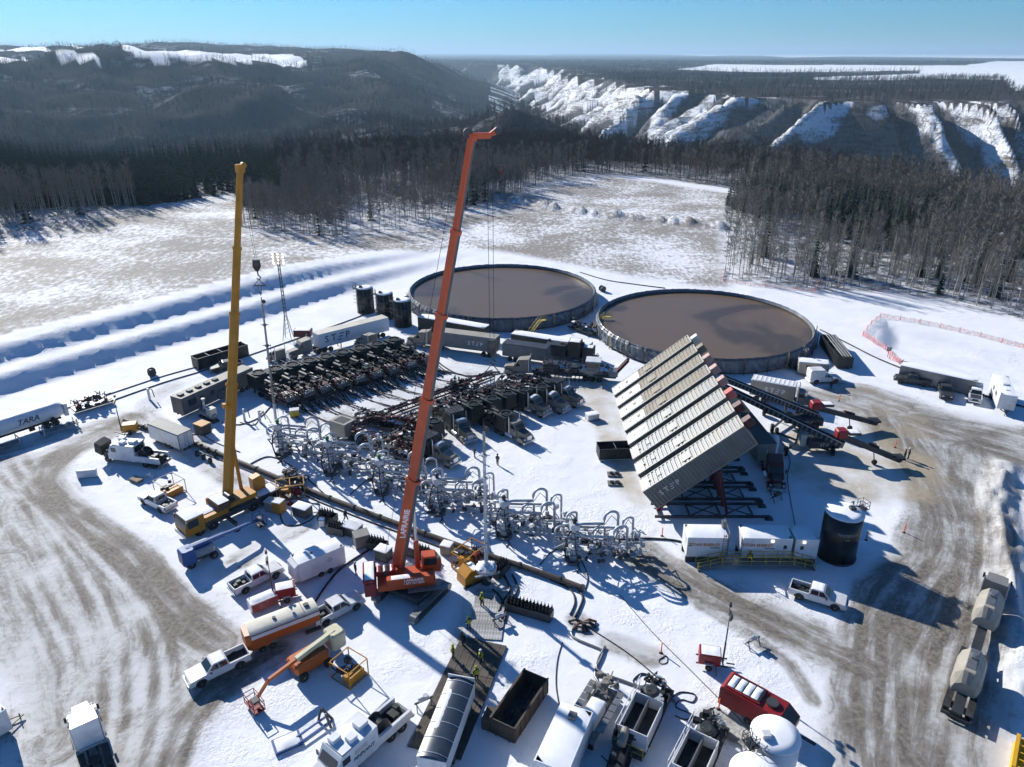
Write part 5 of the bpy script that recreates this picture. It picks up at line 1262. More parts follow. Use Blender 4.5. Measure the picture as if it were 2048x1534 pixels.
# ------------------------------------------------------------------ pump spread
A = at(517, 746, 3.5); B = at(592, 796, 2.0); dv = Vector((A.x - B.x, A.y - B.y, 0)).normalized(); ang = math.atan2(dv.y, dv.x)
base = None
NM = ['nearest', 'second', 'third', 'fourth', 'fifth', 'sixth', 'seventh', 'eighth', 'farthest']
for k in range(9):
    p = at(517 + (788 - 517) * k / 8, 746 + (679 - 746) * k / 8, 3.6); c = p - dv * 3.18 * 1.4; c.z = 0
    lab = 'black and red pump trailer, %s in the packed row right of the yellow boom' % NM[k] if k else 'black and red pump trailer, first of the packed row beside the command trailer'
    if k < 3: o = pump_trailer(lab, c, ang, 'pump trailers in the left row', 20 + k); base = base or []; base.append(o)
    else: o = dup(base[k % 3], c, ang, lab, 'pump trailers in the left row')
    o.scale = (1.4, 1.22, 1.04)
tractor('tan tractor behind the packed row of pump trailers', at(742, 700), ang + math.radians(180) * 0, 'tan', True)
tractor('tan tractor nose beside the command trailer end', at(575, 740) + Vector((-1.5, 2.5, 0)), ang, 'tan', False)
def axis_from(r, f):
    A = at(*r, 3.5); B = at(*f, .9); d = Vector((B.x - A.x, B.y - A.y, 0)).normalized(); return A, d
for k, (r, f, lab, kw) in enumerate((((1012, 827), (1080, 890), 'tan pump truck parked nearest the open snow, black bonnet', dict(paint='tan', hood_snow='charcoal', snow=False)),
        ((1048, 779), (1135, 840), 'pump truck with snow-covered cab, nearest of the trio by the open snow', dict(paint='tan', hood_snow='blue_grey')), ((1084, 773), (1158, 826), 'pump truck with snow-covered cab, middle of the trio', dict(paint='tan', hood_snow='blue_grey')),
        ((1113, 762), (1183, 812), 'pump truck with snow-covered cab and slatted top, farthest of the trio', dict(paint='tan', hood_snow='blue_grey', tall=True)),
        ((909, 822), (958, 893), 'pump truck with snowy cab half hidden behind the orange boom', dict(paint='tan', hood_snow='blue_grey', tall=True)), ((856, 872), (938, 934), 'pump truck with round-roofed dusty cab nearest the wellheads', dict(paint='tan', snow=True, tall=True)))):
    A, d = axis_from(r, f); c = A - d * 1.18; c.z = 0
    kw = dict(kw); kw['hood_snow'] = 'charcoal' if kw.get('hood_snow') == 'blue_grey' else kw.get('hood_snow')
    pump_truck(lab, c, math.atan2(d.y, d.x), 'pump trucks in the right row', 40 + k, **kw)
A, d0 = axis_from((1012, 827), (1080, 890)); a0 = math.atan2(d0.y, d0.x)
for k, (r, lab) in enumerate((((984, 797), 'black pump trailer with fan ring, nearest of the pair right of the orange boom'), ((1015, 787), 'black pump trailer with fan ring, farther of the pair right of the orange boom'), ((868, 842), 'black pump trailer left of the orange boom above the wellheads'), ((947, 808), 'black pump trailer just right of the orange boom, beside the paired fan rings'))):
    A = at(*r, 3.5); c = A - d0 * 3.18; c.z = 0; o = dup(base[k % 3], c, a0, lab, 'pump trailers in the right row'); o.scale = (1, 1, 1)
# blender behind the right row
c, a, L = edge(1222, 758, 1075, 748, .9, 2.6)
t = thing('blender_trailer', 'dark blender trailer with white-roofed control cab below the near pond', 'trailer', c, a)
obj('frame', MB().box(-7.6, 6.6, -1.2, 1.2, .95, 1.25), 'charcoal', t); r = random.Random(8)
duals(t, (-4.6, -3.3, -2.0))
obj('control_cab', MB().bbox(-4.6, -2.2, -1.1, 1.2, 2.1, 3.9, .05), 'greybox', t); obj('cab_roof', MB().bbox(-4.8, -2.0, -1.25, 1.35, 3.91, 4.05, .05), 'white', t); obj('cab_window', MB().box(-4.4, -2.4, 1.205, 1.22, 2.8, 3.6), 'glass', t)
obj('mixing_tub', MB().lathe([(1.0, 1.3), (1.1, 2.6)], 20, (.2, 0, 0)), 'charcoal', t); obj('hopper', MB().bbox(-7.9, -6.2, -1.2, 1.2, 1.26, 2.2, .1), 'steel', t)
m = MB(); frac_clutter(m, r, -7.0, 6.0, -1.1, 1.2, 1.4, 3.2, 60); obj('pumps_and_pipes', m, 'charcoal', t)
m = MB(); frac_clutter(m, r, 1.5, 6.0, -1.0, 1.1, 1.4, 3.0, 24); obj('red_piping', m, 'pumpred', t); obj('engine_housing', MB().bbox(3.0, 5.8, -1.1, 1.1, 1.3, 2.9, .1), 'charcoal', t)
obj('auger', MB().beam((-7.2, -.4, 1.3), (-9.6, -.4, 4.4), .5).beam((-7.2, .5, 1.3), (-9.6, .5, 4.4), .5), 'pumpred', t)
m = MB(); rail(m, [(-7.4, 1.2, 1.26), (-5, 1.2, 1.26), (-2, 1.2, 1.26), (1, 1.2, 1.26), (4, 1.2, 1.26), (6, 1.2, 1.26)], 1.0, .03); obj('handrail', m, 'steel', t)
for k in range(8): obj('hose_coupling', MB().tube([(-1.0 + k * .75, 1.25, 1.0), (-1.0 + k * .75, 1.7, .8), (-1.0 + k * .75, 1.9, .15)], .09, 6), 'hose', t)
tractor('tan highway tractor with tall stacks pulling the blender trailer', c + Vector((math.cos(a), math.sin(a), 0)) * 9.2, a, 'tan')
c, a, L = edge(1190, 712, 1085, 700, 2.0, 2.5)
t = thing('hydration_unit', 'rusty brown hydration unit with snow-dusted top behind the blender', 'trailer', c, a); r = random.Random(18)
obj('frame', MB().box(-5.5, 5.0, -1.2, 1.2, 1.0, 1.25), 'charcoal', t); obj('tub', MB().bbox(.6, 4.6, -1.2, 1.2, 1.26, 3.3, .06), 'charcoal', t); obj('engine_box', MB().bbox(-2.2, 0.2, -1.2, 1.2, 1.26, 4.3, .08), 'bin', t); snowcap(t, -2.0, 0.0, -1.0, 1.0, 4.31, .06, 2); obj('tool_box', MB().bbox(-4.8, -2.6, -1.0, 1.0, 1.26, 3.4, .06), 'charcoal', t); snowcap(t, -4.6, -2.8, -.9, .9, 3.41, .05, 3)
m = MB(); frac_clutter(m, r, -5.4, 5.0, -1.2, 1.2, 1.4, 3.4, 40); obj('piping', m, 'bin', t); duals(t, (-4.2, -2.9))
# missile manifold in the lane between the rows
A, B = at(664, 868, .8), at(985, 748, .8); d = B - A; L = d.length; a = math.atan2(d.y, d.x); c = (A + B) / 2; c.z = 0
t = thing('missile_manifold', 'long dark red pipe manifold in the lane between the pump rows', 'manifold', c, a)
obj('frame', MB().box(-L / 2, L / 2, -.75, -.6, .5, .75).box(-L / 2, L / 2, .6, .75, .5, .75), 'pumpred', t)
for y, z, rr in ((-.35, 1.15, .16), (.35, 1.15, .16), (0, 1.6, .11)): obj('main_line', MB().tube([(-L / 2, y, z), (L / 2, y, z)], rr, 8), 'pumpred' if z < 1.5 else 'charcoal', t)
n = int(L / 1.6)
for k in range(n):
    x = -L / 2 + .8 + k * 1.6; m = MB(); r = random.Random(k)
    for s in (-1, 1): m.tube([(x, s * .35, 1.15), (x + .2, s * .8, 1.25), (x + .3, s * 1.2, .9)], .09, 6).lathe([(.2, -.05), (.2, .05)], 8, (x, s * .5, 1.5), 'z').tube([(x, s * .5, 1.2), (x, s * .5, 1.55)], .05, 5)
    m.cbox((x + .4, 0, 1.45), (.4, .5, .35)); obj('valve_set', m, 'charcoal' if k % 3 else 'pumpred', t)
    if k % 3 == 0: snowcap(t, x - .5, x + .6, -.3, .3, 1.3, .08, k, nx=5, ny=4)
rr = random.Random(77)
def iron(lab, P, rad=.07, mat='pumpred', grp=None, cat='pipe'):
    c = Vector(P[0]); c.z = 0; m = MB(); m.tube([Vector(p) - c for p in P], rad, 6)
    for p in P[1:-1]: m.lathe([(rad * 1.7, -.1), (rad * 1.7, .1)], 7, tuple(Vector(p) - c))
    return tag(obj('treating_iron', m, mat, None, c), lab, cat, grp)
for k in range(9):
    p = at(517 + (788 - 517) * k / 8, 746 + (679 - 746) * k / 8, 3.5) - dv * 10.6
    q = A + d * (.08 + .84 * k / 8); q.z = .9
    for s in (0, 1):
        mid = Vector(p).lerp(q, .5) + Vector((rr.uniform(-.8, .8), rr.uniform(-.8, .8), 0)); p0 = Vector((p.x + s * .7, p.y, 1.3))
        iron('dark iron line laid from the left pump row to the long manifold', [p0, (p0.x - dv.x * .6, p0.y - dv.y * .6, .15), (mid.x, mid.y, .12), (q.x + s * .5, q.y + s * .3, .3), (q.x + s * .5, q.y + s * .3, .9)], .075, 'pumpred' if (k + s) % 2 else 'charcoal', 'iron lines to the manifold')
for k in range(7):
    f = .12 + .76 * k / 6; q = A + d * f; p = q + d0 * rr.uniform(2.6, 4.2)
    iron('dark iron line laid from the right pump row to the long manifold', [(p.x, p.y, 1.2), (p.x - d0.x * .5, p.y - d0.y * .5, .15), ((p.x + q.x) / 2 + .4, (p.y + q.y) / 2, .12), (q.x, q.y, .9)], .075, 'charcoal', 'iron lines to the manifold from the right')
# clutter units in the lower part of the spread
def skid_unit(label, q, W, seed, mat, mat2, H=1.9, n=40, name='process_skid', box=None, wheels=False):
    c, a, L = edge(*q, .8, W); t = thing(name, label, 'skid unit', c, a); r = random.Random(seed)
    obj('frame', MB().box(-L / 2, L / 2, -W / 2, W / 2, .55, .85), 'charcoal', t)
    m = MB(); frac_clutter(m, r, -L / 2 + .4, L / 2 - .4, -W / 2 + .2, W / 2 - .2, 1.0, 1.0 + H, n); obj('machinery', m, mat, t)
    m = MB(); frac_clutter(m, r, -L / 2 + .4, L / 2 - .4, -W / 2 + .2, W / 2 - .2, 1.0, .8 + H, n // 2); obj('piping', m, mat2, t)
    if box: obj('housing', MB().bbox(box[0] * L, box[1] * L, -W / 2, W / 2, .86, .86 + box[2], .06), box[3], t); obj('opening', MB().box(box[0] * L + .5, box[1] * L - .6, -W / 2 + .35, W / 2 - .35, .865 + box[2], .885 + box[2]), 'black', t)
    if wheels: duals(t, (-L * .3, -L * .3 + 1.3))
    for k in range(4): x = r.uniform(-L / 2, L / 2 - 1); snowcap(t, x, x + r.uniform(.5, 1.2), r.uniform(-.9, -.2), r.uniform(.1, .9), .9 + r.uniform(.3, H * .7), .08, k, nx=5, ny=4)
    return t
skid_unit('tan-boxed pump unit with open black top by the wellheads', (845, 930, 660, 868), 2.5, 3, 'pumpred', 'charcoal', 2.0, 70, 'pump_unit', (.32, .5, 2.3, 'tanbox'), True)
skid_unit('dark red iron and valve skid behind the boxed pump unit', (880, 880, 745, 850), 2.4, 5, 'pumpred', 'charcoal', 1.6, 60)
skid_unit('heap of black and red piping in front of the blender', (1120, 790, 985, 770), 2.6, 6, 'charcoal', 'pumpred', 1.6, 60)
skid_unit('red and black pump block right of the orange boom', (975, 850, 900, 800), 2.4, 7, 'charcoal', 'pumpred', 1.7, 46)
skid_unit('dark iron and hose skid beside the long manifold', (812, 862, 700, 838), 2.2, 14, 'charcoal', 'pumpred', 1.4, 50)
skid_unit('dark valve skid at the far end of the long manifold', (985, 800, 890, 775), 2.3, 15, 'charcoal', 'pumpred', 1.5, 46)
skid_unit('green and black pump skid between the two round ponds', (1185, 668, 1135, 652), 2.4, 9, 'darkgreen', 'charcoal', 1.4, 30)
skid_unit('dark pipe rack skid at the end of the black pipeline', (228, 800, 150, 823), 2.2, 10, 'charcoal', 'pumpred', 1.2, 30)
# ------------------------------------------------------------------ wellheads
def wellhead(label, u, v, k):
    r = random.Random(100 + k); t = thing('wellhead', label, 'wellhead', at(u, v), math.radians(-12 + r.uniform(-5, 5)), 'frosted wellheads')
    obj('cellar_ring', MB().lathe([(1.0, 0), (1.05, .35), (.9, .35), (.85, .02)], 18), 'steel', t)
    z = .3
    for i, (rad, h) in enumerate(((.42, .7), (.34, .8), (.46, .35), (.33, .8), (.45, .35), (.34, .9), (.40, .5))):
        p = obj('spool', MB().lathe([(rad * .75, z), (rad, z + .06), (rad, z + h - .06), (rad * .75, z + h)], 14), 'frost', t)
        obj('flange', MB().lathe([(rad * 1.35, z + h - .09), (rad * 1.35, z + h + .02)], 16), 'steel' if i % 2 else 'frost', p)
        if i in (1, 3, 5):
            m = MB()
            for s in (-1, 1): m.lathe([(.16, .3), (.16, .85)], 8, (0, 0, z + h / 2), 'x' if i != 3 else 'y') if s > 0 else m.lathe([(.16, -.85), (.16, -.3)], 8, (0, 0, z + h / 2), 'x' if i != 3 else 'y')
            m.lathe([(.34, .85), (.34, .92), (.28, .92), (.28, .85)], 14, (0, 0, z + h / 2), 'x' if i != 3 else 'y'); obj('valve', m, 'frost', t)
        z += h
    obj('cross_block', MB().cbox((0, 0, z + .35), (1.1, 1.1, .7), .4, .08), 'frost', t); obj('cap_valve', MB().lathe([(.22, z + .7), (.22, z + 1.3), (.1, z + 1.35)], 10).lathe([(.33, z + 1.0), (.33, z + 1.06)], 12), 'green' if k < 3 else 'charcoal', t)
    def arch(x0, y0, z0, x1, y1, w, h, zd, mt='frost', rad=.19):
        """wrapped pipe out from the tree, over a hoop and down"""
        P = [(0, 0, z0), (x0 * .35, y0 * .35, z0 + .55), (x0, y0, z0 + .35), (x1, y1, z0 - .1)]
        for i in range(9): f = math.pi * i / 8; P.append((x1 + w / 2 - w / 2 * math.cos(f), y1 + .12 * i, z0 - .1 + .7 + h * math.sin(f)))
        P += [(x1 + w + .05, y1 + 1.1, zd + .5), (x1 + w + .1, y1 + 1.2, zd)]
        m = MB(); m.sm = True; m.tube(P, rad, 8); o = obj('wrapped_pipe', m, mt, t)
        s = MB(); s.tube([(P[3][0], P[3][1], P[3][2] - .2), (P[3][0] + w * .5, P[3][1] + .5, P[3][2] + .9), (P[3][0] + w, P[3][1] + 1.0, P[3][2] - .2)], .045, 5); s.tube([(x0 * .5, y0 * .5, z0 + .3), ((x0 + x1) / 2, (y0 + y1) / 2, z0 - .35), (x1, y1, z0 - .15)], .045, 5); obj('safety_strap', s, 'charcoal', o)
    arch(1.0, .9, z - .3, 3.4, 1.9, 1.6, .8, 1.0, rad=.17); arch(1.2, -.7, z - .9, 4.6, .2, 1.5, .6, .9, rad=.17); arch(-1.3, .4, z - .2, -1.0, 1.6, 1.1, .3, .8, 'frost', .14); arch(.8, .2, z - 1.6, 2.2, .9, 1.3, .4, .6, 'frost', .14); arch(.6, 1.2, z - 1.0, 5.6, 2.4, 1.2, .5, .6, 'frost', .14); arch(-.9, -.5, z - 1.4, -2.2, .3, .9, .3, .5, 'frost', .13)
    m = MB(); frac_clutter(m, r, -2.4, 8.2, .2, 3.6, .5, 2.8, 70); obj('valves_and_swivels', m, 'frost', t); m = MB(); frac_clutter(m, r, -1.8, 7.6, -.8, 3.2, .3, 2.2, 34); obj('dark_fittings', m, 'charcoal', t)
    m = MB()
    for q in range(5): x = r.uniform(-1.2, 5.5); y = r.uniform(-.3, 2.6); m.lathe([(.30, 0), (.30, r.uniform(.8, 1.6))], 10, (x, y, .9)).lathe([(.45, .6), (.45, .9)], 10, (x, y, .3))
    obj('choke_block', m, 'frost', t)
    m = MB(); m.tube([(-2.6, 2.2, 1.1), (8.4, 2.6, 1.1)], .17, 8).tube([(-2.6, 3.0, 1.0), (8.4, 3.3, 1.0)], .15, 8).tube([(.3, .8, 1.9), (5.8, 1.6, 1.3)], .13, 7); obj('zipper_line', m, 'frost', t)
    m = MB()
    for x in (-.6, 2.2, 5.2): m.beam((x, 2.4, 0), (x, 2.4, .95), .22).beam((x - .4, 2.9, 0), (x + .2, 2.9, .9), .12)
    obj('pipe_stand', m, 'pumpred' if k % 2 else 'charcoal', t)
    m = MB(); m.tube([(-.7, -.5, .1), (-1.0, -.6, 2.0), (-.7, -.4, 3.8), (-.2, -.2, z)], .10, 6).tube([(.5, -.6, .05), (.8, -1.3, .05), (.6, -2.2, .05)], .07, 6).tube([(.1, -.4, z - .6), (.35, -1.0, 2.2), (.9, -1.6, .08), (1.6, -2.6, .06)], .06, 6); obj('control_line', m, 'hose', t)
    return t
for k, (u, v, w) in enumerate(((564, 911, 'leftmost frosted wellhead, below the slim grey mast'), (662, 947, 'second frosted wellhead from the left along the pipeline'), (764, 986, 'third frosted wellhead from the left, left of the orange boom'),
                               (877, 1026, 'frosted wellhead just right of the orange boom'), (1008, 1073, 'frosted wellhead just right of the frost-white mast'), (1146, 1122, 'rightmost frosted wellhead at the end of the row'))): wellhead(w, u, v, k)
t = thing('well_base', 'snow-crusted well base under the frost-white mast', 'wellhead', at(973, 1166))
obj('spool', MB().lathe([(.55, 0), (.5, .8), (.7, .85), (.7, 1.0), (.4, 1.1), (.4, 1.7)], 16), 'charcoal', t); obj('head', MB().lathe([(.4, 1.7), (1.15, 1.85), (1.2, 2.3), (.5, 2.6), (.25, 2.9)], 12), 'frost', t); snowcap(t, -.9, .9, -.8, .8, 2.45, .2, 1)
for k in range(5): a = k * 1.25; obj('clamp_arm', MB().beam((.5 * math.cos(a), .5 * math.sin(a), 1.2), (1.5 * math.cos(a), 1.5 * math.sin(a), 1.5), .2), 'frost', t)
# ------------------------------------------------------------------ pipeline and hoses
PL = [(250, 845), (330, 872), (395, 893), (470, 925), (560, 962), (660, 1002), (760, 1040), (850, 1073), (950, 1108), (1040, 1137), (1120, 1165), (1165, 1182)]
pts = [at(u, v) for u, v in PL]; c = pts[5].copy()
t = thing('black_pipeline', 'thick dark pipeline crossing the pad in front of the wellheads', 'pipeline', c); acc = 0
Q = []
for p, q in zip(pts[:-1], pts[1:]):
    n = max(1, int((q - p).length / 4.0)); Q += [p.lerp(q, k / n) for k in range(n)]
Q.append(pts[-1])
for p, q in zip(Q[:-1], Q[1:]):
    p = p - c + Vector((0, 0, .42)); q = q - c + Vector((0, 0, .42)); o = obj('pipe_length', MB().tube([p, q], .34, 10), 'pipe', t)
    obj('coupling', MB().tube([q - (q - p).normalized() * .15, q + (q - p).normalized() * .12], .44, 10), 'charcoal', o)
HS = [('hose', 'black hose running beside the pipeline on the crane side', [(400, 905), (520, 952), (640, 1005), (760, 1052), (880, 1095), (960, 1130)], .10), ('hose', 'thin black hose looping from the pipeline to the yellow skid', [(640, 1000), (610, 985), (585, 975), (600, 1000), (640, 1010)], .07),
      ('hose', 'black hose curving from the pipeline past the leftmost wellhead', [(490, 935), (530, 915), (560, 920), (600, 945), (650, 990)], .09), ('hose', 'black hose loop below the boxes of gas cylinders', [(560, 1030), (570, 1050), (600, 1050), (625, 1038), (640, 1020)], .08),
      ('heavy_hose', 'thick black hose from the orange trailer to the grey cabinets', [(625, 1215), (640, 1190), (670, 1150), (700, 1125), (740, 1100), (755, 1092)], .13), ('hose', 'thick black hose bundle right of the frost-white mast base', [(1000, 1140), (1015, 1165), (1020, 1185), (1005, 1205), (998, 1225)], .14), ('hose', 'second thick black hose of the bundle by the mast base', [(985, 1180), (1000, 1195), (1010, 1215), (1004, 1240)], .13), ('hose', 'third thick black hose of the bundle by the mast base', [(1025, 1150), (1035, 1180), (1018, 1210), (1008, 1245)], .12),
      ('hose', 'black hose bundle trailing from the pipeline end', [(1120, 1165), (1150, 1175), (1165, 1195), (1160, 1215), (1150, 1235)], .12), ('hose', 'second black hose at the pipeline end', [(1100, 1160), (1140, 1180), (1150, 1205), (1140, 1230)], .10), ('hose', 'hose leading from the rightmost wellhead to the white buildings', [(1180, 1110), (1200, 1095), (1240, 1082), (1290, 1078), (1350, 1082), (1372, 1090)], .12),
      ('hose', 'long thin line across the snow towards the red heater', [(1150, 1240), (1200, 1270), (1260, 1310), (1320, 1360), (1345, 1382)], .06), ('hose', 'thin cable across the snow past the red light tower', [(1240, 1190), (1300, 1260), (1380, 1340), (1440, 1400), (1530, 1490)], .04), ('hose', 'thin cable from the black pipe to the brown bin', [(1125, 1285), (1115, 1320), (1112, 1370), (1120, 1420)], .05),
      ('steel_line', 'steel pipe line stepping across the snow to the mud tubs', [(1150, 1250), (1145, 1275), (1200, 1300), (1205, 1310), (1190, 1355), (1230, 1395), (1240, 1400)], .13), ('steel_line', 'second steel pipe line running to the right-hand mud tub', [(1210, 1295), (1193, 1340), (1250, 1365), (1320, 1392), (1350, 1405)], .14),
      ('coiled_hose', 'coiled grey hose lying on the snow above the mud tubs', [(1270, 1360), (1285, 1350), (1303, 1357), (1298, 1370), (1278, 1372), (1266, 1362), (1283, 1347), (1306, 1356), (1300, 1373)], .05), ('coiled_hose', 'looped black hose between the mud tubs', [(1340, 1400), (1360, 1385), (1390, 1390), (1385, 1405), (1362, 1400), (1352, 1415), (1385, 1430), (1372, 1440), (1350, 1432)], .06), ('coiled_hose', 'small coil of cable beside the orange marker stake', [(1320, 1318), (1333, 1312), (1334, 1325), (1322, 1328), (1318, 1320), (1328, 1316)], .04),
      ('hose', 'black hose along the far road edge from the pipe skid', [(230, 800), (330, 765), (420, 738), (560, 690), (680, 648), (740, 625), (820, 590)], .11), ('hose', 'second black hose along the foot of the snow bank', [(0, 862), (120, 822), (260, 775), (330, 752), (410, 730)], .10), ('hose', 'black hose line running round the near pond to the snow pit', [(1640, 660), (1700, 690), (1760, 720), (1850, 755), (1960, 790), (2048, 815), (2120, 835)], .13), ('hose', 'black hose on the snow behind the far pond', [(1160, 545), (1210, 560), (1260, 568), (1330, 577)], .12),
      ('hose', 'black hose from the manifold end to the grey trailer', [(985, 748), (930, 752), (890, 735), (870, 715), (860, 700)], .10), ('hose', 'second black hose crossing to the blender', [(930, 760), (1000, 748), (1060, 745), (1100, 750)], .10), ('hose', 'thin cable in the shade right of the silos', [(1560, 880), (1580, 920), (1575, 960), (1590, 1050)], .05), ('hose', 'hose looping from the well row over the pipeline', [(1080, 1130), (1110, 1100), (1150, 1105), (1175, 1150), (1170, 1180)], .07), ('hose', 'hose lying in a curve beside the third wellhead', [(700, 990), (735, 960), (760, 955), (800, 975), (830, 1020)], .07),
      ('hose', 'thin hose near the yellow-topped generator', [(330, 845), (355, 870), (400, 870), (430, 885), (480, 905)], .08), ('hose', 'hose from the silver cylinder unit towards the wells', [(445, 845), (480, 850), (520, 835), (540, 815), (560, 800)], .09), ('hose', 'hose dropping from a stand near the command trailer', [(480, 845), (510, 850), (525, 825), (545, 850)], .07)]
for nm, lab, p, r_ in HS: hose(nm, lab, p, r_, 'steel' if nm == 'steel_line' else ('rubber' if nm == 'coiled_hose' else 'hose'), cat='pipe' if nm == 'steel_line' else 'hose')
for u, v, lab in ((490, 842, 'short steel hose stand left of the slim mast'), (521, 845, 'short steel hose stand nearest the slim mast'), (300, 800, 'short post beside the dark pipe skid')):
    t = thing('hose_stand', lab, 'stand', at(u, v)); obj('post', MB().beam((0, 0, 0), (0, 0, 2.2), .3), 'frost', t); obj('arm', MB().tube([(0, 0, 2.0), (.7, 0, 2.1), (.9, 0, .6)], .08, 6), 'hose', t)
# ------------------------------------------------------------------ conveyors
def conveyor(label, hi, zh, lo, zl, feed, k):
    A, B = Vector(at(*hi, zh)), Vector(at(*lo, zl)); F = Vector(at(*feed, 1.0)); c = Vector((B.x, B.y, 0)); t = thing('sand_conveyor', label, 'conveyor', c, 0, 'sand conveyors'); A -= c; B -= c; F -= c
    d = (B - A); ax = d.normalized(); sd = ax.cross(Vector((0, 0, 1))).normalized(); up = sd.cross(ax)
    for s in (-1, 1): obj('side_truss', MB().beam(A + sd * s * .55, B + sd * s * .55, .10, .75), 'charcoal', t)
    obj('belt', MB().beam(A + up * .1, B + up * .1, 1.0, .06), 'black', t)
    m = MB(); n = 26
    for i in range(n):
        p = A + d * (i + .5) / n; m.beam(p + sd * .61, p + sd * .61 + ax * .25, .05, .7)
    obj('truss_panels', m, 'steel', t); obj('edge_strip', MB().beam(A + sd * .55 + up * .42, B + sd * .55 + up * .42, .14, .05), 'bright', t)
    obj('head_pulley', MB().tube([A - sd * .6, A + sd * .6], .32, 12), 'charcoal', t)
    # undercarriage
    P = A.lerp(B, .66); base = Vector((P.x, P.y, 0))
    obj('main_leg', MB().beam(base + Vector((0, 0, .8)), P, .3).beam(base + Vector((1.5, 0, .8)), A.lerp(B, .8), .25).beam(base + sd * 1.2 + Vector((0, 0, .8)), P + sd * .5, .18), 'charcoal', t)
    obj('power_unit', MB().bbox(-2.2, 2.4, -1.2, 1.2, .9, 2.1, .12, Matrix.Translation(base + Vector((3.0, -1.4, 0)))), 'charcoal', t); lettering(t, 'ST-P', .7, 'ink_pale', tuple(base + Vector((3.0, -2.62, 1.5))), '-y')
    obj('hood', MB().bbox(-.5, .5, -.45, .45, .9, 2.6, .1, Matrix.Translation(base + Vector((.2, -1.2, 0)))), 'cream' if k else 'charcoal', t)
    for s, dx in ((-1, -2.8), (1, -2.2), (-1, 4.2), (1, 3.4)):
        q = base + Vector((dx, s * 3.0, 0)); obj('axle_arm', MB().beam(base + Vector((0, 0, .85)), q + Vector((0, 0, .7)), .26), 'charcoal', t)
        w = wheel(t, q.x, q.y, .75, .5); w.rotation_euler = (0, 0, math.radians(75))
    # feeder with hopper and red drive box
    e = Vector((F.x, F.y, 1.0)); G_ = B + Vector((-.4, .3, 1.3))
    obj('feeder', MB().beam(G_, e, 1.1, .5), 'black', t); obj('feeder_side', MB().beam(G_ + Vector((0, -.6, .2)), e + Vector((0, -.6, .2)), .08, .6), 'charcoal', t)
    obj('drive_box', MB().bbox(-1.0, .6, -.8, .8, -.2, 1.0, .2, Matrix.Translation(G_ + Vector((0, 0, .2)))), 'red', t); snowcap(t, G_.x + .7, G_.x + 2.3, G_.y - .7, G_.y + .5, G_.z + .9, .06, k); obj('tray', MB().box(.65, 2.4, -.8, .6, .5, .88, Matrix.Translation(G_)), 'charcoal', t)
    obj('roller_cover', MB().tube([G_.lerp(e, .45) + Vector((0, 0, .4)), G_.lerp(e, .62) + Vector((0, 0, .35))], .4, 10), 'pumpred', t); obj('hopper', MB().cbox(tuple(e + Vector((-.4, 0, .5))), (1.6, 1.5, .3)), 'black', t)
    obj('support_wheel', MB().lathe([(.4, -.12), (.4, .12)], 14, tuple(Vector((G_.lerp(e, .55).x, G_.lerp(e, .55).y - .9, .4))), 'y').tube([G_.lerp(e, .55), (G_.lerp(e, .55).x, G_.lerp(e, .55).y - .9, .4)], .08, 6), 'rubber', t)
    return t
conveyor('upper of the two long dark sand conveyors with red drive box', (1449, 757), 7.0, (1637, 832), 2.0, (1752, 846), 0)
conveyor('lower of the two long dark sand conveyors, nearer the black tank', (1443, 772), 7.0, (1688, 890), 2.0, (1800, 920), 1)
A, B = at(1462, 795, 3.9), at(1536, 888, 3.9); d = B - A; c = (A + B) / 2; c.z = 0; a = math.atan2(d.y, d.x)
t = box_trailer('shaded_trailer', 'grey van trailer in the shade behind the tilted silos', c, a, max(12, d.length), 2.6, 2.8, 1.1, 'greybox', 'darkgreen', axles=(-4.6, -3.3))
tractor('dark red tractor with pale fairings in the shade behind the silos', c + d.normalized() * (d.length / 2 + 3.0), a - .25, 'pumpred', True, hood_snow='charcoal')
for s, lab in ((-1, 'left of two pale rounded fairings under the silos'), (1, 'right of two pale rounded fairings under the silos')):
    p = at(1521 + 12 * (s + 1), 912); t = thing('bulk_bottle', lab, 'tank', p, 0, 'pale upright bottles under the silos'); m = MB(); m.sm = True; m.lathe([(.55, .4), (.62, .8), (.62, 3.0), (.4, 3.4), (.05, 3.5)], 18); obj('shell', m, 'white', t); obj('stand', MB().lathe([(.66, 0), (.66, .4)], 14), 'charcoal', t)
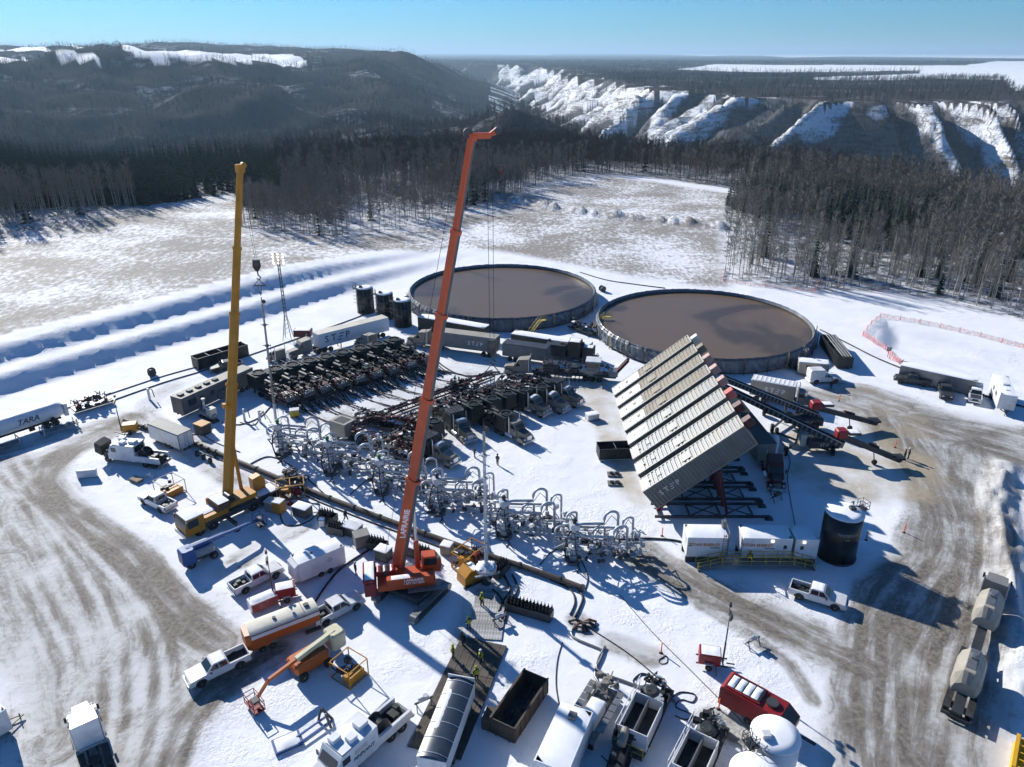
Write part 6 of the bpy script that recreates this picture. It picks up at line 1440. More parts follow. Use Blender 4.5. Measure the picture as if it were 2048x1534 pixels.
# ------------------------------------------------------------------ white skid buildings
for q, L_, lab, ex in (((1372, 1113, 1452, 1114), 5.0, 'left white skid building with snow roof and ladder', 0), ((1482, 1114, 1580, 1116), 6.0, 'middle white skid building with lit lamp and door', 1), ((1586, 1117, 1632, 1118), 2.9, 'right short end building with sloping snow roof', 2)):
    c, a, L = edge(*q, .9, 2.7)
    t = box_trailer('skid_building', lab, c, a, L, 2.7, 2.6, .9, 'white', 'snow', 'building', doors=False, snow=.12)
    obj('skid', MB().box(-L / 2, L / 2, -1.2, -.9, 0, .9).box(-L / 2, L / 2, .9, 1.2, 0, .9), 'charcoal', t)
    if ex < 2:
        lettering(t, 'TITAN ENERGY', .52, 'ink_orange', (-.35 if ex == 0 else -1.1, -1.362, 2.6), '-y', bold=.02); lettering(t, 'Northwest', .26, 'ink', (.9 if ex == 0 else .3, -1.362, 2.2), '-y')
    if ex: o = obj('door', MB().box(*((1.6, 2.5) if ex == 1 else (-1.0, -.1)), -1.385, -1.352, .95, 3.0), 'white', t); obj('door_window', MB().box(*((1.85, 2.25) if ex == 1 else (-.75, -.35)), -1.40, -1.387, 2.2, 2.7), 'glass', o)
    if ex: obj('wall_lamp', MB().bbox(-.16, .16, -1.55, -1.355, 3.15, 3.42, .04, Matrix.Translation((.5 if ex == 1 else -.4, 0, 0))), 'lamp', t)
    if ex == 0:
        m = MB()
        for x in (1.75, 2.25): m.box(x - .03, x + .03, -1.5, -1.44, 0, 4.2)
        for k in range(12): m.box(1.75, 2.25, -1.49, -1.45, .3 + k * .32, .34 + k * .32)
        obj('ladder', m, 'steel', t); obj('stack_frame', MB().beam((2.45, 1.2, .9), (2.45, 1.2, 4.6), .12).beam((2.45, -1.2, .9), (2.45, -1.2, 4.3), .12).beam((2.45, 1.2, 4.5), (2.45, -1.2, 4.2), .12).box(2.0, 2.5, .5, 1.1, 3.7, 4.5), 'steel', t); lettering(t, '3042', .25, 'ink', (-2.0, -1.362, 2.45), '-y')
c, a, L = edge(1398, 1142, 1592, 1142, .0, 1.0)
t = thing('yellow_walkway', 'yellow railed walkway and ramps in front of the white skid buildings', 'walkway', c, a)
obj('deck', MB().box(-L / 2 + 2.6, L / 2 - .4, -.55, .55, .8, .88), 'steel', t); obj('ramp', MB().beam((-L / 2 - .2, 0, .1), (-L / 2 + 2.6, 0, .84), 1.1, .08), 'steel', t); obj('ramp', MB().beam((L / 2 - .4, 0, .84), (L / 2 + 2.2, 0, .1), 1.1, .08), 'steel', t)
for s in (-.55, .55):
    n = 6; P = [(-L / 2 + 2.6 + (L - 3.0) * k / (n - 1), s, .88) for k in range(n)]
    m = MB(); rail(m, P, 1.05, .045); obj('handrail', m, 'yellow_rail', t)
    m = MB(); rail(m, [(-L / 2 - .2, s, .1), (-L / 2 + 1.2, s, .5), (-L / 2 + 2.55, s, .86)], 1.05, .045); rail(m, [(L / 2 - .35, s, .86), (L / 2 + .9, s, .5), (L / 2 + 2.2, s, .1)], 1.05, .045); obj('ramp_rail', m, 'yellow_rail', t)
# ------------------------------------------------------------------ pickups and vans
for (q, lab, kw) in (
    ((500, 1330, 388, 1384), 'white crew-cab pickup with empty black bed at the lower left', dict()),
    ((478, 1196, 566, 1152), 'white pickup with a white pail in its bed beside the white cargo trailer', dict(load='charcoal', snow_roof=True)),
    ((638, 1262, 728, 1214), 'white pickup with loaded bed parked beside the orange trailer', dict(load='black')),
    ((334, 1034, 274, 1004), 'old white pickup parked left of the yellow crane', dict(load='charcoal')),
    ((1580, 1196, 1684, 1228), 'white pickup parked alone below the skid buildings', dict(load='charcoal', snow_roof=True)),
    ((500, 735, 410, 752), 'dark grey pickup beside the black trough behind the yellow boom', dict(paint='charcoal', snow_bed=True)),
    ((1858, 776, 1790, 766), 'dark grey long pickup parked beside the grey snow-roofed container', dict(paint='charcoal')),
    ((1885, 778, 1892, 802), 'black pickup facing the camera by the grey container', dict(paint='charcoal')),
    ((1949, 780, 1948, 814), 'white pickup with black bonnet and topper facing the camera', dict(hood='charcoal', topper=True, snow_roof=True))):
    c, a, L = edge(*q, .0, 2.0) if abs(q[0] - q[2]) > 20 else lay(*q); c.z = 0
    pickup(lab, c, a, **kw)
c, a, L = edge(1625, 770, 1678, 768, 0, 2.1)
t = pickup('white service truck with tall box body left of the dark pickup', c, a); obj('box_body', MB().bbox(-3.0, -.3, -1.05, 1.05, 1.27, 2.75, .15), 'white', t); obj('box_door', MB().box(-3.03, -3.005, -.9, .9, 1.35, 2.6), 'white_clean', t)
c, a, L = edge(1685, 770, 1625, 765, .0, 2.4)
c, a, L = edge(1645, 752, 1605, 748, .5, 2.4); box_trailer('camper_trailer', 'small grey and tan camper trailer under the near pond wall', c, a, 5.2, 2.4, 2.2, .6, 'tanbox', 'white', axles=(-.6, .5), wr=.36, ww=.25, snow=.06, windows=[(1, .8, 1.0, 1.0, .7)])
c, a, L = edge(1512, 792, 1572, 803, 1.0, 2.6)
t = box_trailer('box_truck', 'tan wordmarked box body of the truck below the near pond', c, a, 7.2, 2.6, 2.7, 1.1, 'tanbox', 'white', 'truck body', axles=(-2.4, -1.1), doors=True)
step_logo(t, 1.15, 'ink_white', (.6, -1.31, 2.5), '-y')
m = MB()
for k in range(9): m.box(-3.2 + k * .75, -2.9 + k * .75, -1.1, 1.1, 3.905, 3.95)
obj('snow_strips', m, 'snow', t)
t = thing('day_cab_truck', 'grey truck cab in front of the tan wordmarked box body', 'truck', c + Vector((math.cos(a), math.sin(a), 0)) * 4.2, a); tractor_parts(t, 3.4, 'greybox', False, tail=-4.0); duals(t, (-.0,))
c, a, L = edge(1800, 758, 1942, 790, .2, 2.5); box_trailer('grey_container', 'grey ribbed container with snow roof at the right edge of the pad', c, a, max(12.2, L), 2.5, 2.6, .2, 'steel', 'snow', 'container', ribs=9, snow=.1)
A, B = at(1996, 772, 1.5), at(2012, 812, 1.5); d = B - A; c = (A + B) / 2; c.z = 0
box_trailer('fifth_wheel_camper', 'white fifth-wheel camper at the right edge facing the camera', c, math.atan2(d.y, d.x), 9.0, 2.5, 2.5, .9, 'white', 'snow', axles=(-2.5, -1.5), wr=.4, ww=.3, snow=.1, windows=[(-1, 1.5, 1.2, 1.0, .6), (-1, -1.0, 1.2, .8, .6)], vents=[(0, 0, .8, .9, .3, 'white'), (2.5, 0, .6, .6, .2, 'white')], tongue=.9)
# ------------------------------------------------------------------ cargo trailers
c, a, L = edge(682, 1130, 612, 1160, .5, 2.3); t = box_trailer('cargo_trailer', 'white cargo trailer with snow roof above the orange trailer', c, a, 5.6, 2.3, 2.3, .5, 'white', 'white', axles=(-.8, .3), wr=.36, ww=.24, tongue=1.2, snow=.12, vents=[(.8, .1, .4, .4, .12, 'charcoal')]); obj('emblem', MB().lathe([(.42, 0), (.3, .012)], 4, (-.9, 1.16, 1.9), 'y'), 'ink_pale', t); obj('nose', MB().prism([(2.81, .5), (3.3, .7), (3.25, 2.5), (2.81, 2.8)], -1.0, 1.0), 'white', t)
c, a, L = edge(372, 905, 290, 872, .45, 2.4); t = box_trailer('enclosed_trailer', 'white enclosed trailer with grey roof and rear doors at the left', c, a, 7.4, 2.4, 2.4, .5, 'white', 'greybox', axles=(-1.2, -.2), wr=.36, ww=.24, tongue=1.2)
obj('corner_trim', MB().box(-3.74, -3.62, -1.23, -1.16, .5, 2.9).box(-3.74, -3.62, 1.16, 1.23, .5, 2.9).box(-3.7, 3.7, 1.205, 1.235, 2.82, 2.93), 'black', t)
c, a, L = edge(628, 1254, 512, 1300, .7, 2.3)
t = thing('orange_trailer', 'orange and white tank-bodied trailer with dirty cream roof', 'trailer', c, a)
m = MB(); Lh = 3.75; sec = [(-1.15, .7), (1.15, .7), (1.15, 2.35), (1.0, 2.62), (-1.0, 2.62), (-1.15, 2.35)]
m.add([(-Lh, y, z) for y, z in sec] + [(Lh - .5, y, z) for y, z in sec] + [(Lh, y * .8, .9 + (z - .7) * .85) for y, z in sec], [tuple(range(6)), tuple(range(17, 11, -1))] + [(i + k, (i + 1) % 6 + k, (i + 1) % 6 + 6 + k, i + 6 + k) for k in (0, 6) for i in range(6)]); obj('body', m, 'orange', t)
m = MB(); m.sm = True; n = 9; P = []
for x in (-Lh + .02, -1, 1.2, Lh - .45):
    for k in range(n): f = -1 + 2 * k / (n - 1); P.append((x, 1.17 * f, 2.52 + .30 * math.sqrt(max(0, 1 - f * f * .98))))
m.add(P, [(i * n + k, i * n + k + 1, (i + 1) * n + k + 1, (i + 1) * n + k) for i in range(3) for k in range(n - 1)]); obj('roof', m, 'cream', t)
for s in (-1, 1): obj('white_band', MB().box(-Lh + .01, Lh - .55, *sorted((s * 1.151, s * 1.165)), 2.0, 2.42), 'white', t)
obj('lower_band', MB().box(-Lh + .5, Lh - 2.4, 1.151, 1.17, .72, 1.1), 'steel', t); obj('roof_vent', MB().bbox(-3.0, -2.5, -.25, .25, 2.84, 3.0, .04), 'charcoal', t); obj('roof_cap', MB().lathe([(.18, 2.83), (.18, 2.98)], 10, (.6, .1, 0)), 'charcoal', t); obj('roof_seam', MB().box(-2.3, -2.24, -1.1, 1.1, 2.835, 2.86), 'charcoal', t)
for x in (1.3, 2.3):
    for s in (-1, 1): wheel(t, x, s * 1.05, .42, .28)
obj('hitch', MB().beam((Lh - .3, 0, .8), (Lh + 1.1, 0, .7), .18).box(-3.6, -2.0, 1.18, 1.5, .4, .7), 'black', t)
t = box_trailer('snowy_heater', 'snow-topped white and red heater behind the orange trailer', *lay(548, 1205, 508, 1222)[:2], 2.8, 1.4, 1.0, .3, 'faded_red', 'snow', 'heater', doors=False, snow=.12); obj('end_panel', MB().box(1.41, 1.5, -.65, .65, .3, 1.4), 'white', t)
# ------------------------------------------------------------------ light towers
def light_tower(label, u, v, rz, col, top, lit=False, wheels=True, snow=True):
    t = thing('light_tower', label, 'light tower', at(u, v), rz, 'light towers'); h = zat(top[0], top[1], at(u, v).y)
    obj('cabinet', MB().bbox(-1.1, 1.0, -.75, .75, .55, 1.75, .08), col, t); obj('frame', MB().box(-1.3, 1.7, -.6, -.5, .42, .54).box(-1.3, 1.7, .5, .6, .42, .54).beam((1.6, 0, .45), (2.4, 0, .45), .1), 'charcoal', t)
    if wheels:
        for s in (-1, 1): wheel(t, -.1, s * .9, .34, .22); obj('mudguard', MB().box(-.5, .3, *sorted((s * .77, s * 1.02)), .78, .82), 'white' if col == 'red' else 'charcoal', t)
    if snow: snowcap(t, -.9, .9, -.65, .65, 1.755, .05, 5)
    m = MB(); q = (1.25, 0)
    for k, (z0, z1, w) in enumerate(((.5, h * .45, .16), (h * .42, h * .72, .12), (h * .7, h - .2, .08))): m.beam((*q, z0), (*q, z1), w)
    obj('telescopic_mast', m, 'charcoal', t); obj('cross_arm', MB().beam((1.25, -.9, h - .2), (1.25, .9, h - .2), .08), 'charcoal', t)
    for y in (-.85, -.35, .35, .85): o = obj('flood_lamp', MB().bbox(1.18, 1.42, y - .22, y + .22, h - .15 + (.25 if abs(y) > .5 else -.35), h + .22 + (.25 if abs(y) > .5 else -.35), .04), 'charcoal', t); obj('lens', MB().box(1.425, 1.44, y - .18, y + .18, h - .11 + (.25 if abs(y) > .5 else -.35), h + .18 + (.25 if abs(y) > .5 else -.35)), 'lamp' if lit else 'lens', o)
    for s in (-1, 1): obj('outrigger', MB().beam((.6, s * .6, .5), (.6, s * 1.5, .45), .08).beam((.6, s * 1.5, 0), (.6, s * 1.5, .6), .07), 'charcoal', t)
    return t
light_tower('red light tower with raised mast right of the pipe run', 1418, 1328, math.radians(-12), 'red', (1440, 1222), False)
light_tower('snow-dusted red light tower behind the orange trailer', 572, 1196, math.radians(200), 'red', (553, 1112))
light_tower('yellow light tower with leaning mast left of the white enclosed trailer', 262, 866, math.radians(195), 'yellow', (240, 798), snow=False)
light_tower('small light tower with lit lamps in front of the near pond wall', 1590, 738, 0, 'charcoal', (1584, 698), True, snow=False)
b = at(577, 678); h = zat(555, 508, b.y)
t = thing('lattice_tower', 'tall lattice floodlight tower with glowing lamps behind the white trailer', 'light tower', b); W_ = .9
for sx, sy in ((-1, -1), (1, -1), (1, 1), (-1, 1)): obj('leg', MB().beam((sx * W_, sy * W_, 0), (sx * .22, sy * .22, 5), .09).beam((sx * .22, sy * .22, 5), (sx * .18, sy * .18, h - 1.5), .07), 'charcoal', t)
m = MB(); z = 1.0
while z < h - 1.6:
    w = W_ + (.22 - W_) * min(1, z / 5); w2 = W_ + (.22 - W_) * min(1, (z + .9) / 5)
    for s in (-1, 1): m.beam((-w, s * w, z), (w2, s * w2, z + .9), .04).beam((s * w, -w, z), (s * w2, w2, z + .9), .04)
    z += .9
obj('bracing', m, 'charcoal', t); obj('lamp_frame', MB().beam((-1.1, 0, h - 1.4), (1.1, 0, h - 1.4), .08).beam((-1.1, 0, h), (1.1, 0, h), .08).beam((0, 0, h - 1.6), (0, 0, h), .08), 'charcoal', t)
for i in range(3):
    for j in range(4): obj('flood_lamp', MB().lathe([(.12, -.28), (.23, .0)], 10, (-1.0 + i * 1.0, 0, h - 1.9 + j * .62), 'y'), 'lamp', t)
obj('generator', MB().bbox(-.2, 3.4, -1.0, 1.0, .5, 1.9, .08, Matrix.Translation((1.4, .8, 0))), 'pumpred', t); snowcap(t, 1.4, 4.6, -.1, 1.7, 1.91, .1, 4)
# ------------------------------------------------------------------ boom lifts
def boom_lift(label, base, rz, body, boomc, back, zb, front, zf, basket, zk, cw, jib='orange'):
    c = at(*base); t = thing('boom_lift', label, 'boom lift', c, rz, None); I = Matrix.Rotation(-rz, 4, 'Z') @ Matrix.Translation(-c)
    obj('chassis', MB().bbox(-1.7, 1.7, -.9, .9, .55, .95, .08), body if body != 'liftgrey' else 'charcoal', t)
    for x in (-1.35, 1.35):
        for s in (-1, 1): wheel(t, x, s * 1.1, .50, .38)
    obj('turntable', MB().bbox(-2.0, 1.7, -1.05, 1.05, 1.0, 1.95, .25), body, t); obj('engine_cover', MB().bbox(-1.2, 1.2, -.98, -.2, 1.955, 2.1, .05), 'blue' if body == 'liftgrey' else 'orange', t)
    b, f, k = I @ Vector(at(*back, zb)), I @ Vector(at(*front, zf)), I @ Vector(at(*basket, zk))
    obj('main_boom', MB().beam(b, b.lerp(f, .6), .42, .5), cw, t); obj('boom_extension', MB().beam(b.lerp(f, .55), f, .28, .34), jib, t); obj('counterweight', MB().bbox(-.8, .8, -.9, .9, -1.6, .2, .2, Matrix.Translation(b)), cw, t)
    obj('jib', MB().beam(f, k + Vector((0, 0, .4)), .22, .26), jib, t); obj('riser', MB().beam((0, 0, 1.9), b.lerp(f, .12), .5, .5), cw, t)
    o = obj('basket', MB().box(k.x - .5, k.x + .5, k.y - 1.0, k.y + 1.0, k.z - .05, k.z + .05), 'red' if body == 'orange' else 'charcoal', t)
    m = MB(); rail(m, [(k.x - .5, k.y - 1, k.z), (k.x + .5, k.y - 1, k.z), (k.x + .5, k.y, k.z), (k.x + .5, k.y + 1, k.z), (k.x - .5, k.y + 1, k.z), (k.x - .5, k.y, k.z), (k.x - .5, k.y - 1, k.z)], 1.1, .04); obj('basket_rail', m, 'red' if body == 'orange' else 'blue', o)
    obj('control_box', MB().box(k.x - .3, k.x + .3, k.y - .6, k.y + .1, k.z + .6, k.z + 1.0), 'charcoal', o)
    return t
boom_lift('orange boom lift with its basket lowered to the snow', (622, 1335), lay(598, 1348, 662, 1310)[1], 'orange', 'cream_lift', (668, 1262), 2.6, (537, 1360), 2.3, (510, 1412), .35, 'cream_lift')
boom_lift('blue and grey boom lift in the shade of the yellow crane', (400, 1118), lay(372, 1130, 432, 1104)[1], 'liftgrey', 'blue', (372, 1100), 2.4, (495, 1048), 1.9, (520, 1046), .6, 'blue', 'blue')
# ------------------------------------------------------------------ wireline trucks
def wireline_truck(label, loc, rz, hood_open=False, letter=None):
    t = thing('wireline_truck', label, 'truck', loc, rz)
    obj('frame', MB().box(-5, 4.8, -.5, .5, .6, .9), 'charcoal', t)
    m = MB(); m.prism([(4.9, .6), (4.9, 1.55), (3.5, 1.85), (3.5, .6)], -1.0, 1.0); obj('hood' if not hood_open else 'engine', m if not hood_open else MB().box(3.5, 4.8, -.8, .8, .7, 1.5), 'white' if not hood_open else 'black', t)
    if hood_open: obj('raised_hood', MB().prism([(4.8, 1.0), (5.9, 1.5), (5.7, 3.0), (4.6, 2.6)], -1.05, 1.05), 'black', t)
    m = MB(); m.prism([(3.55, .75), (3.5, 1.9), (3.0, 2.75), (2.8, 3.1), (-1.0, 3.3), (-1.0, .75)], -1.22, 1.22); obj('cabin', m, 'white', t)
    obj('windshield', MB().add([(3.49, -1.05, 1.98), (3.49, 1.05, 1.98), (3.03, 1.0, 2.72), (3.03, -1.0, 2.72)], [(0, 1, 2, 3)]), 'glass', t)
    obj('rear_window', MB().box(-1.03, -1.005, -.95, .95, 2.15, 3.05), 'glass', t)
    for s in (-1, 1):
        obj('side_window', MB().box(2.0, 2.8, *sorted((s * 1.222, s * 1.235)), 2.0, 2.7), 'glass', t); obj('side_panel', MB().box(-4.9, -1.02, *sorted((s * .95, s * 1.22)), .85, 1.75), 'white', t); obj('mirror', MB().box(3.2, 3.3, *sorted((s * 1.35, s * 1.6)), 1.9, 2.4), 'black', t)
        wheel(t, 3.9, s * 1.0, .52, .32)
    duals(t, (-2.5, -3.8))
    for x, y, w, l, h in ((2.1, -.55, .8, .9, .3), (1.2, .5, .8, .8, .3), (-.2, 0, 1.0, 1.0, .35)): obj('roof_unit', MB().bbox(x - l / 2, x + l / 2, y - w / 2, y + w / 2, 3.24, 3.30 + h, .06), 'white_clean', t)
    snowcap(t, -.95, 2.7, -1.15, 1.15, 3.215, .05, 3)
    obj('cable_drum', MB().lathe([(.85, -.62), (.85, -.55), (.55, -.5), (.55, .5), (.85, .55), (.85, .62)], 20, (-1.95, 0, 1.75), 'y'), 'black', t); obj('winch_frame', MB().box(-4.8, -2.9, -.9, .9, .95, 1.2).cbox((-3.6, .2, 1.5), (.7, .9, .6)).cbox((-4.4, -.3, 1.4), (.5, .5, .5)), 'black', t)
    obj('tailboard', MB().box(-5.3, -5.02, -1.1, 1.1, .6, .8), 'steel', t)
    if letter:
        for s, fc in ((-1, '-y'), (1, '+y')): lettering(t, letter, .5, 'ink', (.6, s * 1.228, 1.75), fc, shear=.2, bold=.015); obj('decal', MB().box(.2, 1.5, *sorted((s * 1.222, s * 1.232)), 2.15, 2.65), 'ink_pale', t)
    return t
c, a, L = edge(320, 940, 205, 924, 0, 2.4); wireline_truck('white wireline truck with its black bonnet raised beside the enclosed trailer', c, a, True)
c, a, L = lay(775, 1462, 668, 1556); wireline_truck('white wireline truck with roof units at the bottom left of the dark mats', c, a, False, 'PINPOINT')
# ------------------------------------------------------------------ haul trucks on the right road and lower edge
def pot(t, x, mat):
    m = MB(); sec = [(-1.15, 1.1), (1.15, 1.1), (1.25, 1.7), (1.05, 2.6), (.45, 3.25), (-.45, 3.25), (-1.05, 2.6), (-1.25, 1.7)]
    m.add([(x - 2.0, y * .8, 1.1 + (z - 1.1) * .55) for y, z in sec] + [(x - 1.3, y, z) for y, z in sec] + [(x + 2.2, y, z) for y, z in sec] + [(x + 2.6, y * .9, 1.1 + (z - 1.1) * .8) for y, z in sec], [tuple(range(7, -1, -1)), tuple(range(24, 32))] + [(i + k, (i + 1) % 8 + k, (i + 1) % 8 + 8 + k, i + 8 + k) for k in (0, 8, 16) for i in range(8)]); o = obj('tank_body', m, mat, t)
    obj('dome_lid', MB().lathe([(.42, 3.2), (.42, 3.5), (.2, 3.58)], 14, (x + 1.0, 0, 0)), 'steel', o); obj('top_walk', MB().box(x - .8, x + 2.2, -.38, .38, 3.255, 3.30), 'steel', o); obj('end_ridge', MB().beam((x - 1.32, 0, 3.2), (x - 2.02, 0, 2.2), .14), 'steel', o)
A, B = at(1908, 1442), at(1990, 1172); d = B - A; a = math.atan2(d.y, d.x); c = (A + B) / 2
t = thing('bulk_haul_truck', 'dusty grey road train with two peaked tank bodies on the right road', 'truck', c, a); h = d.length / 2
tractor_parts(t, h, 'greybox', True, tail=-8.2); duals(t, (h - 6.0, h - 7.3)); pot(t, h - 8.6 + .6, 'tanbox'); pot(t, -h + 4.6, 'tanbox')
obj('trailer_frame', MB().box(-h, h - 5.5, -.45, .45, .75, 1.05), 'charcoal', t); duals(t, (-h + .8, -h + 2.1, -h + 7.4, -h + 8.7)); obj('tail_guard', MB().box(-h - .1, -h + .1, -1.2, 1.2, .4, .7), 'charcoal', t)
for s in (-1, 1): obj('mudguard', MB().box(-h + .1, -h + 2.8, *sorted((s * .62, s * 1.22)), 1.08, 1.12), 'rubber', t); obj('mudguard', MB().box(-h + 6.7, -h + 9.4, *sorted((s * .62, s * 1.22)), 1.08, 1.12), 'rubber', t)
A, B = at(205, 1570), at(172, 1452); d = B - A; t = tractor('white-roofed truck driving up the left road at the bottom edge', (A + B) / 2 + d.normalized() * 1.0, math.atan2(d.y, d.x), 'white', True)
A, B = at(868, 1560), at(922, 1412); d = B - A; c = (A + B) / 2; a = math.atan2(d.y, d.x); L = max(d.length, 8.5)
t = thing('tarped_trailer', 'white end-dump trailer with dark tarp at the bottom centre', 'trailer', c, a)
obj('tub', MB().box(-L / 2, L / 2, -1.25, 1.25, 1.1, 2.8), 'white', t); m = MB(); m.sm = True; P = []; n = 7
for x in (-L / 2, L / 2):
    for k in range(n): f = -1 + 2 * k / (n - 1); P.append((x, 1.27 * f, 2.82 + .35 * (1 - f * f)))
m.add(P, [(k, k + 1, n + k + 1, n + k) for k in range(n - 1)]); obj('tarp', m, 'tarp' if 'tarp' in M else 'charcoal', t)
for k in range(6): x = -L / 2 + .4 + k * (L - .8) / 5; obj('tarp_bow', MB().tube([(x, -1.27 + 2.54 * j / 6, 2.84 + .35 * (1 - (-1 + 2 * j / 6) ** 2)) for j in range(7)], .035, 5), 'white', t)
snowcap(t, -1.5, 2.8, .25, .75, 3.12, .05, 4, nx=12, ny=4); obj('headboard', MB().box(L / 2, L / 2 + .1, -1.25, 1.25, 1.0, 3.3), 'white', t); duals(t, (-L / 2 + 1, -L / 2 + 2.3, L / 2 - 1.2)); obj('frame', MB().box(-L / 2, L / 2, -.5, .5, .7, 1.08), 'charcoal', t)
# ------------------------------------------------------------------ bins, troughs, tubs
def open_bin(name, label, A, B, z, W, H, mat, inner, cat='bin', braces=0, load=None):
    d = B - A; L = d.length; c = (A + B) / 2; c.z = 0; t = thing(name, label, cat, c, math.atan2(d.y, d.x)); h = W / 2; e = .10
    obj('floor', MB().box(-L / 2, L / 2, -h, h, .15, .25), inner, t)
    for s in (-1, 1): obj('side_wall', MB().box(-L / 2, L / 2, *sorted((s * h, s * (h - e))), .252, H), mat, t); obj('end_wall', MB().box(*sorted((s * L / 2, s * (L / 2 - e))), -h + e + .002, h - e - .002, .252, H), mat, t)
    m = MB(); n = int(L / .9)
    for s in (-1, 1):
        for k in range(n + 1): x = -L / 2 + .1 + (L - .2) * k / n; m.box(x - .05, x + .05, *sorted((s * h, s * (h + .07))), .25, H - .1)
        m.box(-L / 2 - .03, L / 2 + .03, *sorted((s * (h - e - .02), s * (h + .06))), H + .001, H + .09)
    obj('stiffener', m, mat, t)
    for k in range(braces): x = -L / 2 + L * (k + 1) / (braces + 1); obj('cross_brace', MB().beam((x, -h, H - .05), (x, h, H - .05), .10), 'steel', t)
    obj('skid', MB().box(-L / 2, L / 2, -h * .6, -h * .5, 0, .148).box(-L / 2, L / 2, h * .5, h * .6, 0, .148), 'charcoal', t)
    if load:
        r = random.Random(len(label)); m = MB()
        for k in range(14): x = r.uniform(-L / 2 + .5, L / 2 - .5); y = r.uniform(-h + .3, h - .3); m.tube([(x, y, .35), (x + r.uniform(-1, 1) * .8, y * .6, r.uniform(.5, 1.0)), (x + r.uniform(-1, 1), y * .3, .4)], .09, 6)
        obj('scrap', m, load, t)
    return t
open_bin('scrap_bin', 'brown open steel bin lined with black sheet at the bottom centre', at(1005, 1478), at(1072, 1378), 0, 2.5, 1.9, 'bin', 'liner_dark', 'bin', 0, 'charcoal')
box_trailer('wooden_crate', 'small brown crate standing left of the brown bin', at(985, 1450), math.radians(70), 1.6, 1.5, 1.1, .1, 'bin', 'bin', 'crate', doors=False)
open_bin('black_trough', 'long black open trough behind the dark grey pickup', at(392, 738), at(492, 708), 0, 2.6, 2.3, 'black', 'black', 'trough', 3)
t = open_bin('railed_trough', 'black open trough with pale rails right of the near pond', at(1688, 738), at(1652, 690), 0, 2.8, 2.3, 'black', 'black', 'trough', 2)
for k in range(4): obj('long_rail', MB().tube([(-6, -1.1 + k * .55, 2.45), (6, -1.1 + k * .55, 2.45)], .05, 6), 'frost', t)
open_bin('black_hopper', 'small black open trailer left of the tilted silos', at(1195, 915), at(1262, 912), 0, 2.4, 1.9, 'black', 'snow', 'trailer', 1)
def mud_tub(label, A, B, seed, W=2.6):
    d = B - A; L = d.length; c = (A + B) / 2; t = thing('mud_tub', label, 'mud tub', c, math.atan2(d.y, d.x), 'mud tubs at the bottom edge'); h = W / 2; r = random.Random(seed)
    obj('skid', MB().box(-L / 2, L / 2 + 1.6, -h, h, .1, .4), 'charcoal', t)
    for s in (-1, 1): obj('side_wall', MB().box(-L / 2, L * .18, *sorted((s * h, s * (h - .08))), .402, 2.3), 'white', t)
    obj('end_wall', MB().box(-L / 2, -L / 2 + .08, -h + .082, h - .082, .402, 2.3), 'white', t); obj('end_wall', MB().box(L * .18 - .08, L * .18, -h + .082, h - .082, .402, 2.3), 'white', t); obj('baffle', MB().box(-L / 2 + .09, L * .18 - .09, -.05, .05, .41, 2.2), 'steel', t); obj('sludge', MB().box(-L / 2 + .09, L * .18 - .09, -h + .09, h - .09, .41, 1.1), 'black', t)
    obj('agitator_tank', MB().lathe([(.95, .42), (.95, 1.9), (.5, 2.1)], 18, (L * .34, .2, 0)), 'charcoal', t)
    m = MB(); frac_clutter(m, r, L * .22, L / 2 + 1.4, -h + .2, h - .2, .6, 2.0, 34); obj('pump_gear', m, 'black', t); m = MB(); frac_clutter(m, r, L * .22, L / 2 + 1.4, -h + .2, h - .2, .8, 1.9, 12); obj('fittings', m, 'frost', t)
    m = MB(); rail(m, [(-L / 2, h + .3, .4), (-L / 4, h + .3, .4), (L * .1, h + .3, .4), (L / 2, h + .3, .4)], 1.9, .035, mids=2); obj('handrail', m, 'white', t); m = MB(); rail(m, [(-L / 2 - .9, -h, .4), (-L / 2 - .9, 0, .4), (-L / 2 - .9, h, .4)], 1.2, .04); obj('yellow_rail', m, 'yellow_rail', t); obj('step_deck', MB().box(-L / 2 - 1.0, -L / 2 - .02, -h, h, .402, .5), 'charcoal', t)
    obj('side_hose', MB().tube([(L / 2, -h - .1, 1.6), (0, -h - .25, 1.5), (-L / 2, -h - .2, 1.2)], .08, 6), 'hose', t); snowcap(t, L * .22, L * .48, -.5, .9, 1.92, .06, seed); return t
mud_tub('left of the two white-walled mud tubs with open black pits', at(1262, 1500), at(1310, 1400), 1); mud_tub('right of the two white-walled mud tubs with open black pits', at(1368, 1580), at(1418, 1475), 2)
A, B = at(1160, 1490), at(1215, 1395); d = B - A; t = thing('shaker_skid', 'pale grated shaker skid with snow top above the white shack', 'skid unit', (A + B) / 2, math.atan2(d.y, d.x)); r = random.Random(31)
obj('deck', MB().box(-3.2, 3.2, -1.3, 1.3, .9, 1.05), 'steel', t); obj('tank', MB().bbox(-2.0, .6, -.8, .6, 1.06, 2.2, .08), 'white', t); snowcap(t, -1.9, .5, -.7, .5, 2.21, .1, 3)
for s, y in ((-1, -1.6), (1, 1.2)):
    for k in range(6): obj('grating_panel', MB().box(-2.6 + k * .85, -1.85 + k * .85, y - .25, y + .35, 2.0, 2.06), 'steel', t)
m = MB(); frac_clutter(m, r, .8, 3.6, -1.0, 1.2, 1.1, 2.4, 30); obj('shaker_gear', m, 'tan', t); obj('leg', MB().box(-3, -2.8, -1.2, 1.2, 0, .9).box(2.8, 3, -1.2, 1.2, 0, .9), 'charcoal', t)
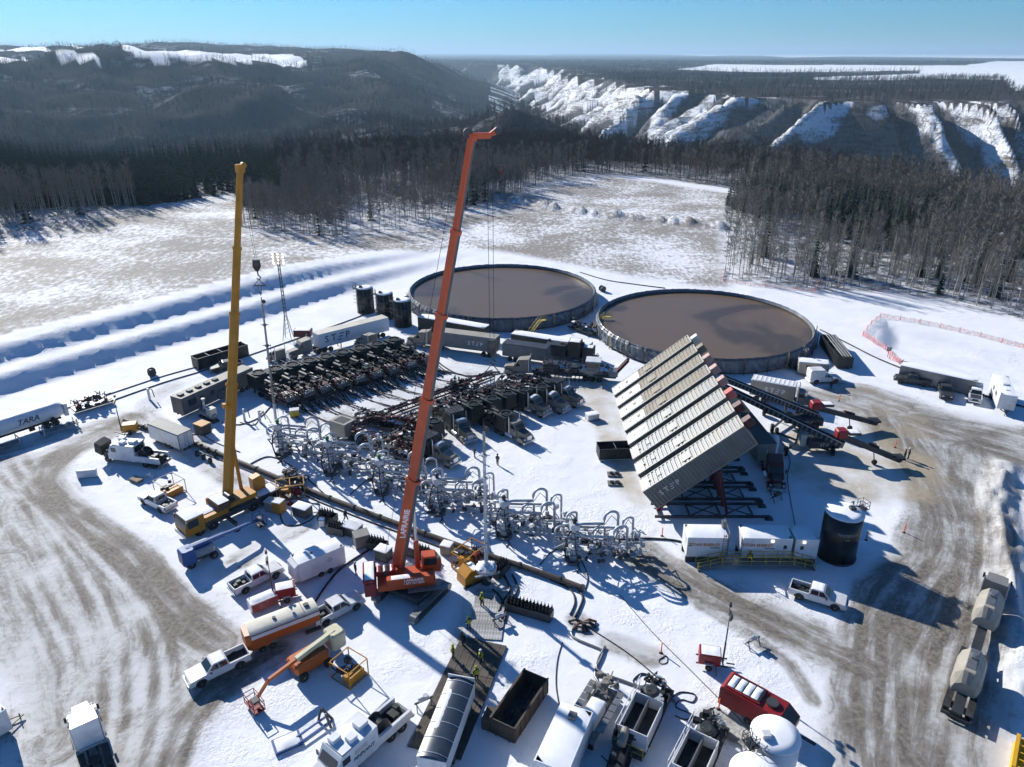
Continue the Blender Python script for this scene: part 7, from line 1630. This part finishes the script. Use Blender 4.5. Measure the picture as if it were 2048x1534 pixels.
A, B = at(1100, 1590), at(1152, 1468); d = B - A; t = box_trailer('white_shack', 'white snow-roofed shack cut by the bottom edge', (A + B) / 2, math.atan2(d.y, d.x), d.length, 2.9, 2.8, .4, 'white', 'snow', 'shack', doors=False, snow=.1, vents=[(1.9, 0, .7, .7, .45, 'greybox')])
A, B = at(1228, 1560), at(1250, 1490); t = thing('diesel_engine_skid', 'black engine skid with exhaust drum below the left mud tub', 'engine', (A + B) / 2, math.atan2((B - A).y, (B - A).x)); r = random.Random(3)
obj('frame', MB().box(-2.6, 2.6, -.9, .9, .2, .45), 'black', t); obj('engine_block', MB().bbox(-2, 1.6, -.6, .6, .46, 1.6, .1), 'black', t); obj('exhaust_drum', MB().lathe([(.1, -.9), (.38, -.8), (.38, .8), (.1, .9)], 14, (.8, 0, 2.1), 'x'), 'tan', t); m = MB(); frac_clutter(m, r, -2.4, 2.4, -.8, .8, .6, 1.9, 26); obj('fittings', m, 'charcoal', t); obj('flywheel', MB().lathe([(.8, -.08), (.8, .08)], 20, (1.8, .95, .9), 'y'), 'charcoal', t)
# red heater
A, B = at(1468, 1412), at(1560, 1462); d = B - A; a = math.atan2(d.y, d.x); c = (A + B) / 2; L = 6.6
t = thing('heater_trailer', 'deep red hooded heater trailer with snow on its roof tray', 'heater', c, a)
m = MB(); m.prism([(-3.3, .6), (2.2, .6), (3.3, .9), (3.3, 1.6), (2.2, 2.5), (-3.0, 2.75), (-3.3, 2.5)], -1.15, 1.15); obj('body', m, 'red', t)
obj('roof_tray', MB().box(-2.9, .2, -.85, .85, 2.72, 2.80), 'black', t)
for k in range(4): snowcap(t, -2.8 + k * .72, -2.2 + k * .72, -.75, .75, 2.81, .10, k, nx=5, ny=5)
obj('roof_hatch', MB().lathe([(.55, 2.60), (.55, 2.78)], 10, (1.1, 0, 0)), 'charcoal', t); obj('roof_rail', MB().beam((-2.9, .95, 2.8), (.3, .95, 2.72), .12).beam((-2.9, -.95, 2.8), (.3, -.95, 2.72), .12), 'red', t); obj('nose_panel', MB().add([(2.28, -.9, 2.46), (2.28, .9, 2.46), (3.25, .9, 1.68), (3.25, -.9, 1.68)], [(0, 1, 2, 3)]), 'charcoal', t)
for s in (-1, 1):
    for x in (-.4, .6): wheel(t, x, s * 1.12, .38, .25)
    obj('panel_door', MB().box(-2.8, -1.2, *sorted((s * 1.151, s * 1.17)), .9, 2.2), 'red', t)
obj('hitch', MB().beam((3.2, 0, .7), (5.2, 0, .6), .2), 'charcoal', t)
# ------------------------------------------------------------------ yellow plant and cabinets
def cage_skid(label, u, v, rz, seed, L=3.6, W=2.2, H=2.2):
    t = thing('yellow_skid', label, 'skid unit', at(u, v), rz, 'yellow caged skids'); r = random.Random(seed); m = MB()
    for x in (-L / 2, 0, L / 2):
        for y in (-W / 2, W / 2): m.beam((x, y, .1), (x, y, H), .10)
    for z in (.15, H):
        for y in (-W / 2, W / 2): m.beam((-L / 2, y, z), (L / 2, y, z), .10)
        for x in (-L / 2, 0, L / 2): m.beam((x, -W / 2, z), (x, W / 2, z), .10)
    obj('cage', m, 'yellow', t); m = MB(); frac_clutter(m, r, -L / 2 + .3, L / 2 - .3, -W / 2 + .3, W / 2 - .3, .5, 1.6, 26); obj('machinery', m, 'charcoal', t); obj('fuel_cell', MB().bbox(-1.4, -.2, -.8, .6, .3, 1.5, .1), 'yellow', t); obj('red_pump', MB().bbox(.3, 1.3, -.7, .2, .3, 1.2, .1), 'red', t); obj('white_filter', MB().lathe([(.2, .4), (.2, 1.4)], 10, (.9, .6, 0)), 'white', t); return t
cage_skid('yellow caged pump skid right of the yellow crane', 583, 992, .3, 1); cage_skid('yellow caged pump skid right of the orange crane', 938, 1128, .9, 2)
t = skid_unit('snow-dusted red and black coil skid behind the yellow caged skid', (600, 968, 556, 958), 2.2, 12, 'charcoal', 'pumpred', 1.0, 24)
def cab_box(name, label, u, v, rz, L, W, H, mat, top, cat='cabinet', snow=0.0):
    t = thing(name, label, cat, at(u, v), rz); obj('body', MB().bbox(-L / 2, L / 2, -W / 2, W / 2, .12, H, .05), mat, t); obj('lid', MB().bbox(-L / 2 - .04, L / 2 + .04, -W / 2 - .04, W / 2 + .04, H + .002, H + .10, .03), top, t); obj('skid', MB().box(-L / 2, L / 2, -W / 2 + .1, -W / 2 + .25, 0, .118).box(-L / 2, L / 2, W / 2 - .25, W / 2 - .1, 0, .118), 'charcoal', t); obj('door', MB().box(-L / 2 + .2, -.05, -W / 2 - .03, -W / 2 - .003, .3, H - .2), mat, t)
    if snow: snowcap(t, -L / 2, L / 2, -W / 2, W / 2, H + .102, snow, 2, nx=6, ny=5)
    return t
R_ = math.radians
cab_box('control_cabinet', 'dark cabinet with snow lid left of the gas cylinder racks', 606, 1030, R_(-25), 2.2, 1.5, 1.4, 'charcoal', 'snow', snow=.08); cab_box('control_cabinet', 'grey steel cabinet with flat top between the racks and the orange boom', 724, 1090, R_(25), 1.8, 1.6, 1.7, 'greybox', 'greybox'); cab_box('control_cabinet', 'dark cabinet with snow lid directly left of the orange boom', 768, 1118, R_(-25), 1.7, 1.4, 1.5, 'charcoal', 'snow', snow=.08); cab_box('control_cabinet', 'grey mesh-topped cabinet behind the flat-topped steel cabinet', 706, 1068, R_(-25), 2.2, 1.5, 1.3, 'charcoal', 'frost'); cab_box('control_cabinet', 'pale grey cube left of the right-hand yellow skid', 894, 1106, R_(-20), 1.3, 1.2, 1.3, 'tanbox', 'white', snow=.05); cab_box('control_cabinet', 'dark and yellow tool box behind the orange crane cab', 822, 1108, R_(-25), 2.2, 1.3, 1.4, 'charcoal', 'snow', snow=.06)
cab_box('generator', 'black generator with yellow top left of the yellow boom', 407, 866, R_(-30), 2.1, 1.7, 1.7, 'black', 'yellow', 'generator'); cab_box('red_white_cabinet', 'yellow and red cabinet right of the yellow crane', 560, 1024, R_(-20), 1.2, 1.2, 1.7, 'yellow', 'white'); cab_box('red_white_cabinet', 'cream cabinet beside the yellow and red cabinet', 544, 1020, R_(-20), 1.3, 1.3, 1.5, 'tan', 'cream'); cab_box('white_tote', 'white crate on the snow left of the tilted silos', 1184, 838, R_(20), 2.0, 1.3, 1.0, 'white', 'snow', 'crate', .05); cab_box('yellow_tote', 'white and yellow tote behind the leftmost wellhead', 590, 832, R_(15), 1.5, 1.1, 1.2, 'yellow_rail', 'white', 'tote'); cab_box('white_drum_box', 'small white and blue drum box below the cylinder racks', 645, 1052, 0, .7, .7, 1.0, 'white', 'blue', 'box'); cab_box('stone_block', 'cream block behind the orange crane cab', 865, 1172, R_(-35), 2.6, 1.2, .9, 'cream', 'cream', 'block'); cab_box('snow_board', 'white low panel box in the shade left of the wireline truck', 176, 955, R_(10), 2.6, .5, 1.2, 'white', 'snow', 'panel')
def cylinder_rack(label, u, v, rz, L=2.4):
    t = thing('cylinder_rack', label, 'gas rack', at(u, v), rz, 'gas cylinder racks'); obj('cage', MB().box(-L / 2, L / 2, -.6, -.54, .1, 1.1).box(-L / 2, L / 2, .54, .6, .1, 1.1).box(-L / 2, -L / 2 + .06, -.539, .539, .1, 1.1).box(L / 2 - .06, L / 2, -.539, .539, .1, 1.1).box(-L / 2 + .061, L / 2 - .061, -.539, .539, .1, .16), 'charcoal', t)
    for i in range(int(L / .4)):
        for j in range(3): obj('cylinder', cached('cyl', lambda: MB().lathe([(.12, 0), (.12, 1.25), (.05, 1.4), (.05, 1.6)], 8).mesh('cylinder', M['black'])), None, t, (-L / 2 + .25 + i * .4, -.36 + j * .36, .17))
    return t
cylinder_rack('black gas cylinder rack, upper left one beside the walking person', 656, 1042, R_(-20)); cylinder_rack('black gas cylinder rack just in front of the upper left rack', 675, 1066, R_(-20)); cylinder_rack('black gas cylinder rack left of the orange boom', 756, 1098, R_(-20)); cylinder_rack('black gas cylinder rack right of the orange boom', 846, 1116, R_(-20)); cylinder_rack('long black gas cylinder rack in the foreground below the mast', 1058, 1228, R_(-22), 5.2); cylinder_rack('snowy valve rack beside the frost-white mast base', 1002, 1145, R_(60), 2.4)
t = thing('silver_cylinder_unit', 'silver horizontal cylinder unit beside the command trailer', 'tank', at(418, 838), R_(-38)); m = MB(); m.sm = True; m.lathe([(.1, -2.2), (.6, -1.9), (.65, -1.4), (.65, 1.6), (.5, 2.0), (.1, 2.1)], 18, (0, 0, 1.0), 'x'); obj('barrel', m, 'steel', t); obj('stack', MB().lathe([(.22, 1.5), (.22, 3.2), (.3, 3.25), (.3, 3.5)], 10, (-.8, 0, 0)), 'frost', t); obj('burner_house', MB().bbox(.6, 1.9, -.6, .6, 1.0, 2.4, .06), 'cream', t); obj('skid', MB().box(-2.2, 2.2, -.6, .6, .05, .3), 'charcoal', t)
def frame_skid(label, u, v, rz, mat, L=2.6, W=2.4, H=2.0, tank_='yellow'):
    t = thing('frame_skid', label, 'frame skid', at(u, v), rz, 'open frame skids'); m = MB()
    for x in (-L / 2, L / 2):
        for y in (-W / 2, W / 2): m.beam((x, y, 0), (x, y, H), .08)
    for z in (.08, H):
        for y in (-W / 2, W / 2): m.beam((-L / 2, y, z), (L / 2, y, z), .08)
        for x in (-L / 2, L / 2): m.beam((x, -W / 2, z), (x, W / 2, z), .08)
    obj('frame', m, mat, t); obj('fuel_tank', MB().bbox(0, L / 2 - .2, -W / 2 + .2, W / 2 - .2, .12, .9, .1), tank_, t); m = MB(); frac_clutter(m, random.Random(len(label)), -L / 2 + .3, 0, -.7, .7, .3, 1.1, 10); obj('motor', m, 'charcoal', t); obj('white_pot', MB().lathe([(.22, .2), (.22, 1.0), (.1, 1.1)], 10, (-.3, .2, 0)), 'white', t); return t
frame_skid('yellow open frame skid on the snow right of the orange lift', 700, 1352, R_(-35), 'yellow'); frame_skid('pale open frame skid with yellow tank left of the yellow crane', 342, 985, R_(-35), 'tanbox', 3.0, 2.8)
t = thing('lift_attachment', 'dark blue fork and jib attachments laid on the snow', 'attachment', at(598, 1478), R_(30)); obj('base', MB().box(-2.2, .2, -.8, .8, .05, .3), 'blue', t); obj('cross_bar', MB().beam((-.2, 0, .3), (3.0, 1.0, .3), .15).beam((-.2, -.7, .3), (3.1, .2, .3), .12), 'blue', t); obj('stand', MB().beam((2.0, 1.0, 0), (2.4, .9, 1.5), .18).beam((3.2, .6, 0), (2.4, .9, 1.5), .18).beam((2.8, -.2, 0), (2.6, .3, 1.3), .18), 'charcoal', t); snowcap(t, -2.0, 0, -.7, .7, .32, .12, 3, nx=6)
for u, v, lab in ((1000, 1245, 'small dark valve trestle on the snow below the mast base'), (848, 1412, 'small dark valve trestle beside the dark mats'), (1505, 1290, 'dark sawhorse near the white pickup'), (1552, 1000, 'dark pump on skids in the shade right of the silos'), (1546, 985, 'second dark pump on skids in the shade right of the silos')):
    t = thing('valve_trestle', lab, 'trestle', at(u, v), R_(30)); obj('beam', MB().beam((-.9, 0, .7), (.9, 0, .7), .14), 'charcoal', t)
    for x in (-.7, .7): obj('leg', MB().beam((x, 0, .7), (x - .15, -.5, 0), .08).beam((x, 0, .7), (x + .15, .5, 0), .08), 'charcoal', t)
    obj('valve', MB().lathe([(.2, -.5), (.2, .5)], 8, (0, 0, .95), 'x').lathe([(.25, .2), (.25, .26)], 10, (.2, 0, 1.0)), 'frost' if v > 1200 else 'charcoal', t)
# dark mats in the lane
A, B = at(968, 1284), at(868, 1508); d = (B - A); a = math.atan2(d.y, d.x); L = d.length / 3; sdv = Vector((-d.y, d.x, 0)).normalized(); q = 0
mats_lab = ['dark timber mat %s, %s side of the lane' % (p, s) for p in ('farthest from the bottom edge', 'in the middle row', 'nearest the bottom edge') for s in ('left', 'right')]
for i in range(3):
    for s in (1, -1):
        c = A + d * ((i + .5) / 3) + sdv * s * -1.24; t = thing('timber_mat', mats_lab[q], 'mat', c, a, 'dark timber mats'); q += 1
        for k in range(8): obj('plank', cached(('pl', round(L, 2)), lambda: MB().box(-L / 2 + .03, L / 2 - .03, -.14, .14, .02, .17).mesh('plank', M['mat'])), None, t, (0, -1.05 + k * .30, .012 * (k % 3)))
A, B = at(985, 1180), at(968, 1280); d = B - A; a = math.atan2(d.y, d.x); L = d.length / 2; q = 0
lb = ['snowy grey timber mat beside the well base', 'snowy grey timber mat joining the dark mats']
for i in range(2):
    c = A + d * ((i + .5) / 2); t = thing('snowy_mat', lb[i], 'mat', c, a, 'snowy timber mats')
    for k in range(12): obj('plank', cached(('pl2', round(L, 2)), lambda: MB().box(-L / 2 + .03, L / 2 - .03, -.14, .14, .01, .12).mesh('plank', M['mat_snow'])), None, t, (0, -1.65 + k * .30, .010 * (k % 3)))
t = thing('loader_bucket', 'mud-stained yellow loader bucket right of the orange crane', 'bucket', at(938, 1160), R_(35)); m = MB(); m.prism([(-1.1, .05), (1.1, .05), (.9, 1.5), (-.2, 1.9), (-1.0, 1.2)], -.9, .9); obj('shell', m, 'yellow', t); obj('cutting_edge', MB().box(-1.3, 1.2, -1.15, -.92, .0, .18), 'charcoal', t); snowcap(t, -.2, .8, -.8, .8, 1.75, .06, 2)
# plow blade, barrels, stakes, cones
A, B = at(2018, 1548), at(2030, 1480); t = thing('plow_blade', 'yellow plow blade lying at the lower right corner', 'plow', at(2030, 1522), math.atan2((B - A).y, (B - A).x))
m = MB(); m.prism([(-.25, .05), (.35, .05), (.15, .6), (.35, 1.25), (.05, 1.25), (-.20, .6)], -2.0, 2.0, Matrix.Rotation(math.pi / 2, 4, 'Z')); obj('blade', m, 'plow', t)
for k in range(5): obj('rib', MB().box(-.06 - 1.7 + k * .85, .06 - 1.7 + k * .85, -.75, -.1, .1, 1.15), 'plow', t)
for k, (u, v, lab) in enumerate(((1322, 1306, 'orange marker stake above the coil of cable'), (1437, 1418, 'orange marker stake left of the red heater'), (1732, 1080, 'orange marker stake behind the large black tank'), (1678, 802, 'orange marker stake below the tan box truck'), (1324, 1072, 'orange marker stake left of the skid buildings'), (1232, 1080, 'red tube standing by the rightmost wellhead'), (2028, 1210, 'orange marker stake beside the road train'), (1790, 895, 'orange marker stake on the lower conveyor end'), (1808, 1065, 'orange marker stake on the road bend'))):
    t = thing('marker_stake', lab, 'stake', at(u, v), 0); obj('post', MB().box(-.05, .05, -.05, .05, .1, 1.25), 'stake', t); obj('foot', MB().lathe([(.22, 0), (.1, .1)], 10), 'rubber', t)
for k in range(6):
    t = thing('barrier_drum', 'small dark drum %s along the gravel strip' % ('nearest the crane' if k == 5 else 'number %d from the left' % (k + 1)), 'drum', at(395 + (k // 2) * 13 + (k % 2) * 9, 912 - (k % 2) * 14 + (k // 2) * 7), 0, 'dark drums on the gravel strip'); t['label'] = ['dark drum at the left front of the gravel strip', 'dark drum at the left back of the gravel strip', 'dark drum in the middle front of the gravel strip', 'dark drum in the middle back of the gravel strip', 'dark drum at the right front of the gravel strip', 'dark drum at the right back of the gravel strip'][k]; obj('shell', MB().lathe([(.28, 0), (.34, .3), (.30, .7), (.2, .85)], 12), 'darkgreen', t); obj('lid', MB().lathe([(.2, .852), (.12, .92)], 10), 'black', t)
# spools and signs
for u, v, lab in ((305, 752, 'pair of dark reels lying by the snow bank'), (1205, 583, 'dark reel between the two ponds')):
    t = thing('hose_reel', lab, 'reel', at(u, v), .5); 
    for y in (-.5, .6): obj('flange', MB().lathe([(.75, y), (.75, y + .1)], 16, (0, 0, .75), 'y'), 'charcoal', t)
    obj('core', MB().lathe([(.45, -.4), (.45, .6)], 12, (0, 0, .75), 'y'), 'frost', t)
t = thing('sign_board', 'small grey sign on a post beside the snow pit', 'sign', at(1775, 714)); obj('post', MB().beam((0, 0, 0), (0, 0, 2.0), .08), 'charcoal', t); obj('board', MB().box(-.5, .5, -.05, -.02, 1.3, 2.1), 'steel', t)
# ------------------------------------------------------------------ orange netting fences
def net_fence(label, pts, h, step=3.0):
    P = [at(u, v) for u, v in pts]; 
    Q = []
    for p, q in zip(P[:-1], P[1:]):
        n = max(1, int((q - p).length / step)); Q += [p.lerp(q, k / n) for k in range(n)]
    Q.append(P[-1]); zz = height(np.array([p.x for p in Q]), np.array([p.y for p in Q]))[0]
    for p, z in zip(Q, zz): p.z = float(z)
    c = Q[0].copy(); t = thing('snow_fence', label, 'fence', c); m = MB(); r = random.Random(len(pts))
    V = []
    for p in Q: q = p - c; V += [tuple(q + Vector((0, 0, .05))), tuple(q + Vector((r.uniform(-.1, .1), r.uniform(-.1, .1), h + r.uniform(-.15, .1))))]
    m.add(V, [(2 * i, 2 * i + 2, 2 * i + 3, 2 * i + 1) for i in range(len(Q) - 1)]); obj('netting', m, 'netting', t)
    for p in Q: q = p - c; obj('post', cached(('np', h), lambda: MB().box(-.04, .04, -.04, .04, 0, h + .2).mesh('post', M['fence'])), None, t, q)
net_fence('long orange netting fence around the back of the snow pit', [(1798, 728), (1770, 700), (1725, 672), (1742, 650), (1760, 636), (1800, 640), (1880, 656), (1960, 674), (2048, 698), (2160, 730)], 1.05)
net_fence('short orange netting fence in front of the snow pit', [(1778, 718), (1805, 730)], 1.0); net_fence('orange netting fence at the corner of the right-hand wood', [(1450, 540), (1446, 562), (1500, 572), (1560, 577), (1628, 584)], .8); net_fence('slack orange netting by the trees behind the near pond', [(1630, 585), (1638, 572), (1645, 540)], 1.2)
# ------------------------------------------------------------------ people
def person(label, u, v, rz, cloth, hat, stride=.12, reach=0.0, vest=None):
    t = thing('person', label, 'person', at(u, v), rz)
    J = [(0, 0, .95), (0, 0, 1.20), (0, 0, 1.42), (0, 0, 1.52), (.02, 0, 1.66), (.03, 0, 1.76), (0, .19, 1.40), (.04, .27, 1.14), (.14 + reach, .24, .92 + reach * .6), (0, -.19, 1.40), (-.02, -.28, 1.14), (.10, -.26, .90), (0, .10, .90), (stride * .6, .11, .50), (stride, .12, .09), (stride + .15, .12, .05), (0, -.10, .90), (-stride * .2, -.11, .50), (-stride, -.12, .09), (-stride + .15, -.12, .05)]
    E = [(0, 1), (1, 2), (2, 3), (3, 4), (4, 5), (2, 6), (6, 7), (7, 8), (2, 9), (9, 10), (10, 11), (0, 12), (12, 13), (13, 14), (14, 15), (0, 16), (16, 17), (17, 18), (18, 19)]
    Rr = [.17, .18, .19, .075, .11, .09, .10, .08, .06, .10, .08, .06, .12, .095, .07, .06, .12, .095, .07, .06]
    me = bpy.data.meshes.new('body'); me.from_pydata(J, E, []); me.materials.append(M[cloth]); o = bpy.data.objects.new('body', me); COL.objects.link(o); o.parent = t
    sk = o.modifiers.new('skin', 'SKIN'); 
    if not me.skin_vertices: me.attributes
    lay_ = me.skin_vertices[0].data if me.skin_vertices else None
    if lay_:
        for k, r_ in enumerate(Rr): lay_[k].radius = (r_, r_)
        lay_[0].use_root = True
    sb = o.modifiers.new('smooth', 'SUBSURF'); sb.levels = 1; sb.render_levels = 1
    obj('hard_hat', MB().lathe([(.155, 1.74), (.15, 1.80), (.10, 1.88), (.01, 1.90)], 12, (.03, 0, 0)), hat, t); obj('face', MB().lathe([(.03, 1.58), (.075, 1.62), (.075, 1.70), (.04, 1.735)], 10, (.085, 0, 0)), 'skin', t)
    if vest: obj('vest', MB().lathe([(.21, .98), (.23, 1.2), (.22, 1.40), (.12, 1.48)], 12), vest, t)
    return t
def skin_layer_probe():
    pass
for (lab, u, v, rz, cl, hat, st, re, ve) in (('person in dark coveralls standing alone on the open snow', 995, 930, 1.2, 'coverall', 'black', .06, 0, None), ('person in black walking beside the gas cylinder racks', 692, 1042, -.4, 'navy', 'black', .3, 0, None), ('person in an orange-brown coat behind the orange crane', 829, 1092, -1.5, 'coat', 'black', .08, 0, None),
        ('left of two people standing at the lower conveyor end', 1808, 920, 2.5, 'navy', 'coat', .08, .1, None), ('right of two people standing at the lower conveyor end', 1816, 918, 2.8, 'navy', 'white', .08, 0, None), ('person by the snowy-cab pump truck near the open snow', 949, 915, .5, 'coverall', 'coverall', .08, 0, None), ('person beside the white service truck', 1661, 778, -1.5, 'navy', 'navy', .08, 0, None),
        ('person in yellow vest bending near the well base', 964, 1212, -.8, 'navy', 'hiviz', .1, .2, 'hiviz'), ('person in yellow vest on the snowy lane', 938, 1260, 2.0, 'navy', 'hiviz', .12, 0, 'hiviz'), ('dark-clothed person at the far end of the mats', 925, 1292, 1.0, 'navy', 'black', .15, 0, None), ('person in yellow vest left of the dark mats', 906, 1318, .3, 'coverall', 'hiviz', .1, .1, 'hiviz'), ('person in yellow vest standing on the dark mats', 962, 1328, 3.0, 'navy', 'white', .1, 0, 'hiviz'), ('person in yellow vest in the crane shadow on the mats', 953, 1362, 2.2, 'navy', 'hiviz', .1, 0, 'hiviz'), ('tan-clothed person near the tarped trailer', 942, 1398, .6, 'coverall', 'cream', .12, 0, None), ('small figure in grey by the cargo trailer hitch', 712, 1150, .5, 'coverall', 'cream', .05, 0, None), ('person in yellow vest on the walkway of the skid buildings', 1498, 1128, -1.5, 'navy', 'hiviz', .05, 0, 'hiviz')):
    person(lab, u, v, rz, cl, hat, st, re, ve)
# bits at the left corner
A, B = at(-60, 1500), at(18, 1452); d = B - A; box_trailer('white_tank_trailer', 'white trailer nose with hitch at the lower left edge', (A + B) / 2, math.atan2(d.y, d.x), d.length, 2.3, 2.2, .5, 'white', 'snow', axles=(-1.0,), wr=.4, ww=.25, tongue=1.3, doors=False, snow=.08)
t = thing('plywood_stack', 'stack of weathered boards beside the wireline truck', 'boards', at(272, 962), R_(-30))
for k in range(5): obj('board', MB().box(-.9 + k * .05, .9 + k * .03, -.5, .5, .02 + k * .09, .09 + k * .09), 'wood', t)
t = thing('white_bags', 'pile of white bags on the snow beside the boards', 'bags', at(292, 955))
for k, (x, y, z) in enumerate(((0, 0, .2), (.7, .1, .2), (.35, .5, .2), (.35, .2, .5))): obj('bag', MB().bbox(x - .35, x + .35, y - .28, y + .28, z - .2, z + .15, .10), 'white', t)
for u, v, lab in ((1227, 950, 'upper pair of small dark blocks on the open snow'), (1228, 968, 'lower small dark block on the open snow')):
    t = thing('anchor_block', lab, 'block', at(u, v)); obj('block', MB().bbox(-.9, .9, -.6, .6, 0, .25, .05), 'greybox', t); obj('lifting_eye', MB().lathe([(.3, .25), (.3, .45)], 10, (-.3, 0, 0)).lathe([(.3, .25), (.3, .45)], 10, (.45, 0, 0)), 'black', t)
hp = at(1165, 1248); t = thing('dark_mound', 'mound of frozen dark hoses at the pipeline end', 'mound', hp); r = random.Random(5)
for k in range(9): a = r.uniform(0, 6.28); obj('hose_end', MB().tube([(0, 0, .2), (math.cos(a) * .7, math.sin(a) * .7, .5), (math.cos(a) * 1.5, math.sin(a) * 1.3, .1)], .14, 6), 'hose' if k % 3 else 'rust', t)

# small pieces too fine to pick apart singly
for o in bpy.data.objects:
    if o.parent and o.name.split('.')[0] in ('machinery', 'piping', 'pumps_and_pipes', 'red_piping', 'dark_fittings', 'valves_and_swivels', 'fittings', 'pump_gear', 'shaker_gear', 'motor', 'scrap', 'cargo', 'choke_block', 'side_ribs', 'stiffener', 'track_shoes', 'truss_panels', 'louvre', 'snow_strips'): o['kind'] = 'stuff'
